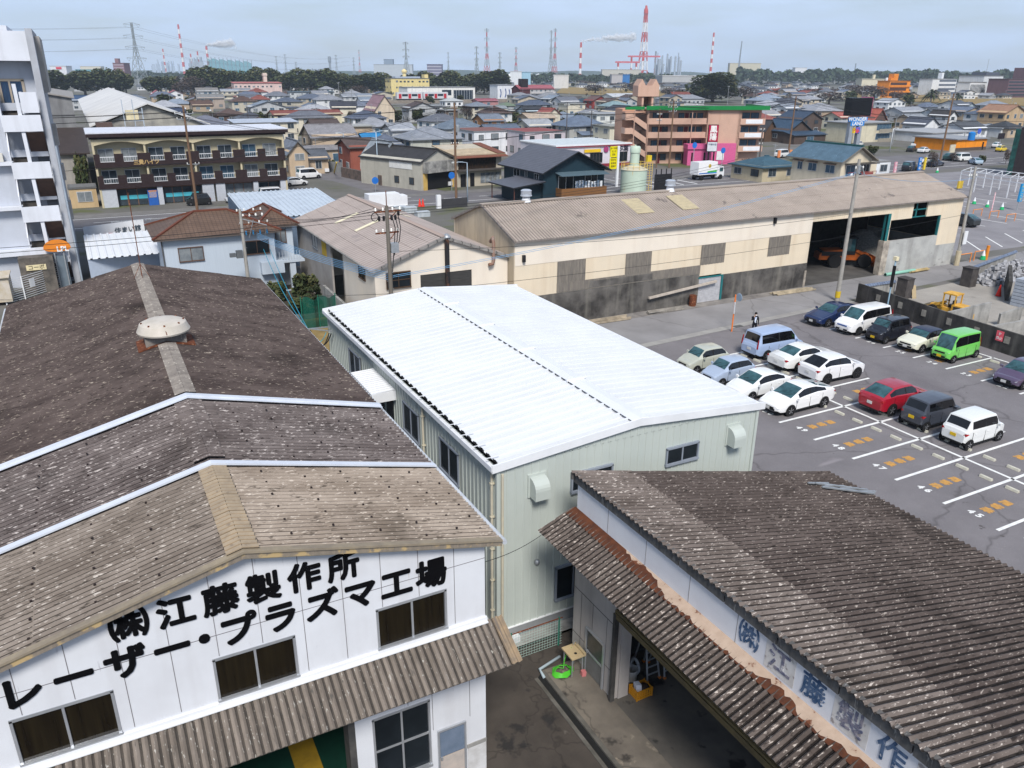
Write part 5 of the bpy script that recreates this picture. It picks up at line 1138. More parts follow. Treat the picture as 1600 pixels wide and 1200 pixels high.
def house(label, P, w, d, h, roof='gable', axis='x', rh=1.6, rot=0., wall=(.6,.57,.5), rcol=(.1,.105,.12), rk='tile', group=None, cat='house', ov=.5, win=True, seed=0, sto=None, annex=None, balcony=False, name='house', vis=(0,1,2), wk=None, chim=False, trim=None, wf=None, gcol=None):
    rnd = random.Random(hash(label) % 9973 if seed == 0 else seed) if False else random.Random(sum(map(ord, label))+seed)
    r = thing(name, label, cat, (P[0],P[1],0), rot, group)
    mb = MB(); mb.box(-w/2,w/2,0,d,0,h)
    if roof == 'gable':
        if axis == 'x': mb.extr([(-w/2,0,h),(-w/2,d,h),(-w/2,d/2,h+rh-.12)], (w,0,0))
        else: mb.extr([(-w/2,0,h),(w/2,0,h),(0,0,h+rh-.12)], (0,d,0))
    if roof == 'mono': mb.extr([(-w/2,0,h),(-w/2,d,h),(-w/2,d,h+rh-.05)], (w,0,0))
    mb.build('wall', wall_mat(wall), r, world=False)
    mb = MB(); roof_on(mb, w, d, h, roof, axis, rh, ov)
    ro = mb.build('roof', [roof_mat(rcol, rk), plain(trim or tuple(q*.5+.02 for q in rcol))], r, world=False)
    if chim: MB().box(w*.2,w*.2+.7,d*.45,d*.45+.7,h+rh*.5,h+rh+.8).build('chimney', wall_mat(wall), ro, world=False)
    sto = sto or max(1, int(round(h/2.8))); fh = h/sto
    if win:
        for k in range(sto):
            z = k*fh+fh*.34
            for face, L in ((0,w),(1,d),(2,d)):
                if face not in vis: continue
                n = max(1, int(L/3.2))
                for i in range(n):
                    if rnd.random() < .12: continue
                    t = (i+.5)/n*L+rnd.uniform(-.25,.25); ww = rnd.choice((1.1,1.65,1.65,1.8)); hh = rnd.choice((1.1,1.1,1.35))
                    if face == 0: pp = (-w/2+t,0,z)
                    elif face == 1: pp = (w/2,t,z)
                    else: pp = (-w/2,t,z)
                    window(r, pp, min(ww, L/n*.75), min(hh, fh*.5), face, rnd.choice((0,0,1,2)), wf if wf is not None else rnd.choice((0,0,1)))
    if annex:                                               # lower roof round the ground floor
        aw, ad, ah = annex; mb = MB(); x0 = -w/2
        mb.box(-aw/2,aw/2,-ad,0,0,ah); mb.build('porch_wall', wall_mat(wall), r, world=False)
        mb = MB(); pl = [(-aw/2-.4,-ad-.4,ah-.1),(aw/2+.4,-ad-.4,ah-.1),(aw/2+.4,-.01,ah+.7),(-aw/2-.4,-.01,ah+.7)]; slope(mb, pl); q = [Vector(v)-Vector((0,0,.12)) for v in pl]; mb.poly(q[::-1],1); [mb.poly([pl[i],pl[(i+1)%4],q[(i+1)%4],q[i]],1) for i in range(4)]
        mb.build('porch_roof', [roof_mat(rcol, rk), plain(tuple(q_*.5+.02 for q_ in rcol))], r, world=False)
        window(r, (0,-ad,.5), min(2.6, aw*.6), min(1.6, ah*.6), 0, 2, 0)
    if roof in ('hip','gable') and rnd.random() < .5:        # aerial and wall unit
        z = h+rh; mb = MB(); mb.tube([(w*.2,d*.5,z-.6),(w*.2,d*.5,z+2)], .05, 4); mb.bar((w*.2-.6,d*.5,z+1.9),(w*.2+.6,d*.5,z+1.7),.05,.05); mb.bar((w*.2,d*.5-.4,z+1.5),(w*.2,d*.5+.4,z+1.5),.05,.05); mb.build('aerial', M_galv, r, world=False); MB().box(w*.3,w*.3+.8,-.35,0,.3,.9).build('air_conditioner', M_white, r, world=False)
    if balcony:
        mb = MB(); z = fh*(sto-1); mb.box(-w*.35,w*.35,-1.1,-1.02,z-.1,z+.95); mb.box(-w*.35,-w*.35+.06,-1.02,0,z-.1,z+.95); mb.box(w*.35-.06,w*.35,-1.02,0,z-.1,z+.95); mb.box(-w*.35,w*.35,-1.1,0,z-.2,z-.1); mb.build('balcony', wall_mat(tuple(q*.8 for q in wall)), r, world=False)
    return r
# ================================================================ grey apartment block (left)
M_apt = mk('grey_render', (.50,.53,.60), (.44,.47,.53), rough=.8, scale=.4, streak=((.2,.2,.21), .5, .8))
M_aptw = mk('white_parapet', (.66,.68,.74), (.6,.62,.67), rough=.7, scale=.5, streak=((.35,.35,.36), .4, 1))
ap = thing('apartment_tower', 'tall pale grey apartment block with an outside stair at the left edge', 'apartment block', (-6, 81, 0))
mb = MB(); mb.box(-26,-2.0,81.7,96,0,20.4); mb.box(-26,-5.3,81.0,81.7,0,20.4); mb.box(-26,-2.3,80.7,96.2,20.4,20.55)
mb.build('wall', M_apt, ap)
MB().box(-2.35,-1.85,80.0,94,0,21.1).build('side_wall', mk('streaked_side_wall', (.42,.44,.48), (.36,.37,.4), scale=.8, rough=.9, streak=((.14,.135,.13), .6, 1.3)), ap)
for q in ((-1.45,82,92,16.2,20.6),(-1.5,83,84.4,11.8,13.6),(-1.5,83,84.4,8.8,10.2),(-1.5,83,84.4,5.3,6.9)): MB().box(-1.85,*q).build('side_box', plain((.36,.34,.32)), ap)
MB().box(-26,-2.36,80.2,80.4,18.67,20.9).box(-26,-2.36,80.4,81.5,18.67,18.8).box(-14,-3.6,80.6,92,20.55,21.3).build('roof_parapet', M_aptw, ap)
M_brown = mk('brown_stair_soffit', (.11,.065,.05), (.08,.05,.04), rough=.8)
for (z1, z0) in ((14.53,13.24),(10.8,9.47),(7.15,5.87),(3.68,2.27)):
    mb = MB(); mb.box(-5.25,-2.42,79.35,79.5,z0,z1); mb.box(-5.25,-5.12,79.5,81,z0,z1); mb.box(-5.2,-2.42,79.5,81,z0,z0+.18); mb.build('landing', M_aptw, ap)
    mb = MB(); mb.extr([(-5.25,79.4,z1-.1),(-5.25,79.4,z1+.9),(-5.25,81,z1+2.3),(-5.25,81,z1+1.2)], (.1,0,0)); mb.extr([(-4.0,79.45,z1+.0),(-3.72,79.45,z1-.0),(-3.75,79.45,z1+2.4),(-4.03,79.45,z1+2.4)], (0,.28,0)); mb.build('stair_post', M_aptw, ap)
    mb = MB(); [mb.box(-5.1,-4.0,79.6+i*.26,79.9+i*.26,z0+.18+i*.2,z0+.38+i*.2) for i in range(8)]; mb.build('stair', mk('dark_stair', (.05,.045,.04), (.08,.07,.06)), ap)
    MB().extr([(-3.7,79.5,z0-.06),(-2.42,79.5,z0-.06),(-2.42,81,z0-1.7),(-3.7,81,z0-1.7)], (0,.06,-.1)).build('stair_soffit', M_brown, ap)
    d_ = MB(); d_.box(-3.3,-2.5,81.62,81.7,z0+.2,z0+2.2); d_.build('door', plain((.16,.17,.19)), ap)
    MB().box(-5.2,-2.42,81.0,81.08,z1+.3,z1+.9).build('lamp_beam', M_apt, ap)
mb = MB(); mb.box(-3.6,-2.42,79.35,79.47,14.7,16.3); mb.box(-3.65,-3.5,79.4,81,14.6,16.3); mb.box(-5.3,-5.18,79.6,81,13.6,16.3); mb.build('upper_parapet', M_aptw, ap)
mb = MB(); mb.box(-5.1,-4.9,81.6,81.7,14.6,17.2); mb.box(-3.4,-3.2,81.6,81.7,14.6,17.2); mb.box(-5.1,-3.2,81.6,81.7,17.1,17.3); mb.box(-4.35,-4.2,81.6,81.7,14.6,17.1)
d_ = mb.build('door', mk('tan_door_frame', (.36,.31,.25)), ap); MB().box(-4.2,-3.4,81.62,81.69,14.9,17.1).box(-4.9,-4.35,81.64,81.69,14.6,17.1).build('door_glass', mk('blue_curtain_glass', (.03,.07,.14), (.02,.03,.06), rough=.1, scale=5, stretch=(5,1,.2)), d_)
MB().box(-26,-5.3,80.3,80.98,10.5,10.8).box(-26,-5.3,80.3,80.98,6.8,7.1).box(-26,-5.3,80.3,80.98,2.9,3.4).build('slab_edge', M_aptw, ap)
MB().tube([(-1.75,79.9,.2),(-1.75,79.9,12)], .08, 8).build('downpipe', plain((.35,.4,.46)), ap)
one('air_conditioner', MB().box(-6.6,-5.8,80.4,80.85,10.82,11.5), mk('aircon_white', (.6,.58,.53)), 'beige air conditioner on the apartment tower ledge', 'air conditioner')
# bits at the tower's foot
ftn = thing('white_railing', 'white steel railing fence before the apartment tower, seen over the dark roof', 'fence', (-5, 76, 0))
mb = MB(); px = [(-7.4,75.0),(-6.1,76.2),(-4.4,78.2),(-3.0,79.9)]
for p in px: mb.bar((p[0],p[1],0),(p[0],p[1],2.0),.09,.09)
mb.build('post', M_white, ftn); mb = MB()
for a, b in zip(px, px[1:]):
    for k in range(11): z = .15+k*.18; mb.bar((a[0],a[1],z),(b[0],b[1],z),.02,.035)
mb.build('slats', M_white, ftn)
MB().bar((-5.6,76.7,1.25),(-5.25,77.1,1.25),.03,.75).build('sign', plain((.75,.75,.76)), ftn)
one('dark_annex', MB().box(-6.2,-3.6,78.0,79.3,0,3.1), mk('stained_dark_wall', (.06,.055,.05), (.16,.14,.12), scale=1.5), 'dark stained annex wall behind the white railing', 'annex')
sg = one('cream_sign', MB().box(-5.7,-4.2,77.9,77.98,2.05,2.5), plain((.72,.62,.38)), 'cream signboard on the dark annex behind the railing', 'sign'); lettering('コーポ', .42, M_black, sg, (-4.95,77.89,2.27), (1,0,0), (0,0,1))
og = thing('shop_sign', 'rounded orange sign with white letters on a post at the tower foot', 'sign', (-3.2,78.9,0))
MB().extr([(-3.15+1.05*math.cos(t),78.8,3.6+(.72 if math.sin(t) > 0 else .3)*math.sin(t)) for t in [i*PI/12 for i in range(24)]], (0,.25,0)).build('board', mk('orange_sign', (.72,.22,.02), (.6,.2,.03)), og, smooth=True, ang=40)
MB().box(-3.5,-3.4,78.9,79,0,3.4).box(-2.8,-2.7,78.9,79,0,3.4).build('post', M_galv, og)
lettering('LPL', .62, plain((.8,.8,.8)), og, (-2.75,78.77,3.5), (1,0,.0), (0,0,1), off=.02, ext=.02)
one('door_panel', MB().box(-3.4,-2.6,79.05,79.15,0,2.9), plain((.16,.2,.24)), 'grey blue gate below the orange sign', 'gate')
one('parked_caravan', MB().box(-9.6,-6.9,74.8,77.2,.3,2.3).box(-9.7,-6.8,74.6,77.3,2.3,2.38), mk('cream_hut', (.45,.38,.27), (.55,.5,.44), scale=1.5), 'cream hut with rust stains at the left edge below the apartment tower', 'hut')
# ================================================================ grey house with the brown hip roof
gh = thing('hip_roof_house', 'pale blue house with a brown hipped roof right behind the dark factory roof', 'house', (9, 69, 0))
M_gw = mk('pale_blue_siding', (.47,.53,.60), (.43,.49,.56), rough=.6, scale=1, stretch=(14,14,.4)); M_brt = roof_mat((.13,.085,.062)); M_rid = plain((.15,.05,.03))
mb = MB(); mb.box(4.6,13.4,69.0,75.2,0,5.45); mb.box(13.4,15.5,71.4,77.5,0,5.45); mb.build('wall', M_gw, gh)
def hip_world(parent, x0,x1,y0,y1,ze,zr,mat, axis='x'):
    mb = MB()
    if axis == 'x': r=(y1-y0)/2; A,B=(x0+r,(y0+y1)/2,zr),(x1-r,(y0+y1)/2,zr)
    else: r=(x1-x0)/2; A,B=((x0+x1)/2,y0+r,zr),((x0+x1)/2,y1-r,zr)
    c=[(x0,y0,ze),(x1,y0,ze),(x1,y1,ze),(x0,y1,ze)]
    pl=[[c[0],c[1],B,A],[c[1],c[2],B],[c[2],c[3],A,B],[c[3],c[0],A]] if axis=='x' else [[c[0],c[1],A],[c[1],c[2],B,A],[c[2],c[3],B],[c[3],c[0],A,B]]
    for p in pl: slope(mb,p)
    mb.box(x0+.05,x1-.05,y0+.05,y1-.05,ze-.16,ze-.01,1)
    for q,t in ((c[0],A),(c[1],B if axis=='x' else A),(c[2],B),(c[3],A if axis=='x' else B)): mb.bar(Vector(q)+Vector((0,0,.05)),Vector(t)+Vector((0,0,.05)),.18,.12,2)
    mb.bar(Vector(A)+Vector((0,0,.06)),Vector(B)+Vector((0,0,.06)),.2,.14,2)
    return mb.build('roof', [mat, plain((.12,.1,.09)), M_rid], parent)
hip_world(gh, 3.9,14.0,68.4,75.8,5.5,6.95,M_brt); hip_world(gh, 12.2,16.1,70.9,78.2,5.45,6.6,M_brt,'y')
fb = plain((.12,.07,.05)); sash(gh, 5.7, 7.6, 3.5, 4.6, 68.95, 2, 1, gm=M_pane[1], fm=fb); sash(gh, 10.9, 12.9, 3.6, 4.7, 68.95, 2, 1, gm=M_glass, fm=fb); sash(gh, 14.0, 14.9, 3.9, 5.0, 71.35, 2, 1, gm=M_pane[1], fm=fb)
MB().box(13.5,15.9,69.3,71.4,2.5,2.7).box(13.5,15.6,69.3,69.4,.0,.1).box(14.6,15.1,69.4,69.8,0,2.5).box(12.0,13.9,68.3,69,1.9,2.9).build('porch', M_gw, gh)
mb = MB(); mb.box(13.42,13.5,69.5,71.4,2.7,3.5); [mb.box(13.5+i*.25,13.53+i*.25,69.35,69.4,2.7,3.5) for i in range(9)]; mb.build('balcony_rail', plain((.5,.55,.6)), gh)
MB().tube([(4.55,68.9,.2),(4.55,68.9,5.4)], .06, 6).build('downpipe', plain((.1,.1,.1)), gh)
# white rib-roofed store, its roof seen over the ridge
def quad_building(name, label, cat, q, z, wmat, rmat, rib=None, base=0, drop=0):
    c = sum((Vector(p).to_3d() for p in q), Vector((0,0,0)))/4; r = thing(name, label, cat, (c.x,c.y,base)); mb = MB()
    lo = [Vector((p[0],p[1],base)) for p in q]; hi = [Vector((p[0],p[1],z-.05)) for p in q]; mb.mesh(lo+hi, [(3,2,1,0),(4,5,6,7),(0,1,5,4),(1,2,6,5),(2,3,7,6),(3,0,4,7)]); mb.build('wall', wmat, r)
    mb = MB(); Q = [Vector((p[0],p[1],z)) for p in q]
    if rib: fold(mb, Q[3]+Vector((0,0,drop)), Q[2]-Q[3], Q[0]-Q[3]-Vector((0,0,drop)), rib, .09, 0, (None,1))
    else: mb.mesh(Q+[v+Vector((0,0,.16)) for v in Q], [(3,2,1,0),(4,5,6,7),(0,1,5,4),(1,2,6,5),(2,3,7,6),(3,0,4,7)])
    mb.build('roof', [rmat, M_dark], r); return r
st = quad_building('store_shed', 'white store with a ribbed white roof between the apartment tower and the blue house', 'store', [at(137,406,3.3),at(248,386,3.3),at(236,364,3.3),at(131,372,3.3)], 3.3, mk('pale_blue_wall', (.46,.52,.62), (.42,.48,.57)), M_wroof, .6, 0, .25)
bb = thing('signboard', 'long white fascia board with dark letters and a red arc behind the white store', 'signboard', at(185,372,2.0)); 
A_, B_ = aty(131,365,88), aty(226,352,88); dd = (B_-A_).normalized()
mb = MB(); mb.extr([A_+Vector((0,1.0,-1.5)),B_+Vector((0,1.0,-1.5)),B_+Vector((0,1,.45)),A_+Vector((0,1,.45))], (0,.12,0)); mb.build('board', M_white, bb)
lettering('住まい館', .62, plain((.06,.08,.1)), bb, A_.lerp(B_,.72)+Vector((0,.95,-.35)), dd, (0,0,1), off=.01)
MB().tube([A_.lerp(B_,.4)+Vector((.9*math.cos(t),.95,-1.0+.5*math.sin(t))) for t in [PI*i/10 for i in range(11)]], .05, 5).build('arc', plain((.6,.06,.05)), bb)
quad_building('metal_roof_workshop', 'blue walled workshop with a wide pale metal roof beyond the blue house', 'workshop', [(13.0,78.5),(24.2,78.5),(24.0,95),(13.8,95)], 4.9, mk('blue_grey_wall', (.12,.17,.24), (.1,.14,.2)), mk('pale_metal_roof', (.5,.56,.62), (.42,.47,.53), rough=.4, scale=.6), .5, 0, .3)
# ================================================================ brown apartment with shops
ba = thing('balcony_apartment', 'three storey cream and dark brown apartment over shops, letters on its parapet', 'apartment block', (14.4, 126, 0))
M_bcream = mk('cream_render', (.54,.47,.31), (.48,.42,.29), rough=.8); M_bbrown = mk('dark_brown_parapet', (.025,.015,.017), (.035,.022,.022), rough=.7)
mb = MB(); mb.box(1.6,27.2,127.2,137,0,9.2); mb.box(1.5,1.75,126,127.2,0,9.2); mb.box(27.1,27.35,126,127.2,0,9.2)
for k in range(5): mb.box(1.55+k*6.4,1.8+k*6.4,126.15,127.2,2.6,9.0)
for k in range(4):                                           # arched head of the top storey
    xa = 1.75+k*6.38; n = 10
    for i in range(n):
        t0, t1 = i/n, (i+1)/n; z0_, z1_ = [8.35+.5*math.sin(PI*t) for t in (t0, t1)]
        mb.extr([(xa+6.38*t0,126.02,9.2),(xa+6.38*t1,126.02,9.2),(xa+6.38*t1,126.02,z1_),(xa+6.38*t0,126.02,z0_)], (0,.14,0))
mb.build('wall', M_bcream, ba)
MB().box(1.0,28.0,125.5,137.5,9.62,10.1).box(1.3,27.7,125.9,137.2,9.2,9.62,1).build('roof', [mk('white_roof_deck', (.62,.64,.7), (.5,.52,.58)), M_bbrown], ba)
MB().box(0.98,28.02,125.44,125.5,9.5,9.95).build('fascia', M_bbrown, ba)
WX = [aty(120+.2125*q, 250, 126).x for q in (222,395,595,757,950,1105,1285,1435)]
for zf in (2.6, 5.5):
    mb = MB(); mb.box(1.5,27.35,125.9,126.05,zf-.05,zf+.65); mb.box(1.5,27.35,126.05,127.2,zf-.05,zf+.12)
    xs = [1.5]+[v for x in WX for v in (x-.85, x+.95)]+[27.35]
    for i in range(0, len(xs), 2): mb.box(xs[i],xs[i+1],125.9,126.05,zf+.65,zf+1.75)
    mb.build('parapet', M_bbrown, ba)
    for x in WX:
        sash(ba, x-.95, x+.95, zf+.2, zf+2.35, 127.13, 2, 1, gm=M_pane[(0,0,2,1)[int(x*7+zf) % 4]], fm=M_alu)
        mb = MB(); mb.box(x-.85,x+.95,125.93,125.97,zf+1.3,zf+1.38); mb.box(x-.85,x+.95,125.93,125.97,zf+.68,zf+.75); [mb.box(x-.85+i*.3,x-.82+i*.3,125.93,125.97,zf+.7,zf+1.32) for i in range(7)]; mb.build('railing', M_white, ba)
    for x in WX[1::3]: MB().box(x+.5,x+1.0,126.2,126.6,zf+.15,zf+.75).build('air_conditioner', plain((.6,.6,.6)), ba)
for i, ch in enumerate('三貴ハイツ'): lettering(ch, .72, plain((.5,.34,.15)), ba, (aty(213+8.2*i,256,125.9).x, 125.88, 5.98), (1,0,0), (0,0,1), off=.02, ext=.03)
mb = MB()
for a, b in ((1.6,3.6),(8.9,9.6),(15.0,16.6),(16.9,18.2),(22.3,23.0),(26.3,27.3)): mb.box(a,b,126.05,127.2,0,2.55)
mb.build('shop_pier', mk('pale_grey_pier', (.5,.52,.56), (.44,.46,.5)), ba)
for a, b, c in ((3.6,8.9,0),(9.6,15.0,0),(18.2,22.3,1),(23.0,26.3,0)):
    mb = MB(); n = max(2, int((b-a)/1.3)); mb.box(a,b,126.9,127.0,2.3,2.55)
    for i in range(n+1): x = a+(b-a)*i/n; mb.box(x-.05,x+.05,126.88,127.0,0,2.4)
    f = mb.build('shopfront', mk('brown_shop_frame', (.2,.11,.07)), ba); MB().box(a,b,126.94,126.98,.1,2.35).build('pane', M_pane[0 if c == 0 else 1], f)
    if c == 0: MB().box(a+.4,b-.5,126.9,126.935,.9,1.45).build('window_poster', plain((.08,.45,.55)), f)
vm = thing('vending_machine', 'blue vending machine at the front of the brown apartment shops', 'vending machine', (8.2,126.1,0)); MB().box(7.55,8.85,125.9,126.7,0,2.1).build('case', plain((.03,.12,.42), rough=.35), vm); MB().box(7.7,8.7,125.87,125.9,1.1,1.9).build('display', mk('vending_display', (.4,.3,.2), (.15,.2,.45), scale=4), vm); MB().box(7.65,8.75,125.88,125.9,1.92,2.08).build('header', plain((.6,.25,.08)), vm)
car('tall', (.012,.014,.015), 'black box shaped car parked before the brown apartment shops', 13.9, 123.4, PI, 'cars near the brown apartment'); car('hatch', (.55,.57,.6), 'silver hatchback parked before the brown apartment shops', 19.6, 123.6, PI, 'cars near the brown apartment'); car('wagon', (.7,.7,.7), 'white wagon half hidden by the pale metal roof', 24.6, 123.8, 0, 'cars near the brown apartment')
# ================================================================ dark blue house, silo, cream house
M_navy = mk('navy_siding', (.010,.028,.042), (.014,.035,.05), rough=.6, scale=2, stretch=(1,1,6))
nh = thing('navy_house', 'dark blue two storey house with a grey tiled gable roof and a brown balcony', 'house', (65.4, 104.3, 0))
mb = MB(); mb.box(60,70.8,104.3,117,0,4.6); mb.extr([(60,104.3,4.6),(70.8,104.3,4.6),(65.4,104.3,7.0)], (0,12.7,0)); mb.build('wall', M_navy, nh)
mb = MB(); M_navr = mk('grey_roof_tile', (.115,.12,.145), (.09,.095,.115), rough=.5, scale=1.2, lines=(.0,.42,.75))
for xa in (59.3, 71.5):
    p = [(xa,118,4.28),(xa,103.3,4.28),(65.4,103.3,7.2),(65.4,118,7.2)]; slope(mb, p if xa < 65 else p[::-1][2:]+p[::-1][:2]); q = [Vector(v)-Vector((0,0,.2)) for v in p]; mb.poly(q,1); [mb.poly([p[i],p[(i+1)%4],q[(i+1)%4],q[i]],1) for i in range(4)]
mb.build('roof', [M_navr, plain((.02,.022,.028))], nh)
mb = MB(); p = [(54.6,111.8,2.45),(54.6,103.5,2.45),(60.0,103.5,3.1),(60.0,111.8,3.1)]; slope(mb, p); q = [Vector(v)-Vector((0,0,.18)) for v in p]; mb.poly(q,1); [mb.poly([p[i],p[(i+1)%4],q[(i+1)%4],q[i]],1) for i in range(4)]
pr = mb.build('porch_roof', [M_navr, plain((.02,.022,.028))], nh)
mb = MB(); [mb.box(x-.06,x+.06,y-.06,y+.06,0,2.4) for x, y in ((55,104),(55,111.3))]; mb.build('porch_post', plain((.12,.05,.04)), nh)
MB().box(56.5,60,105,111,0,2.45).build('porch_wall', M_navy, nh)
wfw = plain((.75,.75,.74))
for a, b, z0, z1 in ((111.6,113.6,2.9,4.0),(109.2,110.0,2.9,4.0),(105.6,107.0,2.6,3.9)): sash_x(nh, a, b, z0, z1, 60, 2, fm=wfw, gm=M_glass)
sash(nh, 62.6, 65.2, 1.6, 3.6, 104.25, 2, 1, gm=M_glass, fm=wfw); sash(nh, 67.3, 69.5, 1.6, 3.6, 104.25, 2, 1, gm=M_glass, fm=wfw)
mb = MB(); mb.box(62.2,70.2,102.6,102.75,.75,1.95); mb.box(62.2,62.3,102.75,104.3,.75,1.95); mb.box(70.1,70.2,102.75,104.3,.75,1.95); mb.build('balcony', mk('brown_timber', (.22,.105,.04), (.17,.08,.03), scale=3, stretch=(1,1,7)), nh)
MB().extr([(62.0,104.3,4.2),(62.0,102.3,3.85),(62.0,102.3,3.78),(62.0,104.3,4.12)], (8.4,0,0)).build('awning', mk('grey_awning', (.10,.15,.18), (.08,.12,.15), rough=.4), nh)
mb = MB(); rl = random.Random(5)
for i in range(9): x = 64.8+i*.55; mb.box(x,x+.4,102.95,103.0,1.95-rl.random()*.2,2.7+rl.random()*.35)
tag(mb.build('laundry', mk('laundry_cloth', (.6,.62,.65), (.1,.14,.2), scale=1.5, lo=.45, hi=.55)), 'row of laundry hanging above the brown balcony of the dark blue house', 'laundry')
sl_ = thing('silo', 'pale green cylindrical silo with a yellow cage ladder behind the long shed', 'silo', (76.6,104.6,0))
M_silo = mk('pale_green_steel', (.50,.60,.50), (.44,.53,.44), rough=.5, scale=.5, spot=((.55,.42,.18), 1.1, .64, (2,2,.35), .1))
MB().lathe([(2.05,0),(2.05,3.95),(2.0,4.0)], (76.6,104.6,0), 36).build('tank', M_silo, sl_, smooth=True, ang=40)
MB().lathe([(2.15,3.95),(2.1,4.05),(.75,4.55),(.01,4.6)], (76.6,104.6,0), 36).build('cone_top', mk('cream_steel', (.55,.5,.36), (.5,.47,.38), scale=1.5), sl_, smooth=True, ang=40)
MB().lathe([(.72,4.5),(.72,6.45),(.82,6.5),(.82,7.3),(.7,7.45),(.12,7.5),(.12,7.65),(.01,7.66)], (76.6,104.6,0), 28).build('neck', M_silo, sl_, smooth=True, ang=40)
mb = MB(); M_yel = mk('yellow_steel', (.72,.52,.12), (.62,.44,.12), rough=.5)
for k in range(14):
    t = k*2*PI/14; mb.bar((76.6+2.05*math.cos(t),104.6+2.05*math.sin(t),4.0),(76.6+2.05*math.cos(t),104.6+2.05*math.sin(t),5.0),.05,.05)
for z in (4.5,5.0): mb.tube([(76.6+2.05*math.cos(k*PI/12),104.6+2.05*math.sin(k*PI/12),z) for k in range(25)], .035, 5)
mb.build('railing', M_yel, sl_); mb = MB()
for x in (78.5,79.1,79.6): mb.bar((x,103.9,0),(x,103.9,5.2),.06,.06)
for k in range(13): mb.bar((78.5,103.9,.3+k*.38),(79.6,103.9,.3+k*.38),.04,.04)
mb.build('ladder_cage', M_yel, sl_)
tag(MB().box(79.4,80.2,105.0,105.5,4.9,5.9).build('beacon', plain((.7,.5,.03))), 'yellow box on top of the cage ladder beside the silo', 'box')
bf = thing('black_fence', 'tall black hoarding fence beside the silo', 'fence', (81.5,103.6,0)); MB().box(79.9,83.3,103.5,103.6,0,3.1).build('panel', M_black, bf)
mb = MB(); [mb.box(80.2+k*1.0,80.3+k*1.0,103.6,103.75,0,3.9) for k in range(4)]; mb.build('post', M_black, bf)
ch = thing('cream_house', 'cream house with a blue grey tiled gable roof right behind the long shed', 'house', (109.3, 90, 0))
M_chw = wall_mat((.66,.58,.44)); M_chr = roof_mat((.10,.17,.23))
mb = MB(); mb.box(105.9,112.7,90,100.2,0,5.4); mb.extr([(105.9,90,5.4),(112.7,90,5.4),(109.3,90,7.3)], (0,10.2,0)); mb.box(112.7,116,91.5,96,0,4.6); mb.build('wall', M_chw, ch)
mb = MB()
for xa in (105.1, 113.5):
    p = [(xa,101,5.2),(xa,89.2,5.2),(109.3,89.2,7.47),(109.3,101,7.47)]; slope(mb, p if xa < 109 else p[::-1][2:]+p[::-1][:2]); q = [Vector(v)-Vector((0,0,.18)) for v in p]; mb.poly(q,1); [mb.poly([p[i],p[(i+1)%4],q[(i+1)%4],q[i]],1) for i in range(4)]
mb.bar((109.3,89.2,7.53),(109.3,101,7.53),.35,.25,2); mb.build('roof', [M_chr, plain((.2,.18,.15)), plain((.02,.09,.09))], ch)
for a, b in ((97.9,98.9),(94.9,96.6),(91.2,93.0)): sash_x(ch, a, b, 3.3, 4.5, 105.9, 2, fm=M_alu, gm=M_pane[2])
for a in (97.9,94.9,91.2): MB().box(105.3,105.9,a-.2,a+2.0,4.65,4.75).build('window_hood', plain((.2,.12,.09)), ch)
sash(ch, 107.0, 109.0, 2.9, 4.6, 89.95, 2, 1, gm=M_pane[2], fm=M_alu); sash(ch, 110.0, 112.3, 2.9, 4.6, 89.95, 3, 1, gm=M_glass, fm=M_alu)
MB().box(106.6,113.0,88.6,90,4.75,4.9).build('awning', plain((.07,.065,.06)), ch)
mb = MB(); mb.bar((106.3,88.8,3.6),(112.8,88.8,3.6),.06,.08); mb.box(109.3,112,88.75,88.8,2.6,3.5); [mb.bar((106.3+k*.8,88.8,2.4),(106.3+k*.8,88.8,3.6),.05,.05) for k in range(9)]; mb.build('balcony_rail', plain((.25,.06,.05)), ch)
MB().lathe([(.35,0),(.25,.1),(.01,.14)], (106.9,88.6,3.2), 14, axis='y').build('satellite_dish', M_white, ch, smooth=True)
house('small cream house with a teal hipped roof left of the cream house', (at(1222,260,2.6)), 9, 8, 2.8, 'hip', 'x', 1.3, 0, (.55,.47,.33), (.05,.11,.15), ov=.6)
house('small white shed with one dark window right of the cream house', (118.3,92,0), 3.4, 4, 4.4, 'flat', wall=(.66,.68,.7), rcol=(.5,.5,.5), ov=.05, cat='shed')
# ================================================================ old garage and timber shop at the junction
gg = house('stained concrete garage with a black roof and a dark open bay at the junction', (51.6,124.6,0), 7.6, 15, 4.6, 'gable', 'y', 1.7, R(22), (.46,.44,.38), (.045,.042,.042), rk='sheet', win=False, cat='garage', ov=.25, name='garage')
mb = MB(); mb.box(-2.6,3.0,-.08,0,.02,2.7); mb.build('open_bay', M_dark, gg, world=False)
mb = MB(); mb.box(-3.3,-2.6,-.25,0,0,2.75); mb.box(3.0,3.5,-.25,0,0,2.75); mb.build('yellow_pier', plain((.6,.40,.12)), gg, world=False)
mb = MB(); mb.box(-3.4,3.6,-1.0,0,2.75,2.95); mb.box(-3.4,3.6,-.95,-.02,2.95,4.5); mb.build('bay_canopy', mk('stained_bay_hood', (.4,.39,.36), (.16,.155,.15), scale=1, streak=((.04,.04,.04), .8, 1.2)), gg, world=False)
mb = MB(); mb.box(-3.86,-3.8,2,7.5,3.2,4.3); mb.build('name_board', plain((.7,.7,.68)), gg, world=False)
for y in (2.2, 5.8): window(gg, (-3.8,y,.9), 1.0, 1.0, 2, 0, 1)
ws = house('old timber shop with a beige and rust metal roof beside the stained garage', (59.3,124.8,0), 8.6, 8, 5.2, 'mono', 'x', 1.0, R(3), (.50,.45,.36), (.50,.39,.25), rk='sheet', win=False, cat='shop', ov=.5, name='shop')
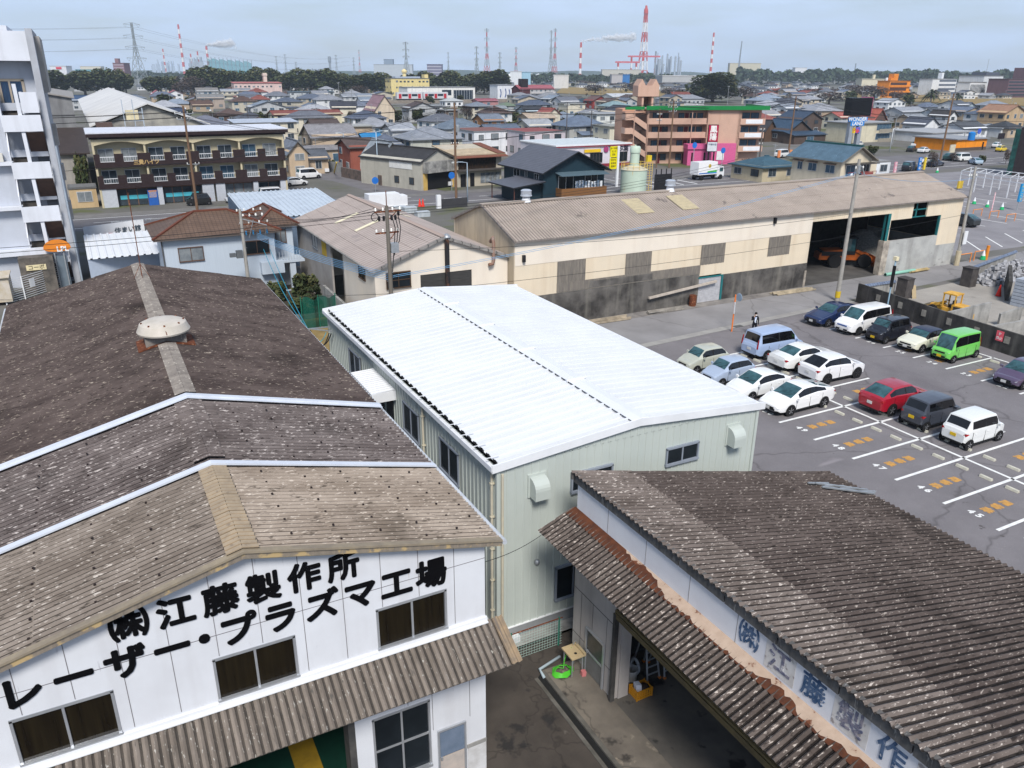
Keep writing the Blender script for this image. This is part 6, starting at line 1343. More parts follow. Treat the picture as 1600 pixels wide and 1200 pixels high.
mb = MB(); mb.box(-4.0,3.2,-.06,0,2.9,4.9); mb.build('open_upper_floor', mk('dark_loft', (.012,.009,.007), (.09,.045,.02), scale=2, stretch=(5,1,.6), lo=.5, hi=.7, rough=.9), ws, world=False)
mb = MB(); mb.extr([(-4.9,-1.2,4.75),(4.9,-1.2,4.75),(4.9,0,5.15),(-4.9,0,5.15)], (0,0,.1)); mb.extr([(3.2,-.5,5.25),(4.85,-.5,5.25),(4.85,8.5,6.28),(3.2,8.5,6.28)], (0,0,.06)); mb.build('rust_eaves', mk('rust_roof', (.15,.055,.04), (.2,.08,.05), rough=.8), ws, world=False)
mb = MB(); mb.box(-4.3,4.3,-1.0,0,2.65,2.85); mb.build('canopy', plain((.09,.08,.075)), ws, world=False)
mb = MB(); [mb.box(.2+k*.95,1.05+k*.95,-.1,-.02,.5,2.1) for k in range(4)]; f = mb.build('shopfront', mk('pale_shopfront_glass', (.3,.33,.36), (.08,.09,.1), scale=1.5, rough=.2), ws, world=False)
mb = MB(); mb.box(-3.6,-2.6,-.08,0,0,2.1); mb.box(-1.8,-1.0,-.08,0,0,2.2); mb.build('door', M_black, ws, world=False)
# ================================================================ salmon apartment with the pink shop
sa_ = Vector((102.7,141.6,0)); se = Vector((129.3,131.7,0)); sang = math.atan2(se.y-sa_.y, se.x-sa_.x); SL_ = (se-sa_).length
sp = thing('salmon_apartment', 'salmon pink four storey apartment with a green roof edge and a zigzag outside stair', 'apartment block', sa_, sang)
M_sal = mk('salmon_render', (.54,.35,.265), (.49,.32,.245), rough=.8, scale=.4, streak=((.35,.18,.12), .3, 1)); M_grn = mk('green_roof_edge', (.012,.20,.05), (.01,.17,.045), rough=.45)
L_ = SL_; fz = [0,2.75,5.5,8.25,11.0]
mb = MB(); mb.box(3.4,16,1.6,11,0,11.0); mb.box(16,23.5,.0,11,0,11.0); mb.box(23.5,L_,1.4,11,0,11.0); mb.box(3.0,3.4,.2,11,0,11); mb.box(22.8,23.5,.0,1.4,0,11)
mb.build('wall', M_sal, sp, world=False)
MB().box(2.6,L_+.6,-.4,11.6,11.0,11.25).box(3,L_,.2,11,11.25,11.3,1).build('roof', [M_sal, mk('grey_roof_deck', (.45,.47,.48), (.4,.41,.42))], sp, world=False)
mb = MB(); mb.box(2.5,L_+.8,-.75,-.5,10.95,11.75); mb.box(L_+.6,L_+.8,-.5,11.7,10.95,11.75); mb.box(-1.6,2.5,.6,.85,10.95,11.6); mb.build('green_fascia', M_grn, sp, world=False)
for z in fz[1:4]:
    mb = MB(); mb.box(3.0,15.8,-.1,.05,z-.15,z+1.05); mb.box(3.0,16,.05,1.6,z-.15,z); mb.build('corridor_parapet', M_sal, sp, world=False)
    mb = MB(); mb.box(23.2,L_+.3,-.2,-.05,z-.25,z+.95); mb.box(L_+.15,L_+.3,-.05,1.4,z-.25,z+.95); mb.box(23.2,L_+.3,-.05,1.4,z-.25,z-.1); mb.build('balcony', M_sal, sp, world=False)
    MB().box(24.4,L_-.3,-.24,-.2,z-.05,z+.8).build('balcony_panel', M_white, sp, world=False)
for z in fz[:4]:
    for x, k in ((5.2,0),(7.4,1),(10.8,0),(13.3,0),(14.9,2)): window(sp, (x,1.6,z+.75), 1.2, 1.25, 0, 2 if k != 1 else 0, 1)
    for x in (6.3,12.0): MB().box(x-.4,x+.4,1.54,1.6,z+.05,z+2.05).build('door', plain((.14,.02,.03)), sp, world=False)
    if z > 0:
        for x in (24.9,26.9): window(sp, (x,1.4,z+.15), 1.7, 1.9, 0, 2, 1)
for x in (.2, 3.2, 12.6, 16.1): MB().tube([(x,-.2,0),(x,-.2,11)], .09, 6).build('downpipe', M_sal, sp, world=False)
for i, z in enumerate(fz[1:4]):                              # the zigzag stair at the left end
    mb = MB(); mb.extr([(3.0,-.1,z-1.35),(3.0,-.1,z-.1),(-.2,-.1,z+1.9),(-.2,-.1,z+.75)], (0,.15,0)); mb.extr([(-.2,1.5,z+.75),(-.2,1.5,z+1.9),(3.0,1.5,z+2.9),(3.0,1.5,z+1.7)], (0,.15,0)); mb.box(-1.6,-.2,-.1,.05,z+.7,z+1.9); mb.box(-1.7,-1.55,-.1,3.0,z+.7,z+1.9); mb.box(-1.6,-.2,.05,3,z+.65,z+.8); mb.build('stair_parapet', M_sal, sp, world=False)
    mb = MB(); mb.extr([(2.9,.1,z-1.2),(-.2,.1,z+.7),(-.2,.1,z+.55),(2.9,.1,z-1.4)], (0,1.4,0)); mb.build('stair_flight', plain((.13,.08,.07)), sp, world=False)
MB().box(-1.6,1.2,3.0,9,0,11.0).box(-1.8,3,-.1,3,10.3,10.6).build('stair_wall', mk('salmon_return', (.50,.28,.19), (.46,.26,.18)), sp, world=False)
mb = MB(); mb.box(2.3,2.7,2.5,6,11.2,13.5); mb.box(4.4,4.8,2.5,6,11.2,13.5); mb.box(2.7,4.4,5,5.2,11.2,13.5,1); mb.build('tower_leg', [M_sal, plain((.2,.12,.09))], sp, world=False)
mb = MB(); mb.box(1.3,5.8,2.2,6.4,13.5,15.6)
for x in (1.3,4.2): mb.extr([(x,2.2,15.6),(x+1.6,2.2,15.6),(x+.8,2.2,16.9)], (0,4.2,0))
mb.build('tower_head', M_sal, sp, world=False)
M_pink = mk('hot_pink_render', (.58,.11,.26), (.53,.10,.24), rough=.6)
ps = thing('pink_shop', 'hot pink single storey shop at the foot of the salmon apartment', 'shop', sa_, sang)
mb = MB(); mb.box(11.4,16.6,-2.6,0,0,3.3); mb.box(11.2,16.9,-2.9,0,3.3,4.25); mb.box(16.6,22.6,-.8,0,0,4.25); mb.build('wall', M_pink, ps, world=False)
for x in (12.2,14.9): MB().box(x,x+.35,-2.64,-2.6,.5,2.6).build('slit_window', M_dark, ps, world=False)
MB().box(18.4,20.0,-.9,-.8,.9,2.7).build('poster', plain((.72,.75,.75)), ps, world=False)
MB().lathe([(.45,0),(.45,.1),(.01,.12)], (17.5,-.95,3.1), 18, axis='y').build('clock', plain((.6,.75,.75)), ps, world=False)
py = thing('pylon_sign', 'tall black pylon sign with a crimson panel of two white characters by the pink shop', 'sign', (sa_+Matrix.Rotation(sang,3,'Z')@Vector((15.6,-5.2,0))), sang-.15)
MB().box(-1.0,1.0,.0,.9,3.0,8.3).build('case', M_black, py, world=False); mb = MB(); [mb.box(x-.12,x+.12,.2,.5,0,3.0) for x in (-.55,.55)]; mb.build('post', M_black, py, world=False)
MB().box(-1.0,.95,-.05,0,5.0,8.2).build('red_panel', plain((.42,.01,.06)), py, world=False); MB().box(-1.0,.95,-.05,0,3.1,4.9).build('white_panel', plain((.62,.64,.68)), py, world=False)
RM = Matrix.Rotation(sang-.15,3,'Z')
for i, c in enumerate('鳳陽'): lettering(c, 1.5, plain((.8,.78,.75)), py, Vector(py.location)+RM@Vector((-.02,-.07,7.35-1.5*i)), RM@Vector((1,0,0)), (0,0,1), off=.04)
lettering('中華料理', .42, plain((.1,.12,.2)), py, Vector(py.location)+RM@Vector((-.02,-.07,4.4)), RM@Vector((1,0,0)), (0,0,1))
# ================================================================ white restaurant with yellow signs
rs = thing('restaurant', 'long low white restaurant with a maroon roof stripe and dark lettering', 'restaurant', (93,141,0))
MB().box(84,102,141,156,0,4.3).build('wall', wall_mat((.62,.58,.63)), rs); MB().box(83.8,102.2,140.8,156.2,4.3,4.55).box(84.4,101.6,141.4,155.6,4.55,4.57,1).build('roof', [M_white, plain((.55,.6,.62))], rs); MB().box(83.8,102.2,140.72,140.8,4.05,4.25).box(83.9,102.1,140.9,141,.0,.6).build('maroon_stripe', plain((.25,.03,.05)), rs)
for a, b in ((97.2,101.2),(92.0,95.0),(85,90)): sash(rs, a, b, .9, 2.8, 140.94, 4, 1, gm=M_glass, fm=plain((.12,.1,.1)))
lettering('しゃぶ葉', 1.25, plain((.04,.03,.05)), rs, (98.9,140.9,3.45), (1,0,0), (0,0,1), off=.02, ext=.03)
MB().box(90.5,94.4,140.7,140.85,2.95,3.55).build('yellow_banner', plain((.75,.48,.02)), rs)
MB().lathe([(.6,0),(.6,.1),(.01,.12)], (95.8,140.8,3.4), 18, axis='y').build('round_emblem', plain((.35,.05,.16)), rs)
ys = thing('yellow_pole_sign', 'white pole with two yellow sign panels in front of the restaurant', 'sign', (79.6,113.6,0)); MB().box(79.55,79.95,113.5,113.8,0,6.7).build('pole', M_white, ys)
for z in (5.0,3.1): 
    MB().box(78.1,79.5,113.55,113.7,z-.1,z+1.65).build('panel', plain((.78,.68,.0)), ys)
for k, s in enumerate(('食べ放題','ランチ','宴会','受付中','駐車場','営業中')): lettering(s, .33, plain((.25,.2,.02)), ys, (78.8,113.52,6.35-.5*(k % 3)-1.9*(k//3)), (1,0,0), (0,0,1))
tk = thing('box_truck', 'white refrigerated box truck with a green and blue stripe on the street', 'truck', (100.6,115.0,.01), R(2))
MB().box(-3.2,1.3,-1.1,1.1,1.0,3.2).build('cargo_box', mk('white_truck_panel', (.78,.78,.78), (.74,.74,.75), rough=.4), tk, world=False)
MB().extr([(1.45,-1.0,.55),(3.1,-1.0,.55),(3.15,-1.0,1.4),(2.85,-1.0,2.3),(1.45,-1.0,2.35)], (0,2.0,0)).build('cab', M_white, tk, world=False); MB().extr([(3.17,-.9,1.45),(2.9,-.9,2.2),(2.86,-.9,2.2),(3.12,-.9,1.42)], (0,1.8,0)).box(2.0,2.8,-1.03,-1.0,1.4,2.1).build('windscreen', M_cglass, tk, world=False)
MB().box(-3.1,3.0,-.5,.5,.55,.98).build('chassis', M_black, tk, world=False)
MB().box(-3.0,1.2,-1.115,-1.1,1.15,1.35).build('blue_stripe', plain((.05,.2,.6)), tk, world=False); MB().extr([(-1.0,-1.112,1.36),(1.2,-1.112,1.36),(1.2,-1.112,1.75),(-1.0,-1.112,1.6)], (0,.01,0)).build('green_stripe', plain((.08,.5,.1)), tk, world=False)
lettering('●', .9, plain((.5,.35,.05)), tk, Vector(tk.location)+Vector((-.5,-1.12,2.45)), (1,0,0), (0,0,1))
for x in (-2.2,2.3):
    for s in (-1,1):
        w_ = MB().lathe([(.2,-.14),(.45,-.14),(.45,.14),(.2,.14)], n=16, axis='y').build('wheel', M_tyre, tk, world=False, smooth=True, ang=35); w_.location = (x,s*.95,.45)
# ================================================================ billboard
P_ = at(1336,232); bbd = thing('billboard', 'big black screen billboard with a pink side, WONDER LAND below it, on two grey legs', 'billboard', P_, R(-8))
k = depth(P_)/CF
MB().box(-19*k,20*k,0,2.6,aty(1347,181,P_.y).z,aty(1347,153,P_.y).z).build('screen', mk('dark_screen', (.006,.006,.008), rough=.25), bbd, world=False)
z1, z0 = aty(1347,152,P_.y).z, aty(1347,182,P_.y).z
MB().box(20*k,20.3*k,-.05,4.2,z0,z1).build('pink_side', plain((.78,.16,.32)), bbd, world=False)
zb1, zb0 = aty(1347,183,P_.y).z, aty(1347,196.5,P_.y).z; zm_ = (zb1+zb0)/2
MB().box(-18*k,17*k,.3,.7,zm_,zb1).box(-14*k,12*k,.3,.7,zb0,zm_).build('blue_board', plain((.02,.22,.62)), bbd, world=False)
RM = Matrix.Rotation(R(-8),3,'Z'); O_ = Vector((P_.x,P_.y,0))
lettering('WONDER', 1.3, plain((.82,.82,.8)), bbd, O_+RM@Vector((-2*k,.27,lerp(zm_,zb1,.5))), RM@Vector((1,0,0)), (0,0,1), off=.03); lettering('LAND', 1.3, plain((.82,.82,.8)), bbd, O_+RM@Vector((-1*k,.27,lerp(zb0,zm_,.5))), RM@Vector((1,0,0)), (0,0,1), off=.03)
mb = MB(); [mb.box(x-.55,x+.55,.4,1.5,0,z0) for x in (-11*k,6*k)]; mb.build('leg', plain((.28,.31,.36)), bbd, world=False)
MB().box(-8.5*k,-3.5*k,.2,.5,aty(1340,208,P_.y).z,aty(1340,200,P_.y).z).build('yellow_panel', plain((.75,.55,.02)), bbd, world=False); MB().box(-3*k,5*k,.2,.5,aty(1340,208,P_.y).z,aty(1340,199,P_.y).z).build('blue_red_panel', mk('two_tone_panel', (.08,.12,.5), (.5,.06,.1), scale=.8, lo=.48, hi=.52), bbd, world=False)
lettering('P', 1.5, plain((.5,.1,.05)), bbd, O_+RM@Vector((-6*k,.15,aty(1340,204,P_.y).z)), RM@Vector((1,0,0)), (0,0,1))
# ================================================================ town houses, one by one: (ridge x, ridge y, width px, depth m, eaves, roof, axis, rise, wall, roof colour, label, extras)
G1, G2, G3, G4 = (.15,.16,.19), (.22,.23,.26), (.32,.33,.36), (.075,.08,.10)
BL, TE, BR, RD, RB = (.055,.10,.19), (.10,.20,.22), (.10,.062,.05), (.36,.085,.07), (.16,.055,.04)
CW, WW, TN, GW, YW = (.62,.57,.46), (.70,.71,.72), (.46,.36,.26), (.45,.46,.47), (.64,.53,.28)
HS = [
 (141,149,86,14,4.5,'gable','x',2.0,GW,BL,'long low store with a dark blue roof behind the big pale warehouse roof',{}),
 (180,141,30,9,4.5,'hip','x',1.8,GW,(.09,.13,.19),'blue grey hip roofed house right of the long dark blue roof',{}),
 (207,148,38,9,3.2,'hip','x',1.6,GW,(.15,.18,.23),'grey blue roofed bungalow before the nearest pylon foot',{}),
 (245,141,17,9,4.4,'gable','y',2.0,WW,(.40,.10,.12),'white house with a pinkish red gable, left of its twin',{}),
 (273,141,24,9,4.4,'gable','y',2.0,WW,(.40,.10,.12),'white house with a pinkish red gable, right of its twin',{}),
 (322,137,34,9,6.0,'gable','x',1.9,GW,(.24,.23,.22),'temple like house with a raised pale grey gable roof below the trees',{'annex':(13,3,3.2)}),
 (327,147,42,8,5.2,'gable','x',1.7,(.40,.33,.28),(.25,.25,.25),'brown walled house with a pale grey roof before the temple like house',{}),
 (357,139,27,8,5.2,'gable','x',1.3,CW,(.30,.33,.38),'cream house with a stepped pale blue roof left of the pink school',{'balcony':True}),
 (391,148,34,9,4.6,'gable','x',1.7,WW,(.13,.14,.17),'white gabled house with a dark grey roof in front of the pink school',{}),
 (367,154,13,6,2.6,'gable','y',1.1,(.25,.05,.04),(.42,.43,.46),'small dark red shed with a pale roof before the pink school',{}),
 (432,143,38,9,5.0,'hip','x',2.0,WW,(.16,.17,.20),'house with an ornate grey gable right of the pink school front',{}),
 (419,157,40,8,3.4,'flat','x',0,(.55,.68,.68),(.6,.66,.7),'mint coloured flat roofed prefab with green windows',{}),
 (321,180,56,9,3.2,'hip','x',1.7,GW,(.20,.21,.26),'wide grey hip roofed bungalow right of the weathered warehouse gable',{'annex':(12,3,2.6)}),
 (357,170,52,10,3.0,'hip','x',1.8,BR,(.105,.07,.06),'low brown hip roofed house left of the long cream apartments',{}),
 (391,175,48,9,3.0,'hip','x',1.7,GW,(.085,.09,.11),'charcoal hip roofed house behind the long pale blue roof',{}),
 (268,169,36,9,4.6,'gable','x',1.7,WW,(.055,.075,.13),'house with dark solar panels on its roof behind the weathered warehouse gable',{}),
 (405,185,98,9,5.3,'mono','x',.5,CW,(.50,.55,.64),'long cream two storey row with a pale blue sloping roof behind the brown apartment',{'rk':'sheet'}),
 (476,172,112,9,4.9,'gable','x',1.0,(.66,.60,.42),(.24,.075,.055),'long cream row house with a red brown roof',{'rk':'sheet'}),
 (483,142,74,8,5.2,'mono','x',.5,(.5,.52,.53),(.06,.085,.10),'long dark roofed apartment with an open corridor and a white end wall',{'rk':'sheet','balcony':True}),
 (558,158,37,8,5.2,'hip','x',1.5,WW,(.16,.18,.23),'white two storey house with a slate blue hip roof',{}),
 (544,147,24,8,4.4,'gable','x',1.3,GW,(.28,.30,.33),'pale grey roofed house just left of two gables below the trees',{}),
 (567,146,26,8,4.6,'gable','x',1.4,CW,(.24,.27,.32),'blue grey gabled house behind the steep pinkish roof',{}),
 (600,149,34,12,5.6,'gable','y',4.6,(.62,.52,.40),(.28,.17,.19),'tall house with a very steep pinkish brown gable facing the camera',{}),
 (570,173,58,9,4.8,'hip','x',1.8,WW,(.10,.12,.17),'slate blue hip roofed house in front of the steep pinkish gable',{}),
 (580,183,52,8,3.2,'hip','x',1.7,GW,(.32,.33,.36),'pale grey hip roofed bungalow with a small entrance gable',{'annex':(6,3,2.6)}),
 (504,186,44,7,4.8,'gable','x',1.3,TN,(.10,.075,.07),'dark brown gable just behind the wide grey tan house',{}),
 (512,194,74,9,5.4,'gable','x',2.1,TN,(.25,.245,.26),'large tan two storey house with a wide grey gable roof behind the tan bungalow',{'annex':(13,2.5,3.0)}),
 (556,195,46,8,4.4,'flat','x',0,TN,(.68,.68,.64),'tan flat roofed store with a bright cream deck right of the wide grey gable',{}),
 (577,208,30,6,2.8,'gable','x',1.0,BL,(.03,.20,.42),'shed with a bright blue sheet roof behind the terracotta house',{'rk':'sheet'}),
 (601,209,36,8,4.2,'hip','x',1.6,GW,(.13,.15,.20),'slate blue roofed house right of the bright blue sheet roof',{}),
 (464,220,32,8,4.4,'gable','y',1.9,(.52,.40,.28),(.19,.21,.25),'tan bungalow with a blue grey gable nearest the brown apartment',{}),
 (487,233,36,7,2.9,'gable','x',1.3,(.5,.39,.28),(.11,.12,.14),'dark roofed entrance wing of tan bungalow beside the curving wall',{}),
 (556,216,44,8,4.9,'gable','x',1.2,(.30,.095,.065),(.115,.085,.075),'terracotta walled house with a dark brown roof',{}),
 (622,192,40,8,4.0,'gable','x',1.5,GW,(.34,.36,.40),'pale grey roofed house between two bigger grey roofs left of the brown pole',{}),
 (612,222,36,10,4.6,'gable','y',2.2,(.42,.40,.35),(.30,.33,.36),'grey shed with a pale tiled gable left of the stained garage',{'win':False}),
 (668,198,92,10,5.0,'hip','x',2.0,(.50,.50,.44),(.29,.31,.35),'wide pale grey hip roofed house behind the garage and timber shop',{}),
 (655,166,52,8,3.0,'hip','x',1.9,(.11,.07,.13),(.10,.11,.15),'dark hip roofed bungalow with purple brown walls right of the steep gable',{}),
 (672,164,36,7,4.8,'flat','x',0,WW,(.6,.63,.66),'white box house with a dark window strip below the train',{}),
 (700,171,24,7,5.2,'flat','x',0,(.12,.09,.075),(.5,.5,.5),'brown slatted box house right of the white box house',{}),
 (705,153,32,8,3.4,'hip','x',1.3,WW,(.48,.50,.50),'white bungalow with a whitish hip roof at the train end',{}),
 (745,159,36,8,5.2,'hip','x',1.4,CW,(.22,.25,.30),'cream two storey house with a slate roof below the white hall',{}),
 (772,165,38,8,3.4,'gable','x',1.5,CW,(.27,.30,.32),'cream gabled bungalow with a lean roof right of the slate roofed house',{}),
 (758,154,38,8,3.4,'gable','x',1.0,(.4,.2,.2),(.33,.10,.13),'low house with a dull pink roof below the white hall',{}),
 (792,160,30,8,3.0,'hip','x',1.3,GW,(.16,.21,.14),'bungalow with a moss green roof left of the maroon apartment',{}),
 (716,185,72,9,3.6,'hip','x',2.2,GW,(.16,.20,.25),'blue striped wide hip roof right of the brown pole',{}),
 (763,178,36,8,4.7,'gable','x',1.6,(.40,.19,.08),(.19,.22,.27),'orange timber house with a curved grey tile roof',{'annex':(8,3,2.6)}),
 (780,194,60,8,3.4,'gable','x',1.6,GW,(.12,.15,.20),'dark slate roofed bungalow behind the white flat roofed block',{}),
 (834,156,52,9,4.2,'hip','x',1.9,GW,(.085,.105,.15),'dark blue hip roof below the maroon apartment',{}),
 (829,166,36,8,4.4,'gable','x',1.6,(.5,.58,.62),(.045,.048,.055),'black roofed house with pale blue walls',{}),
 (866,169,24,8,5.0,'gable','y',1.8,CW,(.38,.11,.09),'small cream house with a brick red gable',{}),
 (895,161,34,8,5.2,'flat','x',0,CW,(.62,.62,.58),'pale cream flat roofed house behind the striped blue roof',{}),
 (887,151,52,8,4.0,'gable','x',1.5,BR,(.085,.075,.07),'dark brown long gable right of the maroon apartment',{}),
 (912,154,34,8,3.2,'hip','x',1.4,GW,(.03,.07,.10),'dark teal hip roofed bungalow below the meadow',{}),
 (939,150,32,9,4.6,'gable','y',2.2,(.26,.045,.04),(.15,.085,.075),'dark red walled house with a brown gable below the meadow',{}),
 (972,146,62,14,4.2,'gable','x',1.6,(.62,.62,.60),(.50,.52,.55),'long pale warehouse below the meadow, left of the salmon tower',{'rk':'sheet','win':False}),
 (961,158,46,9,4.4,'hip','x',1.8,CW,(.24,.34,.36),'pale green hip roofed house left of the green roof edge',{}),
 (985,153,28,8,4.6,'gable','y',1.7,GW,(.15,.17,.22),'slate blue gable peeking out left of the salmon tower',{}),
 (947,176,62,10,5.4,'flat','x',0,(.66,.67,.64),(.66,.68,.70),'long white flat roofed block left of the zigzag stair',{}),
 (905,180,74,10,4.9,'hip','x',2.3,(.40,.40,.38),(.15,.19,.26),'large house with a striped blue hip roof and a dark balcony box',{'annex':(7,2.5,2.7)}),
 (836,186,46,8,4.6,'gable','x',1.4,CW,(.40,.42,.45),'cream house with a pale roof behind the white flat roofed block',{}),
 (838,176,50,8,4.6,'gable','x',1.3,TN,(.45,.36,.28),'beige roofed house below the black roofed house',{}),
 (958,195,40,8,5.0,'flat','x',0,(.62,.58,.46),(.58,.58,.52),'beige flat roofed house beside the zigzag stair',{}),
 (1063,148,82,10,4.0,'hip','x',2.0,GW,(.27,.28,.31),'broad traditional grey roof behind the green roof edge',{}),
 (1200,157,46,9,5.0,'hip','x',1.8,WW,(.34,.36,.40),'white house with a pale grey hip roof right of the big round tree',{}),
 (1228,162,30,8,5.2,'gable','x',1.5,WW,(.28,.31,.36),'white gabled house with a pale blue roof left of the leaning brown pole',{}),
 (1198,172,32,8,4.6,'gable','x',1.5,CW,(.33,.33,.35),'cream gabled house just right of the salmon balconies',{}),
 (1206,188,24,7,3.4,'gable','y',2.4,(.10,.06,.04),(.06,.06,.065),'shrine like building with a steep dark gable right of the salmon balconies',{'win':False}),
 (1280,161,46,9,4.2,'hip','x',1.8,GW,(.36,.38,.43),'pale grey hip roofed house behind the dark blue gables',{}),
 (1270,174,50,10,4.6,'gable','y',2.3,(.10,.075,.065),(.05,.075,.12),'dark brown house with a dark blue gable, farther of two',{}),
 (1252,188,52,10,3.4,'gable','y',2.6,(.09,.065,.055),(.045,.08,.13),'dark brown house with a dark blue gable, nearer of two',{'annex':(12,4,2.5)}),
 (1312,175,34,8,4.2,'gable','x',1.5,CW,(.36,.10,.08),'house with a low brick red roof left of the billboard',{}),
 (1378,170,28,9,5.4,'gable','y',2.8,(.12,.075,.065),(.42,.12,.085),'tall brown house with a steep terracotta roof right of the billboard',{}),
 (1403,154,42,9,4.2,'gable','y',1.9,WW,(.38,.40,.44),'white gabled hall with twin slit windows right of the billboard',{}),
 (1449,160,40,8,4.0,'hip','x',1.7,GW,(.13,.155,.21),'slate blue roofed house below the big palm',{}),
 (1416,167,60,9,3.8,'gable','x',1.6,GW,(.33,.35,.39),'pale grey roofed row below the white gabled hall',{}),
 (1465,170,46,9,4.4,'gable','x',1.8,(.5,.55,.6),(.10,.11,.13),'charcoal gabled house behind the leaning pole, right end in white',{}),
 (1491,173,22,8,4.4,'gable','y',1.7,WW,(.06,.055,.055),'small white gable with black trim right of the leaning pole',{}),
 (1426,178,40,8,3.6,'gable','x',1.6,TN,(.30,.32,.35),'grey roofed tan house above the white wagon yard',{}),
 (1458,184,34,8,3.6,'gable','y',1.9,WW,(.09,.10,.13),'white walled house with a dark gable above the arched white roof',{}),
 (1492,157,30,9,6.6,'gable','x',1.5,WW,(.10,.11,.13),'tall white house with a black roof below the right hand palm',{}),
 (1518,160,36,9,5.4,'gable','y',1.9,(.42,.50,.54),(.17,.19,.23),'pale teal walled gabled house left of the tan house',{}),
 (1552,157,50,9,5.0,'hip','x',1.8,GW,(.30,.33,.38),'pale blue hip roof behind the white two storey house',{}),
 (1540,169,46,9,5.2,'hip','x',1.7,WW,(.11,.14,.20),'white two storey house with a dark blue roof left of the tan house',{}),
 (1590,164,56,10,6.0,'gable','y',2.4,(.50,.36,.22),(.35,.2,.13),'tall tan house with a wide gable at the right edge',{}),
 (1571,189,44,8,3.0,'hip','x',1.7,TN,(.055,.058,.065),'black hip roofed bungalow below the tall tan house',{}),
 (1508,190,62,8,3.0,'gable','x',1.7,WW,(.085,.09,.10),'long dark low roof above the orange shop',{}),
]
def put(spec):
    x, y, wpx, d, h, rf, ax, rh, wc, rc, lab, ex = spec
    top = h+(rh if rf != 'flat' else .3)
    p = at(x, y, top); w = wpx*depth(p)/CF*.93
    P = (p.x, p.y-(d/2 if rf in ('hip',) or (rf == 'gable' and ax == 'x') else (d if rf == 'mono' else (d*.4 if rf == 'flat' else 0))), 0)
    kw = dict(ex); vis = (0,2) if p.x > 20 else (0,1,2)
    return house(lab, P, w, d, h, rf, ax, rh, 0, wc, rc, vis=vis, **kw)
for s in HS: put(s)
# ================================================================ larger buildings of the town, by pixel footprint
def hy(x): return 113+(x-800)*.00576
def gnd(x, d): return at(x, hy(x)+18*CF/d, 0)
def zat(P, y, x=None):
    """height at ground point P that shows at row y"""
    k = (600-y)/CF; v = Vector((P[0],P[1],0))-CAM
    return -(v.dot(UP)-k*v.dot(FW))/(UP.z-k*FW.z)
def block(label, x0, x1, yb, yt, d, wall, rcol=(.5,.5,.5), roof='flat', axis='x', rh=0, rot=0, name='building', cat='building', **k):
    p = at((x0+x1)/2, yb, 0); s = depth(p)/CF; h = zat(p, yt); w = (x1-x0)*s*(.93 if rot == 0 else 1)
    return house(label, p, w, d, h-(rh if roof != 'flat' else .25), roof, axis, rh, rot, wall, rcol, name=name, cat=cat, **k)
def bands(r, w, d, zs, hgt, col, name='window_band', inset=.06, x0=None, x1=None):
    for z in zs: MB().box(x0 if x0 is not None else -w/2+.6, x1 if x1 is not None else w/2-.6, -inset, 0, z, z+hgt).build(name, col, r, world=False)
def dims(r):
    b = [c for c in r.children if c.name.split('.')[0] == 'wall'][0].data.vertices
    xs = [v.co.x for v in b]; ys = [v.co.y for v in b]; zs = [v.co.z for v in b]; return max(xs)-min(xs), max(ys), max(zs)
wf2 = block('white two storey flat roofed block with brown trim behind the dark blue house roof', 735, 812, 243, 204, 12, (.70,.71,.74), (.45,.47,.5), sto=2, ov=.15, trim=(.2,.08,.06), wf=1)
wf3 = block('pinkish white flat roofed block with an outside stair right of the white one', 813, 890, 246, 205, 12, (.60,.54,.57), (.5,.52,.54), sto=2, ov=.15, trim=(.25,.06,.05), wf=1)
W_, D_, H_ = dims(wf3); MB().extr([(-W_*.3,-1.4,H_*.45),(-W_*.3,-1.4,H_*.75),(-W_*.12,-1.4,H_*.4),(-W_*.05,-1.4,.0),(-W_*.12,-1.4,0)], (0,1.4,0)).build('stair', plain((.55,.48,.38)), wf3, world=False)
ma = block('maroon apartment block with a dull red roof and open corridors', 806, 872, 160, 133, 11, (.09,.03,.035), (.33,.10,.12), 'gable', 'x', 2.2, sto=3, rk='sheet', cat='apartment block', win=False)
W_, D_, H_ = dims(ma); H_ -= 2.1
MB().box(-W_*.2,W_/2,-.05,0,.2,H_).build('pale_front', wall_mat((.45,.44,.44)), ma, world=False)
for k in range(3): MB().box(-W_*.2,W_/2+.3,-1.3,-1.15,H_*k/3,H_*k/3+1.1).build('corridor_parapet', plain((.5,.48,.48)), ma, world=False); [window(ma, (-W_*.15+i*W_*.13,-.06,H_*k/3+1.1), 1.3, 1.2, 0, i % 3, 0) for i in range(5)]
MB().box(-W_*.42,-W_*.22,2,6,H_,H_+6).build('stack', plain((.02,.014,.016)), ma, world=False)
mu = block('white building with a blue wave mural beside the maroon apartment', 775, 806, 158, 132, 12, (.70,.72,.75), (.6,.62,.64), win=False)
W_, D_, H_ = dims(mu)
for i, (a, b) in enumerate(((-.35,.9),(-.05,.95),(.18,.85))): MB().tube([(W_*(a+.05*math.sin(t)), -.12, H_*(.25+.55*t/3*b)) for t in [j*.3 for j in range(11)]], .35, 5).build('mural_stroke', plain((.08,.13,.3)), mu, world=False)
sk_ = block('pink two storey school with a red roof and a square clock tower', 366, 444, 150, 128, 12, (.66,.50,.46), (.50,.12,.10), 'mono', 'x', .8, sto=2, rk='sheet', cat='school', wf=0)
W_, D_, H_ = dims(sk_); MB().box(W_*.16,W_*.23,5,9,H_,H_+6.5).box(W_*.15,W_*.24,4.6,9.4,H_+4.5,H_+6).build('clock_tower', wall_mat((.66,.55,.48)), sk_, world=False)
ye = block('pale yellow school with a small roof turret behind the white hall', 608, 676, 150, 122, 14, (.68,.56,.26), (.5,.52,.55), sto=3, cat='school', wf=1)
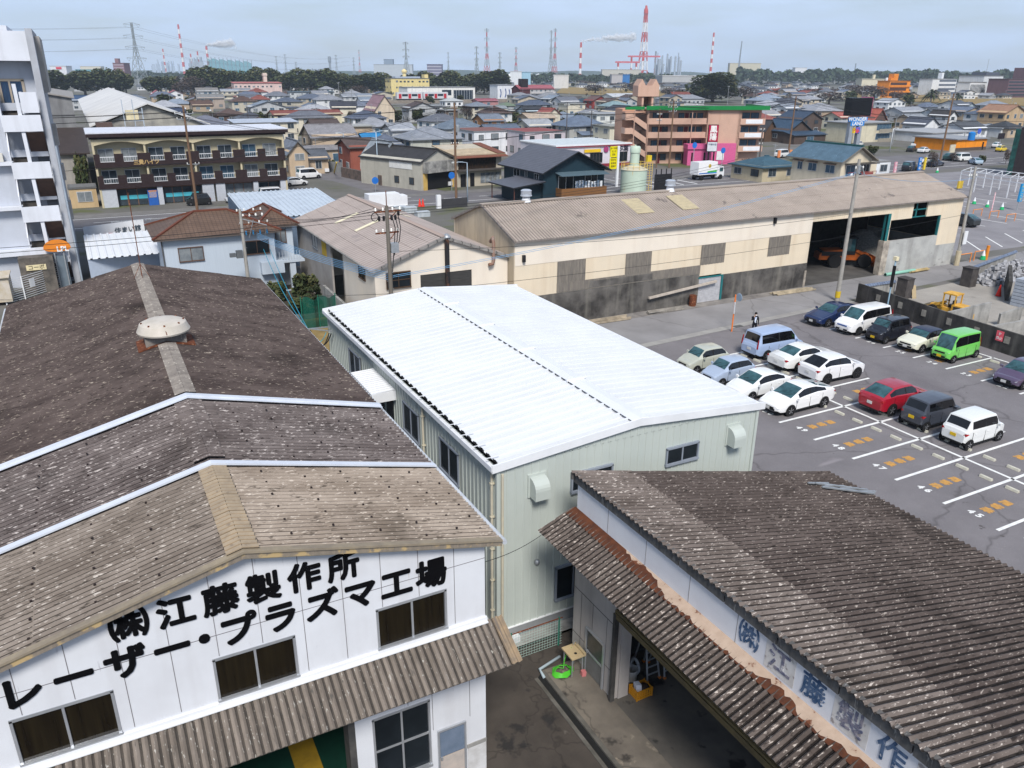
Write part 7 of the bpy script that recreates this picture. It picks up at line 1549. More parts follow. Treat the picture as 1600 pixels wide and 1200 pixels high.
W_, D_, H_ = dims(ye); MB().lathe([(1.5,0),(1.5,4),(2.2,4.2),(2.2,5.5),(1,6.5),(.01,7)], (-W_*.08,6,H_+.2), 12).build('turret', wall_mat((.7,.58,.3)), ye, world=False); MB().box(W_*.4,W_*.5,2,8,H_,H_+3).build('stair_head', wall_mat((.68,.56,.26)), ye, world=False); MB().box(-W_*.35,W_*.3,3,10,H_+.2,H_+1.4).build('blue_deck', plain((.35,.4,.48)), ye, world=False)
wh = block('long white modern hall with tall dark windows above the railway', 630, 752, 159, 136, 16, (.72,.71,.68), (.6,.6,.6), win=False, cat='hall', ov=.3)
W_, D_, H_ = dims(wh); M_dkw = glass('dark_hall_glass', (.012,.02,.03))
bands(wh, W_, D_, [.8], H_*.72, M_dkw, 'tall_window', x0=W_*.17, x1=W_*.47); bands(wh, W_, D_, [H_*.45], H_*.38, M_dkw, 'tall_window', x0=-W_*.0, x1=W_*.14); bands(wh, W_, D_, [H_*.42], H_*.25, M_dkw, 'low_window', x0=-W_*.36, x1=-W_*.03); bands(wh, W_, D_, [H_*.35], H_*.3, M_dkw, 'door', x0=-W_*.43, x1=-W_*.40)
for i in range(8): MB().box(W_*.17+i*W_*.04,W_*.17+i*W_*.04+.25,-.3,-.06,.8,H_*.8).build('mullion', plain((.35,.37,.4)), wh, world=False)
tp = at(664, 161, 0); ts = depth(tp)/CF
emb = MB(); emb.extr([(tp.x-70,tp.y-3,0),(tp.x-70,tp.y,1.7),(tp.x-70,tp.y+8,1.7),(tp.x-70,tp.y+12,0)], (150,0,0)); emb.build('railway_embankment', mk('ballast', (.2,.17,.14), (.13,.11,.09), scale=.5))['kind'] = 'structure'
tr = thing('train', 'silver two car train with red doors on the bank below the white hall', 'train', (tp.x,tp.y+3,1.75)); tl_ = 90*ts*.95
M_sil = mk('train_silver', (.62,.63,.65), (.55,.56,.58), rough=.35, metal=.2)
for c in (-1,1):
    x0, x1 = (c*tl_/2*.02, c*tl_/2) ; cb_ = MB().box(x0,x1,0,2.8,.7,4.3).box(x0+.3*c,x1-.3*c,.1,2.7,4.3,4.55).build('carriage', M_sil, tr, world=False); xa, xb = min(x0,x1), max(x0,x1); Lc = xb-xa
    for t in (.12,.5,.88): MB().box(xa+Lc*t-.9,xa+Lc*t+.9,-.06,0,.9,3.6).build('door', plain((.45,.02,.03)), cb_, world=False)
    for t in (.31,.69): MB().box(xa+Lc*t-1.9,xa+Lc*t+1.9,-.05,0,2.2,3.5).build('window', M_dkw, cb_, world=False)
    MB().box(xa+.5,xb-.5,.2,2.6,.0,.7).build('bogie', M_black, cb_, world=False)
ob = block('orange apartment block with a stepped roof tower', 1377, 1428, 153, 126, 12, (.75,.25,.02), (.62,.2,.02), sto=3, cat='apartment block', win=False)
W_, D_, H_ = dims(ob)
for k in range(3): bands(ob, W_, D_, [H_*k/3+1.2], H_*.16, plain((.07,.03,.02)), 'corridor_opening', x0=-W_*.46, x1=W_*.34); MB().box(-W_*.5,W_*.5,-1.2,-1.05,H_*k/3-.1,H_*k/3+1.1).build('corridor_parapet', wall_mat((.75,.25,.02)), ob, world=False)
MB().box(-W_*.2,W_*.02,3,8,H_,H_+5.5).box(-W_*.33,-W_*.2,3,8,H_,H_+2.2).build('roof_tower', wall_mat((.72,.24,.02)), ob, world=False); MB().lathe([(1,0),(1,2.2),(.01,2.6)], (-W_*.43,5,H_), 12).build('water_tank', M_white, ob, world=False)
ws_ = block('white four storey school with rows of windows beyond the palms', 1441, 1503, 149, 123, 14, (.70,.71,.72), (.6,.6,.6), sto=4, cat='school', win=False)
W_, D_, H_ = dims(ws_)
for k in range(4): bands(ws_, W_, D_, [H_*k/4+1.2], H_*.11, plain((.10,.12,.16)), 'window_band', x0=-W_*.22, x1=W_*.48)
MB().box(0,W_*.08,4,8,H_,H_+5.5).build('stair_head', M_white, ws_, world=False)
wo = block('big white office block with a dark rooftop plant at the right', 1521, 1572, 151, 118, 24, (.66,.68,.70), (.5,.5,.5), win=False, sto=5)
W_, D_, H_ = dims(wo); MB().box(-W_*.2,W_*.5,4,18,H_,H_+3).build('roof_plant', plain((.08,.09,.12)), wo, world=False); MB().tube([(0,8,H_+3),(0,8,H_+14)], .18, 5).build('mast', M_galv, wo, world=False); bands(wo, W_, D_, [H_*.55], H_*.05, plain((.12,.14,.17)), x0=-W_*.1, x1=W_*.1)
wp_ = block('low white wing with tall dark slit windows left of the big office block', 1503, 1546, 152, 128, 12, (.68,.69,.70), (.55,.55,.55), win=False, sto=2)
W_, D_, H_ = dims(wp_)
for i in range(12): MB().box(-W_*.45+i*W_*.075,-W_*.45+i*W_*.075+W_*.04,-.08,0,H_*.3,H_*.85).build('slit_window', M_dkw, wp_, world=False)
pg = block('purple brown office block with dark window bands at the right edge', 1556, 1625, 153, 123, 18, (.15,.085,.10), (.2,.14,.15), win=False, sto=6)
W_, D_, H_ = dims(pg); bands(pg, W_, D_, [H_*(.12+.17*k) for k in range(5)], H_*.08, M_dkw); MB().box(W_*.25,W_*.5,3,14,H_,H_+9).build('tower_head', wall_mat((.15,.085,.10)), pg, world=False)
ca = block('cream two storey apartment with a white roof behind the billboard legs', 1317, 1402, 222, 191, 10, (.63,.58,.44), (.66,.67,.69), sto=2, cat='apartment block', ov=.6, win=False)
W_, D_, H_ = dims(ca)
for k in (0,1): MB().box(W_*.12,W_*.5,-1.2,-1.08,H_*k/2+.0,H_*k/2+1.0).build('balcony', plain((.3,.27,.22)), ca, world=False); [window(ca, (W_*(.18+.1*i),0,H_*k/2+.6), 1.6, 1.7, 0, 2, 0) for i in range(4)]
os_ = block('bright orange single storey shop with a pale roof', 1476, 1556, 235, 216, 12, (.78,.26,.015), (.55,.57,.6), sto=1, cat='shop', win=False, ov=.5)
W_, D_, H_ = dims(os_); MB().box(-W_*.5-.05,W_*.5+.05,-.1,0,0,H_*.28).build('dark_dado', plain((.10,.075,.06)), os_, world=False); MB().box(W_*.36,W_*.4,-.12,0,0,H_*.7).build('door', M_dark, os_, world=False)
one('rooftop_tank', MB().lathe([(.8,0),(.8,1.7),(.3,2),(.01,2)], at(1517,219,3.2), 16), plain((.02,.2,.55)), 'blue plastic tank standing behind the orange shop', 'tank')
rsn = thing('round_sign', 'round blue no parking sign behind the orange shop', 'road sign', at(1527,222,0)); p = Vector(rsn.location); MB().tube([p,p+Vector((0,0,zat(p,206)))], .06, 6).build('post', M_galv, rsn); MB().lathe([(.8,0),(.8,.06),(.01,.07)], p+Vector((0,0,zat(p,205))), 18, axis='y').build('disc', plain((.05,.1,.5)), rsn)
def flatsign(name, label, x, yb, y0, y1, wpx, col, txt=None, tcol=(.8,.8,.8), cat='sign', post=True, ts=.8):
    p = at(x, yb, 0); s = depth(p)/CF; r = thing(name, label, cat, p); z0, z1 = zat(p, y1), zat(p, y0); w = wpx*s
    MB().box(p.x-w/2,p.x+w/2,p.y-.12,p.y+.12,z0,z1).build('panel', plain(col), r)
    if post and z0 > .3: MB().tube([(p.x,p.y+.05,0),(p.x,p.y+.05,z1)], .08, 6).build('post', M_galv, r)
    if txt:
        n = len(txt); hh = (z1-z0)/n
        for i, c in enumerate(txt): lettering(c, min(hh, w)*ts, plain(tcol), r, (p.x,p.y-.14,z1-hh*(i+.5)), (1,0,0), (0,0,1))
    return r
flatsign('black_sign', 'dark shop sign with yellow and pink letters at the orange shop end', 1560, 234, 208, 217, 15, (.02,.015,.02)); 
flatsign('cream_sign', 'squat cream sign slab with a red mark in front of the orange shop', 1486, 243, 226, 241, 12, (.6,.55,.42), post=False)
flatsign('banner', 'pink and white upright banner beside the small white shed', 1397, 272, 253, 271, 5, (.75,.35,.42), '営業中', (.8,.8,.8)); flatsign('banner', 'blue upright banner left of its yellow twin', 1435, 267, 246, 266, 6, (.02,.2,.6), '駐車場', (.8,.8,.8)); flatsign('banner', 'yellow upright banner right of its blue twin', 1443, 266, 246, 265, 4, (.75,.55,.05))
flatsign('pole_banner', 'tall blue and orange banner post with a pink foot at the right edge', 1589, 329, 287, 315, 8, (.03,.3,.6), 'ようこそ', (.8,.6,.1)); 
tw = thing('glass_building', 'dark building with a green glass side cut by the right edge', 'building', at(1580,274,0), R(-62)); zt = zat(tw.location, 199)
MB().box(0,14,0,8,0,zt).build('wall', mk('dark_cladding', (.018,.014,.016), (.03,.024,.026), rough=.5), tw, world=False); MB().box(-.9,0,-.1,.3,.2,zt-.3).build('glass_side', mk('green_glass', (.02,.09,.08), (.01,.03,.03), rough=.1, scale=.8), tw, world=False)
wr = block('long low white roofed hall beside the parked white wagon', 1432, 1545, 222, 206, 16, (.64,.65,.66), (.70,.71,.73), win=False, ov=.4, name='hall', cat='hall'); block('wide pale roofed store at the right edge above the orange shop', 1545, 1625, 214, 199, 20, (.6,.62,.64), (.62,.66,.7), win=False, ov=.4, cat='store', name='store')
# warehouses at the left
bw = thing('warehouse', 'large old warehouse with a white roof and a stained grey gable behind the brown apartment', 'warehouse', (11,150,0))
mb = MB(); mb.box(2.8,19.8,150,290,0,9.4); mb.extr([(2.8,150,9.4),(19.8,150,9.4),(11,150,12.7)], (0,140,0)); mb.build('wall', mk('stained_grey_gable', (.38,.36,.31), (.20,.195,.19), rough=.9, scale=.25, stretch=(1,1,2), lo=.4, hi=.62, streak=((.12,.115,.11), .6, .8)), bw)
mb = MB()
for xa in (2.0, 20.4): mb.extr([(11,149.3,12.85),(11,149.3,13.05),(xa,149.3,9.65),(xa,149.3,9.45)], (0,141,0))
mb.build('roof', mk('white_sheet_roof', (.60,.59,.57), (.5,.49,.48), rough=.6, scale=.15), bw)
MB().box(2.9,5.3,148,149.6,0,10.2).build('lift_tower', plain((.12,.08,.07)), bw)
lt = thing('rooftop_tank', 'cream water tank on a thin steel frame before the warehouse gable', 'water tank', (8.2,136.5,10.1)); mb = MB()
for x in (6.6,8.0,9.2):
    for y in (136,137): mb.bar((x,y,10.1),(x,y,12.8+(x < 8.5)*1.2),.07,.07)
for z in (11.0,12.2): mb.bar((6.6,136,z),(9.2,136,z),.05,.05); mb.bar((6.6,137,z),(9.2,137,z),.05,.05)
mb.build('frame', plain((.35,.4,.45)), lt); MB().box(6.9,8.6,136.1,136.9,11.1,12.5).build('tank', plain((.6,.52,.33)), lt)
gl = thing('grey_warehouse', 'tall grey sheet clad warehouse right behind the apartment tower', 'warehouse', (-1,150,0))
mb = MB(); mb.extr([(-20,152,0),(.2,152,0),(.2,152,13.8),(-20,152,17.5)], (0,40,0)); mb.build('wall', mk('weathered_sheet', (.25,.25,.25), (.15,.15,.155), scale=.35, stretch=(1,1,.6), rough=.9, lines=None, streak=((.08,.08,.08), .5, .9)), gl)
mb = MB(); mb.extr([(-20,151.6,17.5),(.6,151.6,13.75),(.6,151.6,13.95),(-20,151.6,17.7)], (0,41,0)); mb.build('roof', plain((.3,.28,.26)), gl); mb = MB(); [mb.box(-20,.25,151.9,152,z,z+.12) for z in (5.0,8.2,11.2)]; mb.build('cladding_seam', plain((.1,.1,.1)), gl)
cw_ = thing('concrete_store', 'weathered concrete store with a dark sloping roof left of the brown apartment', 'store', (-2,139,0)); MB().box(-10,.8,140,150,0,6.3).build('wall', mk('pale_stained_concrete', (.36,.34,.31), (.27,.25,.23), scale=.5, streak=((.16,.15,.14), .5, 1)), cw_); MB().extr([(-10.5,139.4,6.2),(1.3,139.4,6.2),(1.3,151,9.2),(-10.5,151,9.2)], (0,0,.2)).build('roof', roof_mat((.085,.065,.06), 'sheet'), cw_)
house('small tan hut with a dark window left of the brown apartment', (-.6,127.5,0), 3.4, 4, 2.6, 'flat', wall=(.52,.38,.22), rcol=(.3,.3,.3), cat='hut', vis=(0,), ov=.1, name='hut')
# ================================================================ trees
def leafmat(n, c, c2): return mk(n, c, c2, rough=.9, scale=.25, vary=.12)
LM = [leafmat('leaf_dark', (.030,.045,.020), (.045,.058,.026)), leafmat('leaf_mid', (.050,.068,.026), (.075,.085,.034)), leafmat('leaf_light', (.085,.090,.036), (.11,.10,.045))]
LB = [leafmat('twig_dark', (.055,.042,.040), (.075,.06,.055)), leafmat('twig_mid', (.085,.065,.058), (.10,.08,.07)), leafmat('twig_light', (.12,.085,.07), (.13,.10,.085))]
M_bark = mk('bark', (.10,.075,.055), (.06,.045,.035), rough=1, scale=4)
def crown(n, w, h, leaf, seed, lobes=9, flat=.62, mats=LM, base=.25):
    """leaf faces scattered through overlapping lobes, with a ragged outline"""
    rd = random.Random(seed); mb = MB(); L = [(0,0,h*(base+.42),w*.36,h*.33)]
    for i in range(lobes):
        a = rd.uniform(0, 6.28); r = w*rd.uniform(.18,.36); L.append((r*math.cos(a), r*math.sin(a), h*rd.uniform(base+.15,.86)-abs(r)*.12, w*rd.uniform(.14,.24), h*rd.uniform(.13,.22)))
    tot = sum(l[3]**2 for l in L)
    for (cx, cy, cz, rx, rz_) in L:
        k = int(n*rx*rx/tot)
        for i in range(k):
            u = rd.uniform(-1,1); a = rd.uniform(0,6.28); q = math.sqrt(1-u*u); s = rd.uniform(.55,1.08)**.6
            p = Vector((cx+rx*q*math.cos(a)*s, cy+rx*q*math.sin(a)*s, cz+rz_*u*s))
            if p.z < h*base*.8: continue
            M = Euler((rd.uniform(-.9,.9), rd.uniform(-.9,.9), rd.uniform(0,6.28))).to_matrix(); sz = leaf*rd.uniform(.55,1.3)
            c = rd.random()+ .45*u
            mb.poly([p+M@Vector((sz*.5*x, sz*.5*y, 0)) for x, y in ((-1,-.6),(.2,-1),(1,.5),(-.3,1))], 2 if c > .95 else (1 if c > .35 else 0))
    return mb
def trunk(h, r, w, base=.3, seed=0):
    rd = random.Random(seed); mb = MB(); mb.tube([(0,0,0),(.1*r,0,h*base),(0,0,h*.62)], [r,r*.7,r*.25], 7)
    for i in range(6): a = i*1.05+rd.random(); mb.tube([(0,0,h*(base*.7+.05*i)),(w*.13*math.cos(a),w*.13*math.sin(a),h*(base+.12+.05*i)),(w*.3*math.cos(a),w*.3*math.sin(a),h*(base+.3+.05*i))], [r*.45,r*.3,r*.1], 5)
    return mb
TREES = {}
def tree(kind, label, P, sx, sz, rot=0, group=None, cat='tree', name='tree'):
    """copies share the crown and trunk meshes; sx, sz are the tree's width and height in metres"""
    if kind not in TREES:
        n, mats, leaf, base, lob = {'camphor0': (2600,LM,.085,.20,10), 'camphor1': (2400,LM,.09,.22,8), 'camphor2': (2600,LM,.08,.15,12), 'bare': (1500,LB,.05,.18,9), 'bush': (900,LM,.13,.02,6), 'dome': (7000,LM,.045,.10,22)}[kind]
        mt = mats if kind != 'bare' else LB
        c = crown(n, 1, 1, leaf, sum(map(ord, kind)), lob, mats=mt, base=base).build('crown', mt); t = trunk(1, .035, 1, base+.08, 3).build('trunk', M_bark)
        TREES[kind] = (c.data, t.data); bpy.data.objects.remove(c); bpy.data.objects.remove(t)
    r = thing(name, label, cat, (P[0],P[1],P[2] if len(P) > 2 else 0), rot, group)
    for nm, d in zip(('crown','trunk'), TREES[kind]):
        o = bpy.data.objects.new(nm, d); COL.objects.link(o); o.parent = r; o.scale = (sx,sx,sz)
    return r
def treepx(kind, label, x, yt, yb, wpx, **k):
    p = at(x, yb, 0); s = depth(p)/CF; return tree(kind, label, p, wpx*s*1.12, zat(p, yt)*1.05, x*.7, **k)
bel = [(86,111,149,52,'right behind the grey warehouse'),(134,111,149,52,'second from the apartment tower'),(172,104,149,46,'before the purple brown tower'),(198,114,148,34,'just left of the nearest pylon'),(239,120,147,34,'just right of the nearest pylon'),(266,117,147,34,'above the twin white gables'),(312,104,148,42,'left of the golf net'),(345,108,148,44,'under the left end of the golf net'),(378,108,147,44,'under the right end of the golf net'),(404,106,146,40,'behind the pink school tower'),(424,107,146,34,'right end of the pink school'),(452,111,147,40,'first right of the pink school'),(487,108,148,48,'second right of the pink school'),(512,108,148,44,'third right of the pink school'),(536,112,148,36,'above the corridor apartment end'),(562,116,148,48,'behind the slate blue hip roof'),(596,114,148,42,'left of the pale yellow school'),(640,114,146,46,'behind the pale yellow school'),(668,113,146,40,'behind the left end of the white hall'),(704,111,147,44,'behind the middle of the white hall'),(738,113,147,40,'behind the right end of the white hall'),(768,110,148,56,'between the white hall and the mural building'),(722,120,150,34,'in the gap over the white hall roof')]
for i, (x, yt, yb, wp, lab) in enumerate(bel): treepx('camphor%d' % (i % 3), 'broad dark green tree of the long belt, '+lab, x, yt, yb, wp, group='broad evergreen trees of the belt')
treepx('dome', 'very large round dark green tree right of the salmon apartment tower', 1113, 112, 160, 80)
for x, yt, yb, wp, lab in ((1092,138,160,40,'left foot of the big round tree'),(1160,135,158,44,'right foot of the big round tree'),(1050,136,156,40,'between salmon tower and big round tree'),(1295,143,163,44,'below the red brown bank wall'),(1238,150,164,40,'left below the red brown bank wall'),(1365,133,156,46,'left of the orange block'),(1335,132,152,40,'above the meadow before the billboard'),(300,118,150,40,'left of the raised grey gable roof'),(285,128,152,34,'just above the twin white gables'),(1400,142,158,30,'before the orange block'),(990,128,148,40,'left of the salmon tower top'),(930,132,146,40,'far side of the meadow left'),(560,133,152,30,'below the belt by the grey roofs')):
    treepx('bare', 'bare purplish winter tree, '+lab, x, yt, yb, wp, group='bare winter trees')
for x, yt, yb, wp, lab in ((133,233,308,28,'dark green round shrub left of the brown apartment'),(262,144,168,34,'yellowish green garden tree beside the weathered warehouse gable'),(890,198,212,26,'round green hedge tree between the white block and the striped blue house'),(1243,236,250,18,'shrub with yellow flowers behind the cream house roof'),(605,196,216,14,'slim dark garden tree by the slate blue roof'),(486,246,262,12,'clipped green garden shrub in front of the tan bungalow, left'),(504,247,262,12,'clipped green garden shrub in front of the tan bungalow, middle'),(520,248,262,14,'clipped green garden shrub in front of the tan bungalow, right'),(552,252,268,16,'yellow green shrub below the terracotta house'),(576,258,276,14,'leafy shrub by the stone wall at the grey shed'),(1362,226,242,22,'yellow green shrub under the billboard, right'),(1534,241,256,14,'round yellow green bush in the right hand car park'),(1490,238,252,26,'thin street tree by the cream sign slab'),(1455,236,262,22,'thin street tree beside the leaning brown pole'),(1571,233,256,14,'small tree before the dark glass building'),(1163,247,276,36,'thin roadside tree in front of the pink shop'),(712,262,284,12,'small street tree by the brown pole'),(700,246,262,10,'small plant by the timber shop wall'),(1330,140,158,24,'dark bush on the meadow edge'),(1420,146,164,22,'dark palm like tree left of the big palm'),(930,200,216,18,'hedge in front of the striped blue house'),(480,295,300,20,'low yellow green hedge by the white vans')):
    treepx('bare' if 'thin' in lab or 'small tree' in lab else 'bush', lab, x, yt, yb, wp*.8, cat='shrub', name='shrub')
def palm(label, x, yb, yt, wpx):
    p = at(x, yb, 0); s = depth(p)/CF; h = zat(p, yt); w = wpx*s; r = thing('palm_tree', label, 'palm', p); hc = h*.62
    MB().tube([(0,0,0),(0,0,hc)], [.5,.4], 8).build('trunk', M_bark, r, world=False); mb = MB(); rd = random.Random(x)
    for i in range(54):
        a = rd.uniform(0,6.28); e = rd.uniform(-.35,1.25); l = w*.55; pts = []
        for t in (0,.35,.7,1): pts.append(Vector((l*t*math.cos(a)*math.cos(e*.8), l*t*math.sin(a)*math.cos(e*.8), hc+l*t*math.sin(e)-l*.55*t*t)))
        n = Vector((-math.sin(a),math.cos(a),0))*w*.045
        for q0, q1, k0, k1 in ((0,1,.4,1),(1,2,1,.9),(2,3,.9,.1)): mb.poly([pts[q0]-n*k0,pts[q0]+n*k0,pts[q1]+n*k1,pts[q1]-n*k1], rd.choice((0,0,1)))
    mb.build('fronds', LM, r, world=False)
palm('big palm tree on the grass below the white school', 1454, 160, 138, 30); palm('smaller palm tree left of the big one', 1418, 160, 143, 22); palm('small palm tree at the right end of the palms', 1495, 160, 143, 18)
def wood(name, label, x0, x1, d, hgt, n, leaf, depth_=140, mats=LM, ytop=None):
    rd = random.Random(n); mb = MB()
    for i in range(n):
        x = rd.uniform(x0, x1); dd = d+rd.uniform(0, depth_); p = gnd(x, dd); hh = hgt*(.86+.09*math.sin(x*.045+d)+.07*math.sin(x*.17)+.05*math.sin(x*.41))
        q = p+Vector((0,0,hh*rd.random()**.45)); M = Euler((rd.uniform(-.8,.8)+.5, rd.uniform(-.8,.8), rd.uniform(0,6.28))).to_matrix(); sz = leaf*rd.uniform(.6,1.3)
        mb.poly([q+M@Vector((sz*.5*u, sz*.5*v, 0)) for u, v in ((-1,-.6),(.2,-1),(1,.5),(-.3,1))], rd.choice((0,0,1)))
    tag(mb.build(name, mats), label, 'wood')['kind'] = 'stuff'
M_far = [leafmat('far_leaf_dark', (.030,.050,.030), (.04,.06,.034)), leafmat('far_leaf_mid', (.042,.065,.035), (.05,.07,.04)), LM[1]]
wood('pine_wood', 'long dark pine wood along the horizon at the right', 1150, 1640, 1250, 27, 9000, 6, 200, M_far); wood('pine_wood', 'darker strip of wood behind the meadow in the middle', 815, 1160, 1150, 17, 4500, 5, 160, M_far); wood('far_wood', 'low far wood left of the pylon beyond the round trees', 60, 330, 1500, 15, 2200, 6, 200, M_far)
wood('bank_scrub', 'brown scrub along the meadow bank', 1180, 1420, 660, 5, 1500, 2.2, 40, LB); wood('hedge_scrub', 'brown green scrub below the tree belt', 250, 780, 640, 6, 3500, 2.2, 60, [LB[0],LM[0],LB[1]])
# ================================================================ far industry
M_red = mk('chimney_red', (.50,.045,.03), (.42,.04,.03)); M_chw = mk('chimney_white', (.72,.72,.72), (.64,.64,.64)); M_steel = plain((.24,.28,.32)); M_indus = plain((.35,.40,.46))
def chimney(label, x, yt, d, r, n, name='chimney', lean=None):
    p = gnd(x, d); h = zat(p, yt); c = thing(name, label, 'chimney', p)
    for i in range(n):
        z0, z1 = h*i/n, h*(i+1)/n; ra, rb_ = r*(1.35-.5*i/n), r*(1.35-.5*(i+1)/n)
        MB().lathe([(ra,z0),(rb_,z1)], n=14).build('band', M_red if (n-i) % 2 else M_chw, c, world=False, smooth=True, ang=40)
    return c, p, h
chimney('tall red and white chimney with a dark tip at the left, behind the near pylon', 289, 38, 2600, 3.6, 11); _, pB, hB = chimney('shorter red and white chimney giving off smoke above the golf net', 328, 72, 2600, 4.0, 8)
chimney('small red and white chimney left of the smoking one', 302, 84, 2900, 3, 6); chimney('small red and white chimney between the smoking one and the blue plant', 313, 80, 2900, 3, 6); chimney('faint red and white chimney left of the tall leaning one', 260, 76, 3100, 3, 8)
_, pC, hC = chimney('red and white chimney with a long white plume in the middle', 906, 66, 2300, 3.6, 7); chimney('tall thin red and white chimney right of the round tree', 1109, 51, 2300, 3.2, 11)
def plume(label, P, h, dirx, L, r0, seed):
    rd = random.Random(seed); mb = MB(); ms = mk('steam', (.82,.83,.85), rough=1)
    nt_ = ms.node_tree; bs_ = nt_.nodes['Principled BSDF']; bs_.inputs['Alpha'].default_value = .13
    for i in range(260):
        t = rd.random()**.8; p = Vector((P.x+dirx*L*t+rd.gauss(0,r0*.4), P.y-.3*L*t, h+L*.10*math.sqrt(t)+rd.gauss(0,r0*(.15+.5*t)))); s = r0*(.35+.9*t)*rd.uniform(.5,1.1)*(1-.55*max(0,t-.5))
        vs = []; n = 8
        mb.lathe([(s*.5,-s*.8),(s*.95,-s*.3),(s,.1*s),(s*.7,.65*s),(s*.2,.95*s)], p, n)
    tag(mb.build('steam_plume', ms, smooth=True), label, 'steam')['kind'] = 'stuff'
plume('long white steam plume drifting right from the middle chimney', pC, hC, 1, 170, 8, 2); plume('white smoke puffs rising right from the chimney above the golf net', pB, hB, 1, 90, 9, 5)
tt = thing('lattice_chimney', 'very tall red and white tripod lattice chimney above the salmon apartment', 'chimney', gnd(1003, 2100)); P = Vector(tt.location); H = zat(P, 12)
for i in range(7):
    z0, z1 = H*i/7*.93, H*(i+1)/7*.93; mb = MB()
    for k in range(4):
        a = PI/4+k*PI/2; f = lambda z: (P.x+math.cos(a)*(3.4+12*(1-z/H)**1.3), P.y+math.sin(a)*(3.4+12*(1-z/H)**1.3), z)
        mb.tube([f(z0),f(z1)], 1.7, 6); b = a+PI/2; g_ = lambda z: (P.x+math.cos(b)*(3.4+12*(1-z/H)**1.3), P.y+math.sin(b)*(3.4+12*(1-z/H)**1.3), z)
        if i > 0: mb.tube([f(z0),g_(z1)], .7, 4)
        mb.tube([f(z1),g_(z1)], .8, 4)
    mb.lathe([(2.4,z0),(2.4,z1)], (P.x,P.y,0), 10); mb.build('band', M_red if i % 2 == 0 else M_chw, tt)
MB().lathe([(6.5,H*.92),(6.0,H*.97),(3.4,H),(2.8,H*1.03),(.01,H*1.03)], (P.x,P.y,0), 14).build('head', M_red, tt)
def gantry(label, x0, x1, yt, d):
    a, b = gnd(x0, d), gnd(x1, d); h = zat(a, yt); g = thing('gantry_crane', label, 'crane', (a+b)/2); mb = MB(); mb.bar(a+Vector((0,0,h)), b+Vector((0,0,h)), 5, 4); mb.build('beam', plain((.55,.10,.12)), g)
    for q in (a.lerp(b,.12), a.lerp(b,.86)):
        for k in range(4): MB().bar(q+Vector((0,0,h*k/4)), q+Vector((0,0,h*(k+1)/4)), 4, 3).build('leg', M_red if k % 2 else M_chw, g)
gantry('red shipyard gantry crane, upper and right one, beside the lattice chimney', 979, 1029, 88, 2000); gantry('red shipyard gantry crane, lower and left one', 960, 998, 97, 1900)
rd = random.Random(9)
for lab, xs, yl in (('blue grey refinery towers right of the lattice chimney', (1022,1062), (82,100)), ('pale blue refinery towers far left of the tall leaning chimney', (240,284), (92,100)), ('blue plant left of the golf net', (300,320), (88,98))):
    c_ = thing('refinery', lab, 'refinery', gnd(sum(xs)/2, 2200)); mb = MB(); 
    for i in range(20):
        x = rd.uniform(*xs); p = gnd(x, 2200+rd.uniform(0,100)); h = zat(p, rd.uniform(*yl)); r = rd.uniform(1.2,3)
        if rd.random() < .6: mb.lathe([(r,0),(r,h),(.01,h+r)], p, 8)
        else: mb.box(p.x-r*2,p.x+r*2,p.y-r,p.y+r,0,h*.8)
    mb.build('columns', M_indus if 'pale' not in lab else plain((.4,.48,.58)), c_)
def farbox(name, label, x0, x1, yt, d, col, rc=None, cat='building', dd=20):
    a, b = gnd(x0, d), gnd(x1, d); h = zat((a+b)/2, yt); w = (b-a).length; r = thing(name, label, cat, (a+b)/2, math.atan2(b.y-a.y, b.x-a.x)); MB().box(-w/2,w/2,0,dd,0,h).build('wall', wall_mat(col), r, world=False); MB().box(-w/2-.5,w/2+.5,-.5,dd+.5,h,h+.8).build('roof', plain(rc or tuple(q*.8 for q in col)), r, world=False); return r, w, h
farbox('factory_hall','long low grey factory left of the dark violet block',585,645,101,1700,(.42,.46,.5)); r, w_, h_ = farbox('plant_block','blue grey plant on top of the long low grey factory',601,615,93,1800,(.22,.28,.36)); 
r, w_, h_ = farbox('apartment_block','dark violet apartment block on the horizon left of the belt end',668,691,101,1300,(.16,.15,.22),cat='apartment block'); bands(r, w_, 9, [h_*k/6+1 for k in range(6)], h_*.06, plain((.4,.4,.46)))
r, w_, h_ = farbox('apartment_block','purple brown apartment tower with a raised stair head behind the round trees',181,198,99,1100,(.22,.12,.14),cat='apartment block'); bands(r, w_, 9, [h_*k/7+1 for k in range(7)], h_*.06, plain((.36,.3,.34))); MB().box(-w_*.35,-w_*.02,3,9,h_,h_*1.25).build('stair_head', wall_mat((.24,.14,.15)), r, world=False)
r, w_, h_ = farbox('store','white store with a red sign on its roof edge beyond the round trees',82,107,103.5,1300,(.66,.67,.70)); MB().box(-w_*.12,w_*.22,-.8,0,h_*.8,h_*.95).build('red_sign', plain((.6,.03,.06)), r, world=False)
farbox('hall','cream flat hall far behind the round trees',128,160,104,2000,(.6,.56,.45)); farbox('hall','teal roofed hall far behind the round trees',120,170,109,1700,(.12,.3,.34),(.1,.28,.3)); farbox('factory_hall','cream factory at the right with rooftop pipes',1138,1186,99,1900,(.52,.48,.36)); farbox('hall','pale long hall behind the meadow wood',940,1000,109,1500,(.5,.48,.42))
r, w_, h_ = farbox('warehouse','wide white roofed warehouse left of the big round tree',1034,1100,119,1050,(.42,.42,.42),(.62,.60,.58),cat='warehouse',dd=60); bands(r, w_, 9, [h_*.12], h_*.3, plain((.12,.12,.13)))
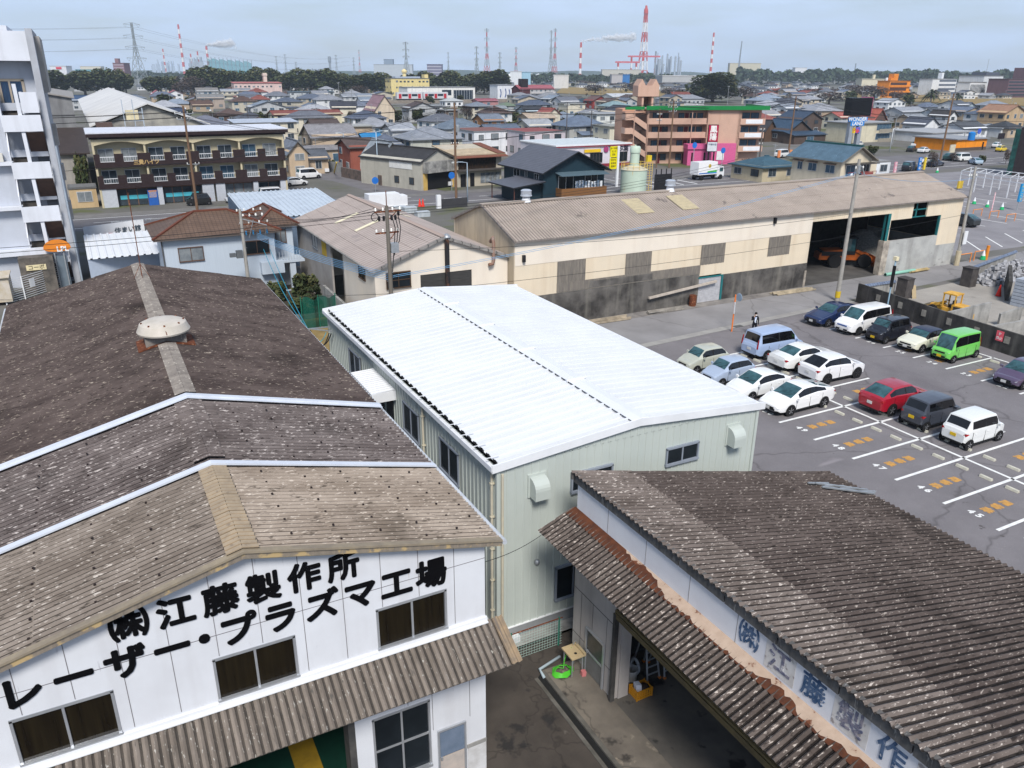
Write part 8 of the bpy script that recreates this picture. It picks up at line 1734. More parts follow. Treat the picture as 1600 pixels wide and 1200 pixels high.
farbox('hall','grey and blue hall beyond the meadow left part',955,972,117,1000,(.42,.40,.40)); farbox('hall','bright blue hall beside the grey one beyond the meadow',972,983,117,1010,(.03,.16,.42)); farbox('store','white store with a blue arch emblem right of the belt end',797,815,112,1000,(.66,.68,.7)); farbox('store','pale blue store right of the emblem store',815,829,113,1010,(.3,.48,.6)); farbox('hall','low white hall with a curved roof beyond the meadow',865,888,118,900,(.62,.6,.58),(.68,.68,.66))
farbox('building','white block on the right horizon above the pine wood',1240,1258,106,1700,(.62,.63,.65)); farbox('building','pale block on the right horizon left of the other',1230,1240,109,1720,(.58,.58,.58)); r, w_, h_ = farbox('school','cream school above the orange block',1345,1380,124,1000,(.58,.53,.40),cat='school'); MB().box(0,w_*.1,2,6,h_,h_*1.5).build('tower', wall_mat((.62,.56,.4)), r, world=False)
for lab, xs in (('white spherical gas tanks on the horizon left of the lattice pylons', (798,812)), ('white domed tanks right of the red and white pylon', (830,842,852)), ('two white domed tanks right of the golf net', (394,405))):
    for i, x in enumerate(xs): p = gnd(x, 2000); R_ = 10; one('gas_tank', MB().lathe([(R_,0),(R_,R_*.9),(R_*.8,R_*1.3),(R_*.4,R_*1.5),(.01,R_*1.55)], p, 18), M_white, lab.replace('tanks','tank')+(', number %d from the left' % (i+1) if False else (', leftmost' if i == 0 else (', rightmost' if i == len(xs)-1 else ', middle one'))), 'tank', smooth=True, ang=40)
gn = thing('golf_net', 'teal golf range net hung between tall thin poles at the left', 'golf net', gnd(360, 1300)); mb = MB(); mp_ = MB(); N_ = 12
for i in range(N_):
    x = 328+68*i/(N_-1); p = gnd(x, 1300); h = zat(p, 88+6*i/(N_-1)); mp_.tube([p, p+Vector((0,0,h))], .5, 5)
    if i: mb.poly([pp, p, p+Vector((0,0,h*.93-3*(i % 2))), pp+Vector((0,0,ph*.93))])
    pp, ph = p, h
ng = mk('teal_net', (.03,.22,.24), rough=.9); ng.node_tree.nodes['Principled BSDF'].inputs['Alpha'].default_value = .62; mb.build('net', ng, gn); mp_.build('poles', M_steel, gn)
one('bank_wall', MB().extr([gnd(1182,760),gnd(1295,740),gnd(1295,740)+Vector((0,0,4.2)),gnd(1182,760)+Vector((0,0,4.2))], (0,1,0)), mk('red_brown_wall', (.26,.075,.055), (.2,.06,.05)), 'long red brown retaining wall above the scrub at the right', 'wall')
# ================================================================ pylons
def pylon(label, x, yt, d, wb, red=False, arms=3, t=.5):
    p = gnd(x, d); h = zat(p, yt); r = thing('pylon', label, 'pylon', p, .5); n = 9; col = plain((.30,.34,.36)); mb = MB(); mr = MB()
    f = lambda z: max(wb*.09, wb/2*(1-z/(h*.72))) if z < h*.66 else wb*.05
    for i in range(n):
        z0, z1 = h*(1-(1-i/n)**1.25), h*(1-(1-(i+1)/n)**1.25); m_ = mr if (red and i % 2) else mb
        for k in range(4):
            a, b = PI/4+k*PI/2, PI/4+(k+1)*PI/2; A = lambda z, q: (math.cos(q)*f(z)*1.41, math.sin(q)*f(z)*1.41, z)
            m_.bar(A(z0,a),A(z1,a),t,t); m_.bar(A(z0,a),A(z1,b),t*.5,t*.5); m_.bar(A(z0,b),A(z1,a),t*.5,t*.5); m_.bar(A(z1,a),A(z1,b),t*.5,t*.5)
    mb.build('lattice', col, r, world=False)
    if red: mr.build('red_lattice', M_red, r, world=False)
    for i in range(arms):
        z = h*(.98-.17*i); L = wb*(.62+.14*min(i,1)); q = MB()
        for s in (-1,1): q.bar((0,0,z+h*.03),(s*L,0,z),t*.7,t*.7); q.bar((0,0,z-h*.01),(s*L,0,z),t*.7,t*.7); q.bar((s*L,0,z),(s*L*.8,0,z-h*.045),t*.4,t*.4); q.bar((s*L*.6,0,z),(s*L*.8,0,z-h*.045),t*.4,t*.4)
        q.build('crossarm', col, r, world=False)
    return p, h
p1, h1 = pylon('largest steel lattice pylon, standing among the houses at the left', 221, 36, 780, 15, False, 4, .42)
for lab, x, yt, d, wb, red in (('grey lattice pylon before the long low grey factory', 636, 66, 1500, 14, False),('grey lattice pylon left of the red and white one', 745, 73, 1700, 12, False),('tall red and white lattice pylon in the middle', 761, 45, 2000, 16, True),('short grey lattice pylon right of the tall red and white one', 781, 82, 2000, 12, False),('red and white lattice pylon, shorter', 806, 74, 2200, 12, True),('tall twin lattice pylon, left part', 860, 48, 2000, 14, False),('tall twin lattice pylon, right part', 866, 45, 1990, 14, True),('thin far pylon, leftmost of the row over the belt', 434, 88, 2600, 10, False),('thin far pylon, second of the row over the belt', 448, 85, 2600, 10, False),('thin far pylon before the dark chimney like tower', 464, 97, 2600, 9, False),('thin far pylon right of the dark tower', 527, 86, 2500, 10, False),('thin far pylon left of the long grey factory', 554, 90, 2500, 10, False),('thin faint red pylon above the long grey factory', 563, 78, 3000, 9, True),('thin far pylon right of the long grey factory', 701, 82, 2600, 10, False),('faint pylon at the left end of the pine wood', 1290, 110, 2600, 8, False)):
    pylon(lab, x, yt, d, wb, red, 3, .75)
one('dark_tower', MB().lathe([(3,0),(3,40),(4.5,44),(4.5,56),(.01,57)], gnd(517, 2000), 10), M_steel, 'dark blue grey tower with a wide head on the horizon over the belt', 'tower')
one('thin_mast', MB().tube([gnd(1152,1900)+Vector((0,0,20)), gnd(1153,1900)+Vector((0,0,zat(gnd(1153,1900),64)))], [2.6,1.2], 8), M_steel, 'dark flare stack on the cream factory at the right', 'flare stack'); one('thin_mast', MB().tube([gnd(1333,1800), gnd(1333,1800)+Vector((0,0,zat(gnd(1333,1800),99)))], 1.4, 6), M_steel, 'thin dark mast above the pine wood at the right', 'mast'); one('dark_column', MB().tube([gnd(1022,2000), gnd(1022,2000)+Vector((0,0,zat(gnd(1022,2000),80)))], 2.4, 8), M_steel, 'slim dark column just right of the lattice chimney', 'column')
# ================================================================ utility poles and cables
def upole(label, P, h, mat=None, r=.17, arms=((.96,1.6,0),), rot=0., lean=(0,0), transf=False, name='utility_pole', group=None, steps=False):
    P = Vector(P); o = thing(name, label, 'utility pole', P, rot, group); top = Vector((lean[0],lean[1],h)); mat = mat or M_cpole
    MB().tube([(0,0,0), top*.5, top], [r, r*.82, r*.62], 10).build('pole', mat, o, world=False, smooth=True, ang=40)
    for t, w_, sd in arms:
        c = top*t; mb = MB(); mb.bar(c+Vector((-w_/2+sd,0.12,0)), c+Vector((w_/2+sd,.12,0)), .09, .09); mb.bar(c+Vector((w_*.35+sd,.12,0)), top*(t-.055), .04, .04); a = mb.build('crossarm', M_rust if transf else M_galv, o, world=False)
        mb = MB(); [mb.lathe([(.05,0),(.075,.05),(.05,.09),(.07,.13),(.03,.2)], c+Vector((-w_/2+sd+w_*q,.12,.05)), 8) for q in (.04,.32,.68,.96)]; mb.build('insulators', M_ins, a, world=False)
    if transf == 1: MB().lathe([(.3,0),(.32,.1),(.32,.85),(.2,.95),(.01,.97)], top*.72+Vector((.42,0,0)), 14).build('transformer', M_galv, o, world=False, smooth=True, ang=40)
    if steps:
        mb = MB(); [mb.bar(top*(.3+.05*k)+Vector((-.22 if k % 2 else .22,0,0)), top*(.3+.05*k), .02, .02) for k in range(12)]; mb.build('step_bolt', M_galv, o, world=False)
    return o, [P+top*t+Vector((sd+w_*q-w_/2,.12,.25)).xyz for t, w_, sd in arms for q in (.04,.68,.96)]
def cat_(a, b, sag, n=18):
    a, b = Vector(a), Vector(b); return [a.lerp(b, i/n)-Vector((0,0,sag*4*(i/n)*(1-i/n))) for i in range(n+1)]
def cables(label, spans, r=.014, mat=None, name='cables'):
    mb = MB(); [mb.tube(cat_(a, b, s), r, 4, cap=False) for a, b, s in spans]
    return one(name, mb, mat or M_wire, label, 'cables')
oA, tA = upole('weathered concrete pole with rusty crossarms and blue capped fittings beside the blue house', (10.5,66.6,0), 7.75, arms=((.97,2.0,.7),(.84,2.3,1.0)), transf=2, steps=True)
mb = MB(); mc = MB()
for k in range(4): mb.lathe([(.05,-.35),(.07,-.1),(.03,0)], (.3+.55*k,.1,6.0), 8); mb.bar((.3,.1,6.0),(2,.1,6.0),.03,.03); mc.bar((.2,.1,7.1),(1.7,.1,7.1),.03,.03); mc.lathe([(.06,0),(.09,.1),(.05,.22)], (.2+.5*k,.1,7.12), 8)
mb.build('blue_cutout', plain((.03,.2,.42)), oA, world=False); mc.build('insulators', M_ins, oA, world=False); MB().bar((0,.1,7.0),(1.9,-.3,6.4),.06,.06).bar((1.9,-.3,6.4),(1.7,.1,5.2),.03,.03).bar((.9,-.3,6.9),(.5,.1,5.4),.04,.04).build('brace', M_galv, oA, world=False)
MB().box(-.7,-.2,-.3,.1,3.9,4.5).box(-1.2,-.75,-.2,.1,4.0,4.3).build('junction_box', plain((.12,.13,.14)), oA, world=False)
oB, tB = upole('tall grey pole with rusty crossarms and black cable loops in front of the gabled shed', (16.0,46.9,0), 10.4, plain((.17,.15,.125)), arms=((.965,1.7,.1),(.84,1.5,.0)), transf=2, steps=True)
mb = MB()
for x in (-.5,-.2,.3,.55,.75): mb.lathe([(.07,-.16),(.09,.0),(.07,.14)], (x,.05,9.65 if abs(x) < .7 else 9.9), 8)
for k in range(3): mb.tube([(.35+.2*k,.1,9.7),(.5+.18*k,.05,9.0),(.42+.16*k,.05,8.2),(.3,.05,7.2),(.15,.1,5.8)], .03, 5)
mb.tube([(-.75+.22*math.cos(t),.1,9.75+.25*math.sin(t)) for t in [i*PI/8 for i in range(17)]], .03, 5)
mb.build('cable_loops', M_black, oB, world=False); MB().box(.1,.6,-.2,.2,7.5,8.1).build('junction_box', M_galv, oB, world=False); MB().tube([(0,0,10.3),(0,0,11.3)], .03, 6).build('lightning_rod', M_rust, oB, world=False)
oC, tC = upole('tallest pale concrete pole, at the end of the dark lot wall', (55.15,45.2,0), 11.7, arms=((.93,.9,.3),), r=.19, steps=True)
MB().lathe([(.22,0),(.22,.55)], (0,0,.3), 12).build('yellow_guard', plain((.6,.42,.03)), oC, world=False); MB().tube([(0,0,11.3),(.5,0,11.0),(.9,0,10.4)], .05, 6).box(-.1,.1,-.15,.15,10.6,11.2).build('bracket', M_galv, oC, world=False)
oD, tD = upole('leaning concrete pole at the right end of the long shed with a white notice box', (76.9,49.3,0), 9.7, arms=((.9,1.2,0),), lean=(.25,.3), r=.17, steps=True)
MB().lathe([(.26,0),(.26,1.5)], (0,0,0), 10).build('cream_base', plain((.5,.43,.3)), oD, world=False); MB().box(-.1,.4,-.3,-.2,2.2,3.5).build('notice_box', M_white, oD, world=False)
oE, tE = upole('brown wooden pole in front of the brown apartment', (12.9,117.2,0), 13.7, M_wood, arms=((.93,2.4,0),(.88,2.0,0),(.46,1.6,.3)), r=.2)
oF, tF = upole('brown wooden pole with transformers before the timber shop', (47.8,108.6,0), 14.0, M_wood, arms=((.95,1.0,.0),(.60,1.2,0)), transf=True, r=.2)
oG, tG = upole('leaning brown pole right of the salmon apartment, before the dark gabled houses', (147.5,141.1,0), 13.3, M_wood, arms=((.93,1.6,0),), lean=(.4,.2), r=.22)
oH, tH = upole('leaning brown pole with many fittings in the right hand car park', (168.9,117.1,0), 14.3, M_wood, arms=((.97,1.6,0),(.6,1.6,0),(.52,1.4,0)), lean=(.9,.4), r=.22)
oI, tI = upole('brown pole with white insulators in front of the salmon apartment', (106.4,133.4,0), 13.0, M_wood, arms=((.97,2.2,0),(.90,2.4,0),(.84,2.0,0)), r=.2)
upole('thin brown pole left of the insulated one, in front of the salmon apartment', (104.0,134.5,0), 11.5, M_wood, arms=((.9,1.2,0),(.8,1.2,0)), r=.14)
upole('short dark pole behind the box truck', (116.7,118.8,0), 6.0, plain((.16,.15,.16)), arms=((.9,.8,0),), r=.16)
upole('dark pole at the right end of the salmon apartment', at(1183,278), 9.0, plain((.13,.11,.10)), arms=((.95,1.2,0),), r=.17)
PL = [((1394,226),181,'grey pole beside the cream apartment with the white roof'),((1503,232),208,'slim pale pole in front of the orange shop'),((884,248),160,'dark thin pole left of its twin before the striped blue house'),((922,243),172,'dark thin pole, right twin before the striped blue house'),((953,222),188,'dark pole by the zigzag stair'),((390,205),165,'dark pole among the grey roofs behind the long pale blue roof'),((1284,175),143,'thin dark pole behind the dark gabled houses'),((1345,165),131,'pale pole by the meadow right of the red brown bank wall'),((1136,165),134,'pale pole at the left foot of the big round tree'),((1176,166),142,'pale pole right of the big round tree'),((940,160),128,'pale pole at the meadow, left of salmon tower'),((1580,195),160,'pale pole by the black hip roofed bungalow'),((155,200),150,'thin aerial mast pole on the white roofed warehouse'),((552,188),138,'thin grey pole by the slate blue hip roof'),((531,165),128,'thin grey pole at the corridor apartment end')]
for (b, yt, lab) in PL:
    p = at(*b); upole(lab, p, zat(p, yt), plain((.28,.29,.30)) if 'dark' not in lab else plain((.10,.09,.09)), arms=((.95,1.3,0),), r=.15)
def slamp(label, P, h, arm, col=(.45,.55,.65)):
    P = Vector(P); r = thing('street_lamp', label, 'street lamp', P); MB().tube([(0,0,0),(0,0,h),(arm*.5,0,h+.12),(arm,0,h+.15)], [.11,.08,.06,.05], 8).build('pole', plain(col), r, world=False, smooth=True); MB().box(min(arm,arm*1.5),max(arm,arm*1.5),-.16,.16,h+.02,h+.2).build('lamp', plain((.6,.62,.6)), r, world=False)
slamp('pale blue street lamp beside the brown pole with transformers', (49.8,109,0), 5.7, -1.6); slamp('pale blue street lamp at the grey shed by the junction', (44.5,133.9,0), 8.6, 1.4); slamp('pale blue street lamp at the tan bungalow wall', (45.8,157.8,0), 6.8, -1.0); slamp('white street lamp bent over the railing behind the cream house', at(1390,237), 5.5, 1.2, (.65,.68,.7)); slamp('grey double lamp rising over the long shed ridge', at(1318,290), 6.2, -1.5, (.4,.42,.44))
def rsign(label, x, yb, yt, col=(.02,.16,.55)):
    p = at(x, yb); h = zat(p, yt); r = thing('road_sign', label, 'road sign', p); MB().tube([p, p+Vector((0,0,h))], .06, 6).build('post', M_galv, r); MB().lathe([(.55,0),(.55,.05),(.01,.06)], p+Vector((0,-.08,h)), 18, axis='y').build('disc', plain(col), r)
rsign('round blue road sign on the side road by the stone wall', 587, 300, 282); rsign('round blue road sign on a tall post left of the pylon sign', 1081, 276, 227); rsign('round blue road sign before the pink shop poster', 1126, 274, 235); rsign('round blue road sign near the timber shop post', 706, 298, 274); rsign('round blue road sign at the right end of the salmon block', 1188, 270, 252)
cables('bundle of blue sheathed cables from the blue house pole across to the tallest pole', [((11.6,66.6,5.3+.12*k),(16.1,47,5.7+.12*k),.25) for k in range(5)]+[((16.1,47,5.9+.1*k),(55.2,45.2,10.6+.12*k),.5) for k in range(2)]+[((55.2,45.2,10.6),(77.1,49.6,8.6),.5)], .014, M_bluew)
cables('black cables strung from the grey pole towards the upper left', [(tB[k],(11.4,66.6,6.9+.12*k),.5) for k in range(3)]+[((16,47,9.9),(-40,52,10.6),.9),((16,47,9.7),(-40,52,10.2),.9),((16,47,10.1),(62,66,9.6),.7),((16,47,9.95),(62,66,9.3),.7),((16,47,9.8),(62,66,9.0),.7)])
cables('thin black cable running across the cream shed walls', [((-10,60,4.5),(16,46.8,4.9),.2),((16,46.8,4.9),(76.8,49.2,5.2),.6),((16,46.8,7.6),(55,45,7.4),.5)])
cables('teal drop cables falling to the bracket of the white roofed building', [((12.5,66.6,4.4),(8.6,38.3,6.05),.3),((12.0,66.6,4.4),(8.6,38.2,6.0),.6),((8.6,38.3,6.0),(9.6,38.6,5.6),.6)], .022, mk('teal_cable', (.02,.28,.40), rough=.5)); cables('black looped cables below the service bracket', [((8.6,38.3,5.95),(9.7,38.4,5.6),.8),((8.7,38.2,5.95),(9.7,38.0,5.7),.7)], .03)
cables('thin wire between the lettered factory wall and the brown slate canopy', [((7.2,15,6.75),(10.6,17.8,5.1),.12)], .01)
cables('many thin cables along the street in front of the brown apartment', [(tE[k],(tE[k][0]-60,tE[k][1]+6,tE[k][2]+.4),.9) for k in range(9)]+[(tE[k],tF[k % 6],.9) for k in range(9)], .02)
cables('many thin cables along the street before the salmon apartment', [(tF[k % 6],tI[k],1.0) for k in range(9)]+[(tI[k],tG[k % 3]+Vector((0,0,-.5*(k//3))),.9) for k in range(9)]+[(tG[k % 3],tH[k],.9) for k in range(6)]+[(tH[k],tH[k]+Vector((90,-10,1)),1.2) for k in range(9)], .022)
cables('thin cables rising over the roofs of the town', [(at(390,205)+Vector((0,0,8)),at(552,188)+Vector((0,0,9)),1.0),(at(552,188)+Vector((0,0,9)),tF[1],1.3),(at(552,188)+Vector((0,0,8.4)),tF[4],1.3),(at(884,248)+Vector((0,0,12)),tF[0],1.2),(at(884,248)+Vector((0,0,12)),at(953,222)+Vector((0,0,8)),.8),(at(953,222)+Vector((0,0,8)),tI[2],.7),(tH[0],at(1394,226)+Vector((0,0,7)),.8),(at(1394,226)+Vector((0,0,7)),tG[0],1)], .025)
P1 = Vector((p1.x,p1.y,0)); cables('long high power lines hung from the largest pylon', [(P1+Vector((s*5,s*2,h1*z)),P1+Vector((-330+s*5,60,h1*z*1.02)),5) for z in (.94,.78,.61) for s in (-1,1)]+[(P1+Vector((s*5,s*2,h1*z)),P1+Vector((500+s*5,900,h1*z*.8)),14) for z in (.94,.78,.61) for s in (-1,1)], .07, plain((.12,.13,.15)))
# ================================================================ right hand lot and the street side
fr_ = thing('cart_shelter', 'long white pipe frame shelter in the right hand lot', 'shelter', at(1530,298)); a, b = at(1497,296), at(1600,314); a2, b2 = at(1512,290), at(1612,304); zt_ = 3.1
mb = MB(); [mb.bar(p+Vector((0,0,z)), q+Vector((0,0,z)), .09, .12) for p, q in ((a,b),(a2,b2)) for z in (zt_,2.5)]; [mb.bar(a.lerp(b,i/8)+Vector((0,0,zt_)), a2.lerp(b2,i/8)+Vector((0,0,zt_)), .07, .07) for i in range(9)]; mb.build('top_frame', M_white, fr_)
mb = MB(); [mb.bar(p.lerp(q,i/4), p.lerp(q,i/4)+Vector((0,0,zt_)), .13, .13) for p, q in ((a,b),(a2,b2)) for i in range(5)]; mb.build('post', M_white, fr_); MB().box(a.x-.5,a.x+.6,a.y-.3,a.y,.2,1.4).build('yellow_panel', plain((.65,.45,.05)), fr_)
for lab, x, y in (('first from the left', 1521.6, 319),('second from the left', 1542, 324),('third from the left', 1565, 328),('right beside the orange barrier post', 1535, 406),('behind the shed roof end', 1464, 270)):
    p = at(x, y); c = thing('traffic_cone', 'green and white traffic cone in the right hand lot, '+lab, 'traffic cone', p, group='green cones in the right hand lot'); MB().lathe([(.3,.05),(.2,.45)], n=12).build('base', plain((.02,.42,.15)), c, world=False); MB().lathe([(.2,.45),(.05,1.0),(.01,1.0)], n=12).build('cone', M_white, c, world=False)
for lab, x, y in (('upper row, left one', 1526, 338),('upper row, middle one', 1552, 341),('upper row, right one', 1578, 346),('lower row, by the leaning pole', 1506, 411),('lower row, by the orange post', 1530, 406)):
    p = at(x, y); one('barrier', MB().tube([p+Vector((-.95,0,0)),p+Vector((-.95,0,.95)),p+Vector((.95,0,.95)),p+Vector((.95,0,0))], .06, 6), plain((.75,.28,.08)), 'orange hoop barrier at the lot edge, '+lab, 'barrier', 'orange hoop barriers of the right hand lot')
p = at(1540,406); one('bollard', MB().lathe([(.16,0),(.16,1.5),(.01,1.5)], p, 10), plain((.72,.25,.03)), 'orange bollard post by the lot entrance', 'bollard'); p = at(1549,330); one('banner_post', MB().tube([p,p+Vector((0,0,2.6))], .08, 6), mk('pink_white_post', (.75,.2,.25), (.8,.75,.75), scale=1.2, stretch=(1,1,3)), 'thin pink and white post among the green cones', 'post')
RC = [((1500,352),'suv',(.015,.02,.022),1.6,'black crossover with a red tail beside the right end of the long shed'),((1420,267),'wagon',(.012,.012,.015),.3,'black van by the blue and yellow banners'),((1449,256),'kei',(.7,.7,.7),2.6,'white car behind the blue and yellow banners'),((1461,260),'sedan',(.02,.03,.06),.2,'dark blue car beside the leaning brown pole'),((1483,250),'suv',(.015,.06,.06),.3,'dark green crossover left of the white van'),((1504,252),'wagon',(.75,.75,.73),.0,'white van in the middle of the right hand car park'),((1523,257),'hatch',(.35,.45,.55),1.0,'pale blue car right of the white van'),((1431,230),'kei',(.75,.75,.75),.2,'white pickup like car above the dark car'),((1424,237),'kei',(.03,.03,.035),.3,'dark small car by the railing'),((1443,239),'hatch',(.75,.75,.75),.2,'white car right of the dark small car'),((1450,214),'wagon',(.75,.75,.74),.05,'white long van on the raised yard by the white hall'),((1421,219),'kei',(.02,.045,.05),.2,'dark teal car by the cream apartment corner'),((1557,231),'kei',(.75,.75,.75),.2,'white kei truck right of the orange shop'),((1564,237),'kei',(.7,.5,.02),.1,'yellow car right of the orange shop'),((472,273),'wagon',(.72,.72,.72),.1,'white van parked by the brown apartment, farther one'),((483,279),'wagon',(.74,.74,.74),.15,'white van parked by the brown apartment, nearer one'),((462,290),'hatch',(.7,.7,.7),.1,'white car beside the hedge at the brown apartment'),((960,214),'suv',(.01,.012,.014),.2,'black car parked above the restaurant roof'),((1195,262),'hatch',(.03,.2,.35),.4,'blue car at the right of the salmon apartment'),((1222,246),'wagon',(.7,.7,.7),.2,'white van behind the small teal roofed house'),((1341,229),'kei',(.7,.7,.7),.3,'white car between the billboard legs')]
for (px, kind, col, rot, lab) in RC: q = at(*px); car(kind, col, lab, q.x, q.y, rot, 'cars parked around the town', simple=True, z=.01)
for lab, x, y, col in (('left one', 1216, 244, (.7,.25,.1)),('middle one', 1234, 243, (.75,.3,.12)),('right one', 1241, 246, (.7,.4,.08))): flatsign('stand_banner', 'small orange shop banner behind the teal roofed house, '+lab, x, y+6, y-9, y+2, 5, col)
# white van and wrapped goods behind the gabled shed
q = at(592,322); one('box_van', MB().box(-3,1.6,-1,1,.5,2.3).box(1.6,2.8,-.95,.95,.5,1.9), M_white, 'white box van roof seen just behind the gabled shed', 'van'); bpy.data.objects['box_van'].location = (q.x+2,q.y,0)
for i, (x, y, lab) in enumerate(((625,330,'left one'),(640,332,'middle one'),(660,338,'right one, farther down'))): q = at(x, y); one('wrapped_pallet', MB().box(q.x-.9,q.x+.9,q.y-.6,q.y+.6,0,.7+.1*(i % 2)), mk('white_wrap', (.48,.51,.53), (.36,.4,.43), scale=1.5, rough=.3), 'pallet of goods wrapped in white film behind the gabled shed, '+lab, 'pallet', 'wrapped pallets behind the gabled shed')
for x, lab in ((656,'left'),(661,'right')): q = at(x,323); cone(q.x,q.y,1.1,(.75,.05,.03),'red cone on the street corner beyond the gabled shed, %s of the pair' % lab,'red cones on the street corner')
q = at(700,325); wall_seg('low_wall','low dark wall with a white pillar at the street corner',(q.x-1,q.y),(q.x+3,q.y),1.3,1.3,.2,plain((.05,.05,.055))); one('white_pillar', MB().box(q.x-1.7,q.x-1.1,q.y-.2,q.y+.3,0,1.9), M_white, 'white pillar at the left end of the low dark wall', 'pillar')
wall_seg('garden_wall','grey block wall curving along the side road below the tan bungalow',tuple(at(447,262)[:2]),tuple(at(535,270)[:2]),1.9,1.9,.25,mk('grey_block_wall', (.24,.25,.26),(.16,.165,.17),scale=.8)); wall_seg('stone_wall','rough stone wall with shrubs in front of the grey shed',tuple(at(536,276)[:2]),tuple(at(598,290)[:2]),1.7,1.7,.6,mk('brown_stone_wall', (.17,.13,.11),(.08,.065,.06),scale=1.5,bump=.5))
one('yellow_guard', MB().bar(at(522,270),at(526,256,3.0)+Vector((0,0,.2)),.18,.18), plain((.65,.45,.02)), 'yellow guy wire guard leaning at the block wall', 'guard')
# ================================================================ garden between blue house and white building
tree('bush','dense dark garden shrub beside the gabled shed wall',(14.6,63.5,0),2.6,3.2,.4,None,'shrub','shrub'); tree('bush','low green shrub before the blue house porch',(11.8,63.8,0),2.4,1.5,1.4,None,'shrub','shrub'); tree('bush','yellowish pine shrub in the blue house garden',(12.6,66.5,0),2.2,2.0,2.4,None,'shrub','shrub'); tree('bush','round dark shrub in the middle of the garden',(13.4,61.5,0),2.2,1.8,3,None,'shrub','shrub')
gnn = thing('green_netting', 'dark green netting hung between posts in the garden', 'netting', (13.8,57.6,0)); mb = MB(); n = 14
for i in range(n):
    f = lambda k: (12.6+2.6*k/n, 57.4+.25*math.sin(k*1.1), 0)
    a, b = Vector(f(i)), Vector(f(i+1)); mb.poly([a,b,b+Vector((0,.1,2.3+.15*math.sin(i))),a+Vector((0,.1,2.3+.15*math.sin(i-1)))])
mg = mk('green_net', (.006,.085,.06), rough=.9); mg.node_tree.nodes['Principled BSDF'].inputs['Alpha'].default_value = .8; mb.build('net', mg, gnn); mb = MB(); [mb.tube([(x,57.5,0),(x,57.5,2.5)], .04, 6) for x in (12.6,13.9,15.2)]; mb.build('posts', M_green, gnn)
one('stone_edging', MB().box(9.5,13,60.1,60.5,0,.35).box(13.2,15,60.1,60.5,0,.3), mk('garden_stone', (.2,.18,.16), (.1,.09,.08), scale=2), 'low stone edging between the dry grass and the garden', 'edging')
# ================================================================ more houses of the town, filling its blocks
rd = random.Random(21); placed = []
for o in COL.objects:
    if o.parent is None and o.type == 'EMPTY' and 80 < o.location.length < 900 and not any(s in o.name for s in ('pole','car','lamp','cone','sign','banner')): placed.append((o.location.x, o.location.y, 10))
LMK = [(390,145,'pink school'),(500,150,'corridor apartment'),(600,150,'steep pinkish gable'),(476,172,'long red brown roof'),(668,198,'wide pale grey hip roof'),(690,145,'white hall'),(660,150,'train'),(840,148,'maroon apartment'),(770,218,'white flat block'),(960,176,'long white flat block'),(905,180,'striped blue hip roof'),(960,140,'meadow'),(1110,140,'big round tree'),(1205,188,'shrine like gable'),(1260,180,'dark blue gables'),(1347,170,'billboard'),(1360,210,'cream white roofed apartment'),(1403,140,'orange block'),(1454,150,'big palm'),(1470,132,'white school'),(1540,130,'big white office'),(1592,165,'tall tan house'),(1516,225,'orange shop'),(1240,146,'red brown bank wall'),(221,140,'largest pylon'),(259,141,'twin white gables'),(327,147,'temple like house'),(225,180,'stained warehouse gable'),(555,214,'terracotta house'),(465,220,'tan bungalow'),(640,120,'long belt trees')]
WALLS = [('white',WW),('cream',CW),('grey',GW),('tan',TN),('beige',(.55,.48,.38))]; ROOFS = [('slate blue',(.13,.155,.21)),('charcoal',G4),('pale grey',G3),('mid grey',G2),('dark grey',G1),('brown',BR),('silver blue',(.26,.31,.38)),('dull red',(.28,.09,.07))]
used = {}; cnt = 0
def rel(x, y):
    out = []
    for lx, ly, nm in LMK:
        dx, dy = x-lx, y-ly; out.append((math.hypot(dx, dy*2.5), ('left of' if dx < -6 else 'right of' if dx > 6 else 'close to'), ('above' if dy < -4 else 'below' if dy > 4 else 'level with'), nm))
    return sorted(out)
tries = 0
while cnt < 150 and tries < 6000:
    tries += 1; x = rd.uniform(240, 1610); y = rd.choice((rd.uniform(130,152), rd.uniform(140,190), rd.uniform(140,215)))
    if (1000 < x < 1190 and y > 150) or (868 < x < 1050 and y < 150) or (x < 330 and y > 165) or (600 < x < 790 and y < 158) or (x > 1380 and y > 195) or (x < 1500 and x > 1340 and y > 200): continue
    if (1075 < x < 1155 and y < 165) or (x > 1290 and 142 < y < 162): continue
    p = at(x, y, 6.5)
    if any((p.x-a)**2+(p.y-b)**2 < (r+7.5)**2 for a, b, r in placed) or (104 < p.y < 124) or (p.y < 150 and x < 460) or (83 < p.x < 135 and 117 < p.y < 158) or (136 < p.x < 165 and 80 < p.y < 140): continue
    wn, wc = rd.choice(WALLS); rn, rc = rd.choice(ROOFS); rf, ax = rd.choice((('hip','x'),('gable','x'),('gable','y'),('hip','x'))); two = rd.random() < .55
    lab = None
    for d_, lr, ud, nm in rel(x, y)[:8]:
        c = '%s %s %s house %s, %s the %s' % ('tall' if two else 'low', wn, rn+(' hip' if rf == 'hip' else ' gable'), ud, lr, nm)
        if c not in used: lab = c; used[c] = 1; break
    if not lab: continue
    placed.append((p.x, p.y, 9)); cnt += 1; f1, f2 = rd.choice((.8,.92,1.03)), rd.choice((.8,1,1.15))
    house(lab, (p.x,p.y,0), rd.uniform(9,14), rd.uniform(7.5,9.5), 5.2 if two else 3.0, rf, ax, rd.uniform(1.4,2.1), rd.choice((0,0,.06,-.05,R(12),R(-15))), tuple(q*f1 for q in wc), tuple(q*f2 for q in rc), vis=(0,2), annex=(rd.uniform(6,9),rd.uniform(2,3),2.6) if rd.random() < .4 else None, balcony=two and rd.random() < .3, group='houses filling the town blocks')
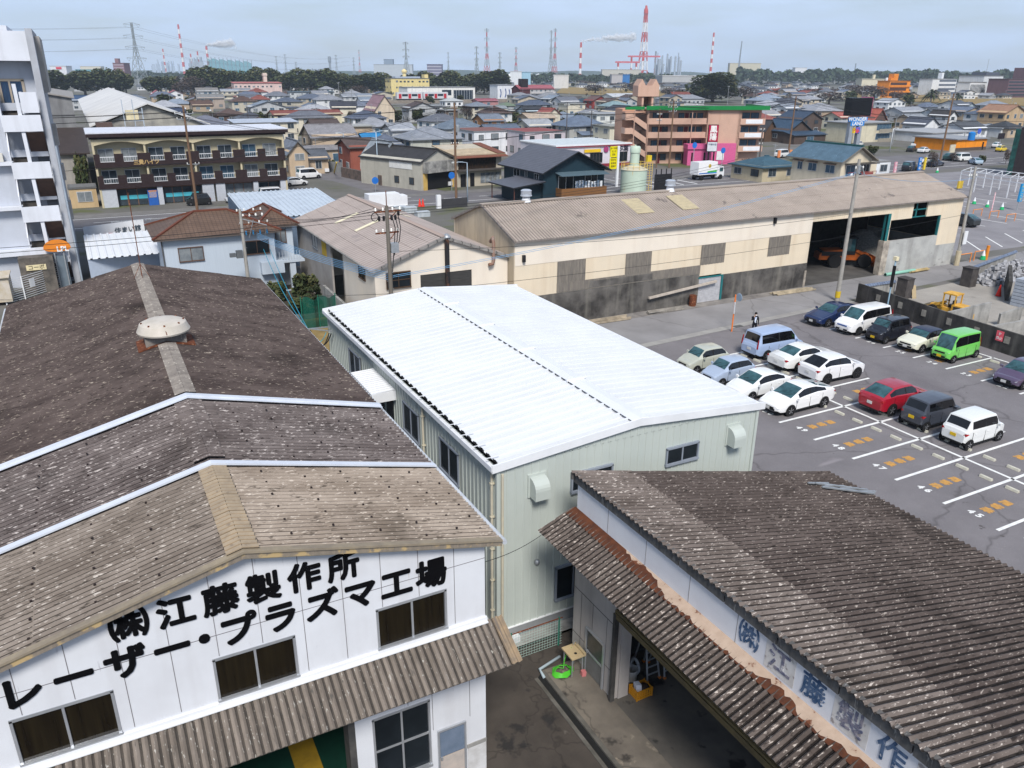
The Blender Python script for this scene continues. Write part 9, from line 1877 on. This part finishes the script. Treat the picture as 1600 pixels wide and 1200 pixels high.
# far rows beyond: too small to count
fw, k, tries = MB(), 0, 0
while k < 230 and tries < 4000:
    tries += 1; x = rd.uniform(60, 1620); d = rd.uniform(640, 1250); p = gnd(x, d)
    if (875 < x < 1010 and d < 800) or (x > 1190 and d < 740) or (x < 790 and x > 230 and 600 < d < 760): continue
    if any((p.x-a)**2+(p.y-b)**2 < 230 for a, b, r in placed): continue
    placed.append((p.x,p.y,9)); k += 1; w, d, h = rd.uniform(4,7), rd.uniform(7,9), rd.choice((3.2,5.2,5.4)); wm, rm = rd.choice((0,0,1,2)), rd.choice((3,3,4,5))
    fw.box(p.x-w,p.x+w,p.y,p.y+d,0,h,wm); fw.extr([(p.x-w-.5,p.y-.5,h),(p.x-w-.5,p.y+d/2,h+1.9),(p.x-w-.5,p.y+d+.5,h)], (2*w+1,0,0), rm)
    for q in range(3): fw.box(p.x-w*.8+q*w*.6,p.x-w*.8+q*w*.6+1.6,p.y-.06,p.y,h-2,h-.8,6)
tag(fw.build('far_town', [wall_mat(WW),wall_mat(CW),wall_mat(GW),roof_mat((.17,.19,.24)),roof_mat((.3,.33,.38)),roof_mat((.12,.09,.08)),M_pane[0]]), 'far town of small grey roofed houses fading into the haze', 'far town')['kind'] = 'stuff'
# scattered garden greenery among the houses
for i in range(120):
    x = rd.uniform(250, 1600); y = rd.uniform(134, 212); p = at(x, y)
    if (1000 < x < 1190 and y > 170) or (104 < p.y < 126): continue
    if any((p.x-a)**2+(p.y-b)**2 < 40 for a, b, r in placed): continue
    h = rd.uniform(2.5, 6); kd = rd.choice(('bush','bush','bare','camphor0'))
    tree(kd, 'small garden tree or shrub among the crowded houses of the town', p, h*rd.uniform(.8,1.3), h, rd.uniform(0,6), 'garden trees among the houses')
# ================================================================ haze: the air between here and the far plants
mb = MB(); mb.box(-4200,6200,-250,6100,-1,330); hz = mb.build('haze', bpy.data.materials.new('haze_air')); hz['kind'] = 'stuff'
hm = hz.data.materials[0]; hm.use_nodes = True; ht = hm.node_tree; ht.nodes.clear(); ho = ht.nodes.new('ShaderNodeOutputMaterial'); hv = ht.nodes.new('ShaderNodeVolumePrincipled')
hv.inputs['Color'].default_value = (.74,.86,1.0,1); hv.inputs['Density'].default_value = .00012; hv.inputs['Anisotropy'].default_value = .1; ht.links.new(hv.outputs[0], ho.inputs['Volume'])
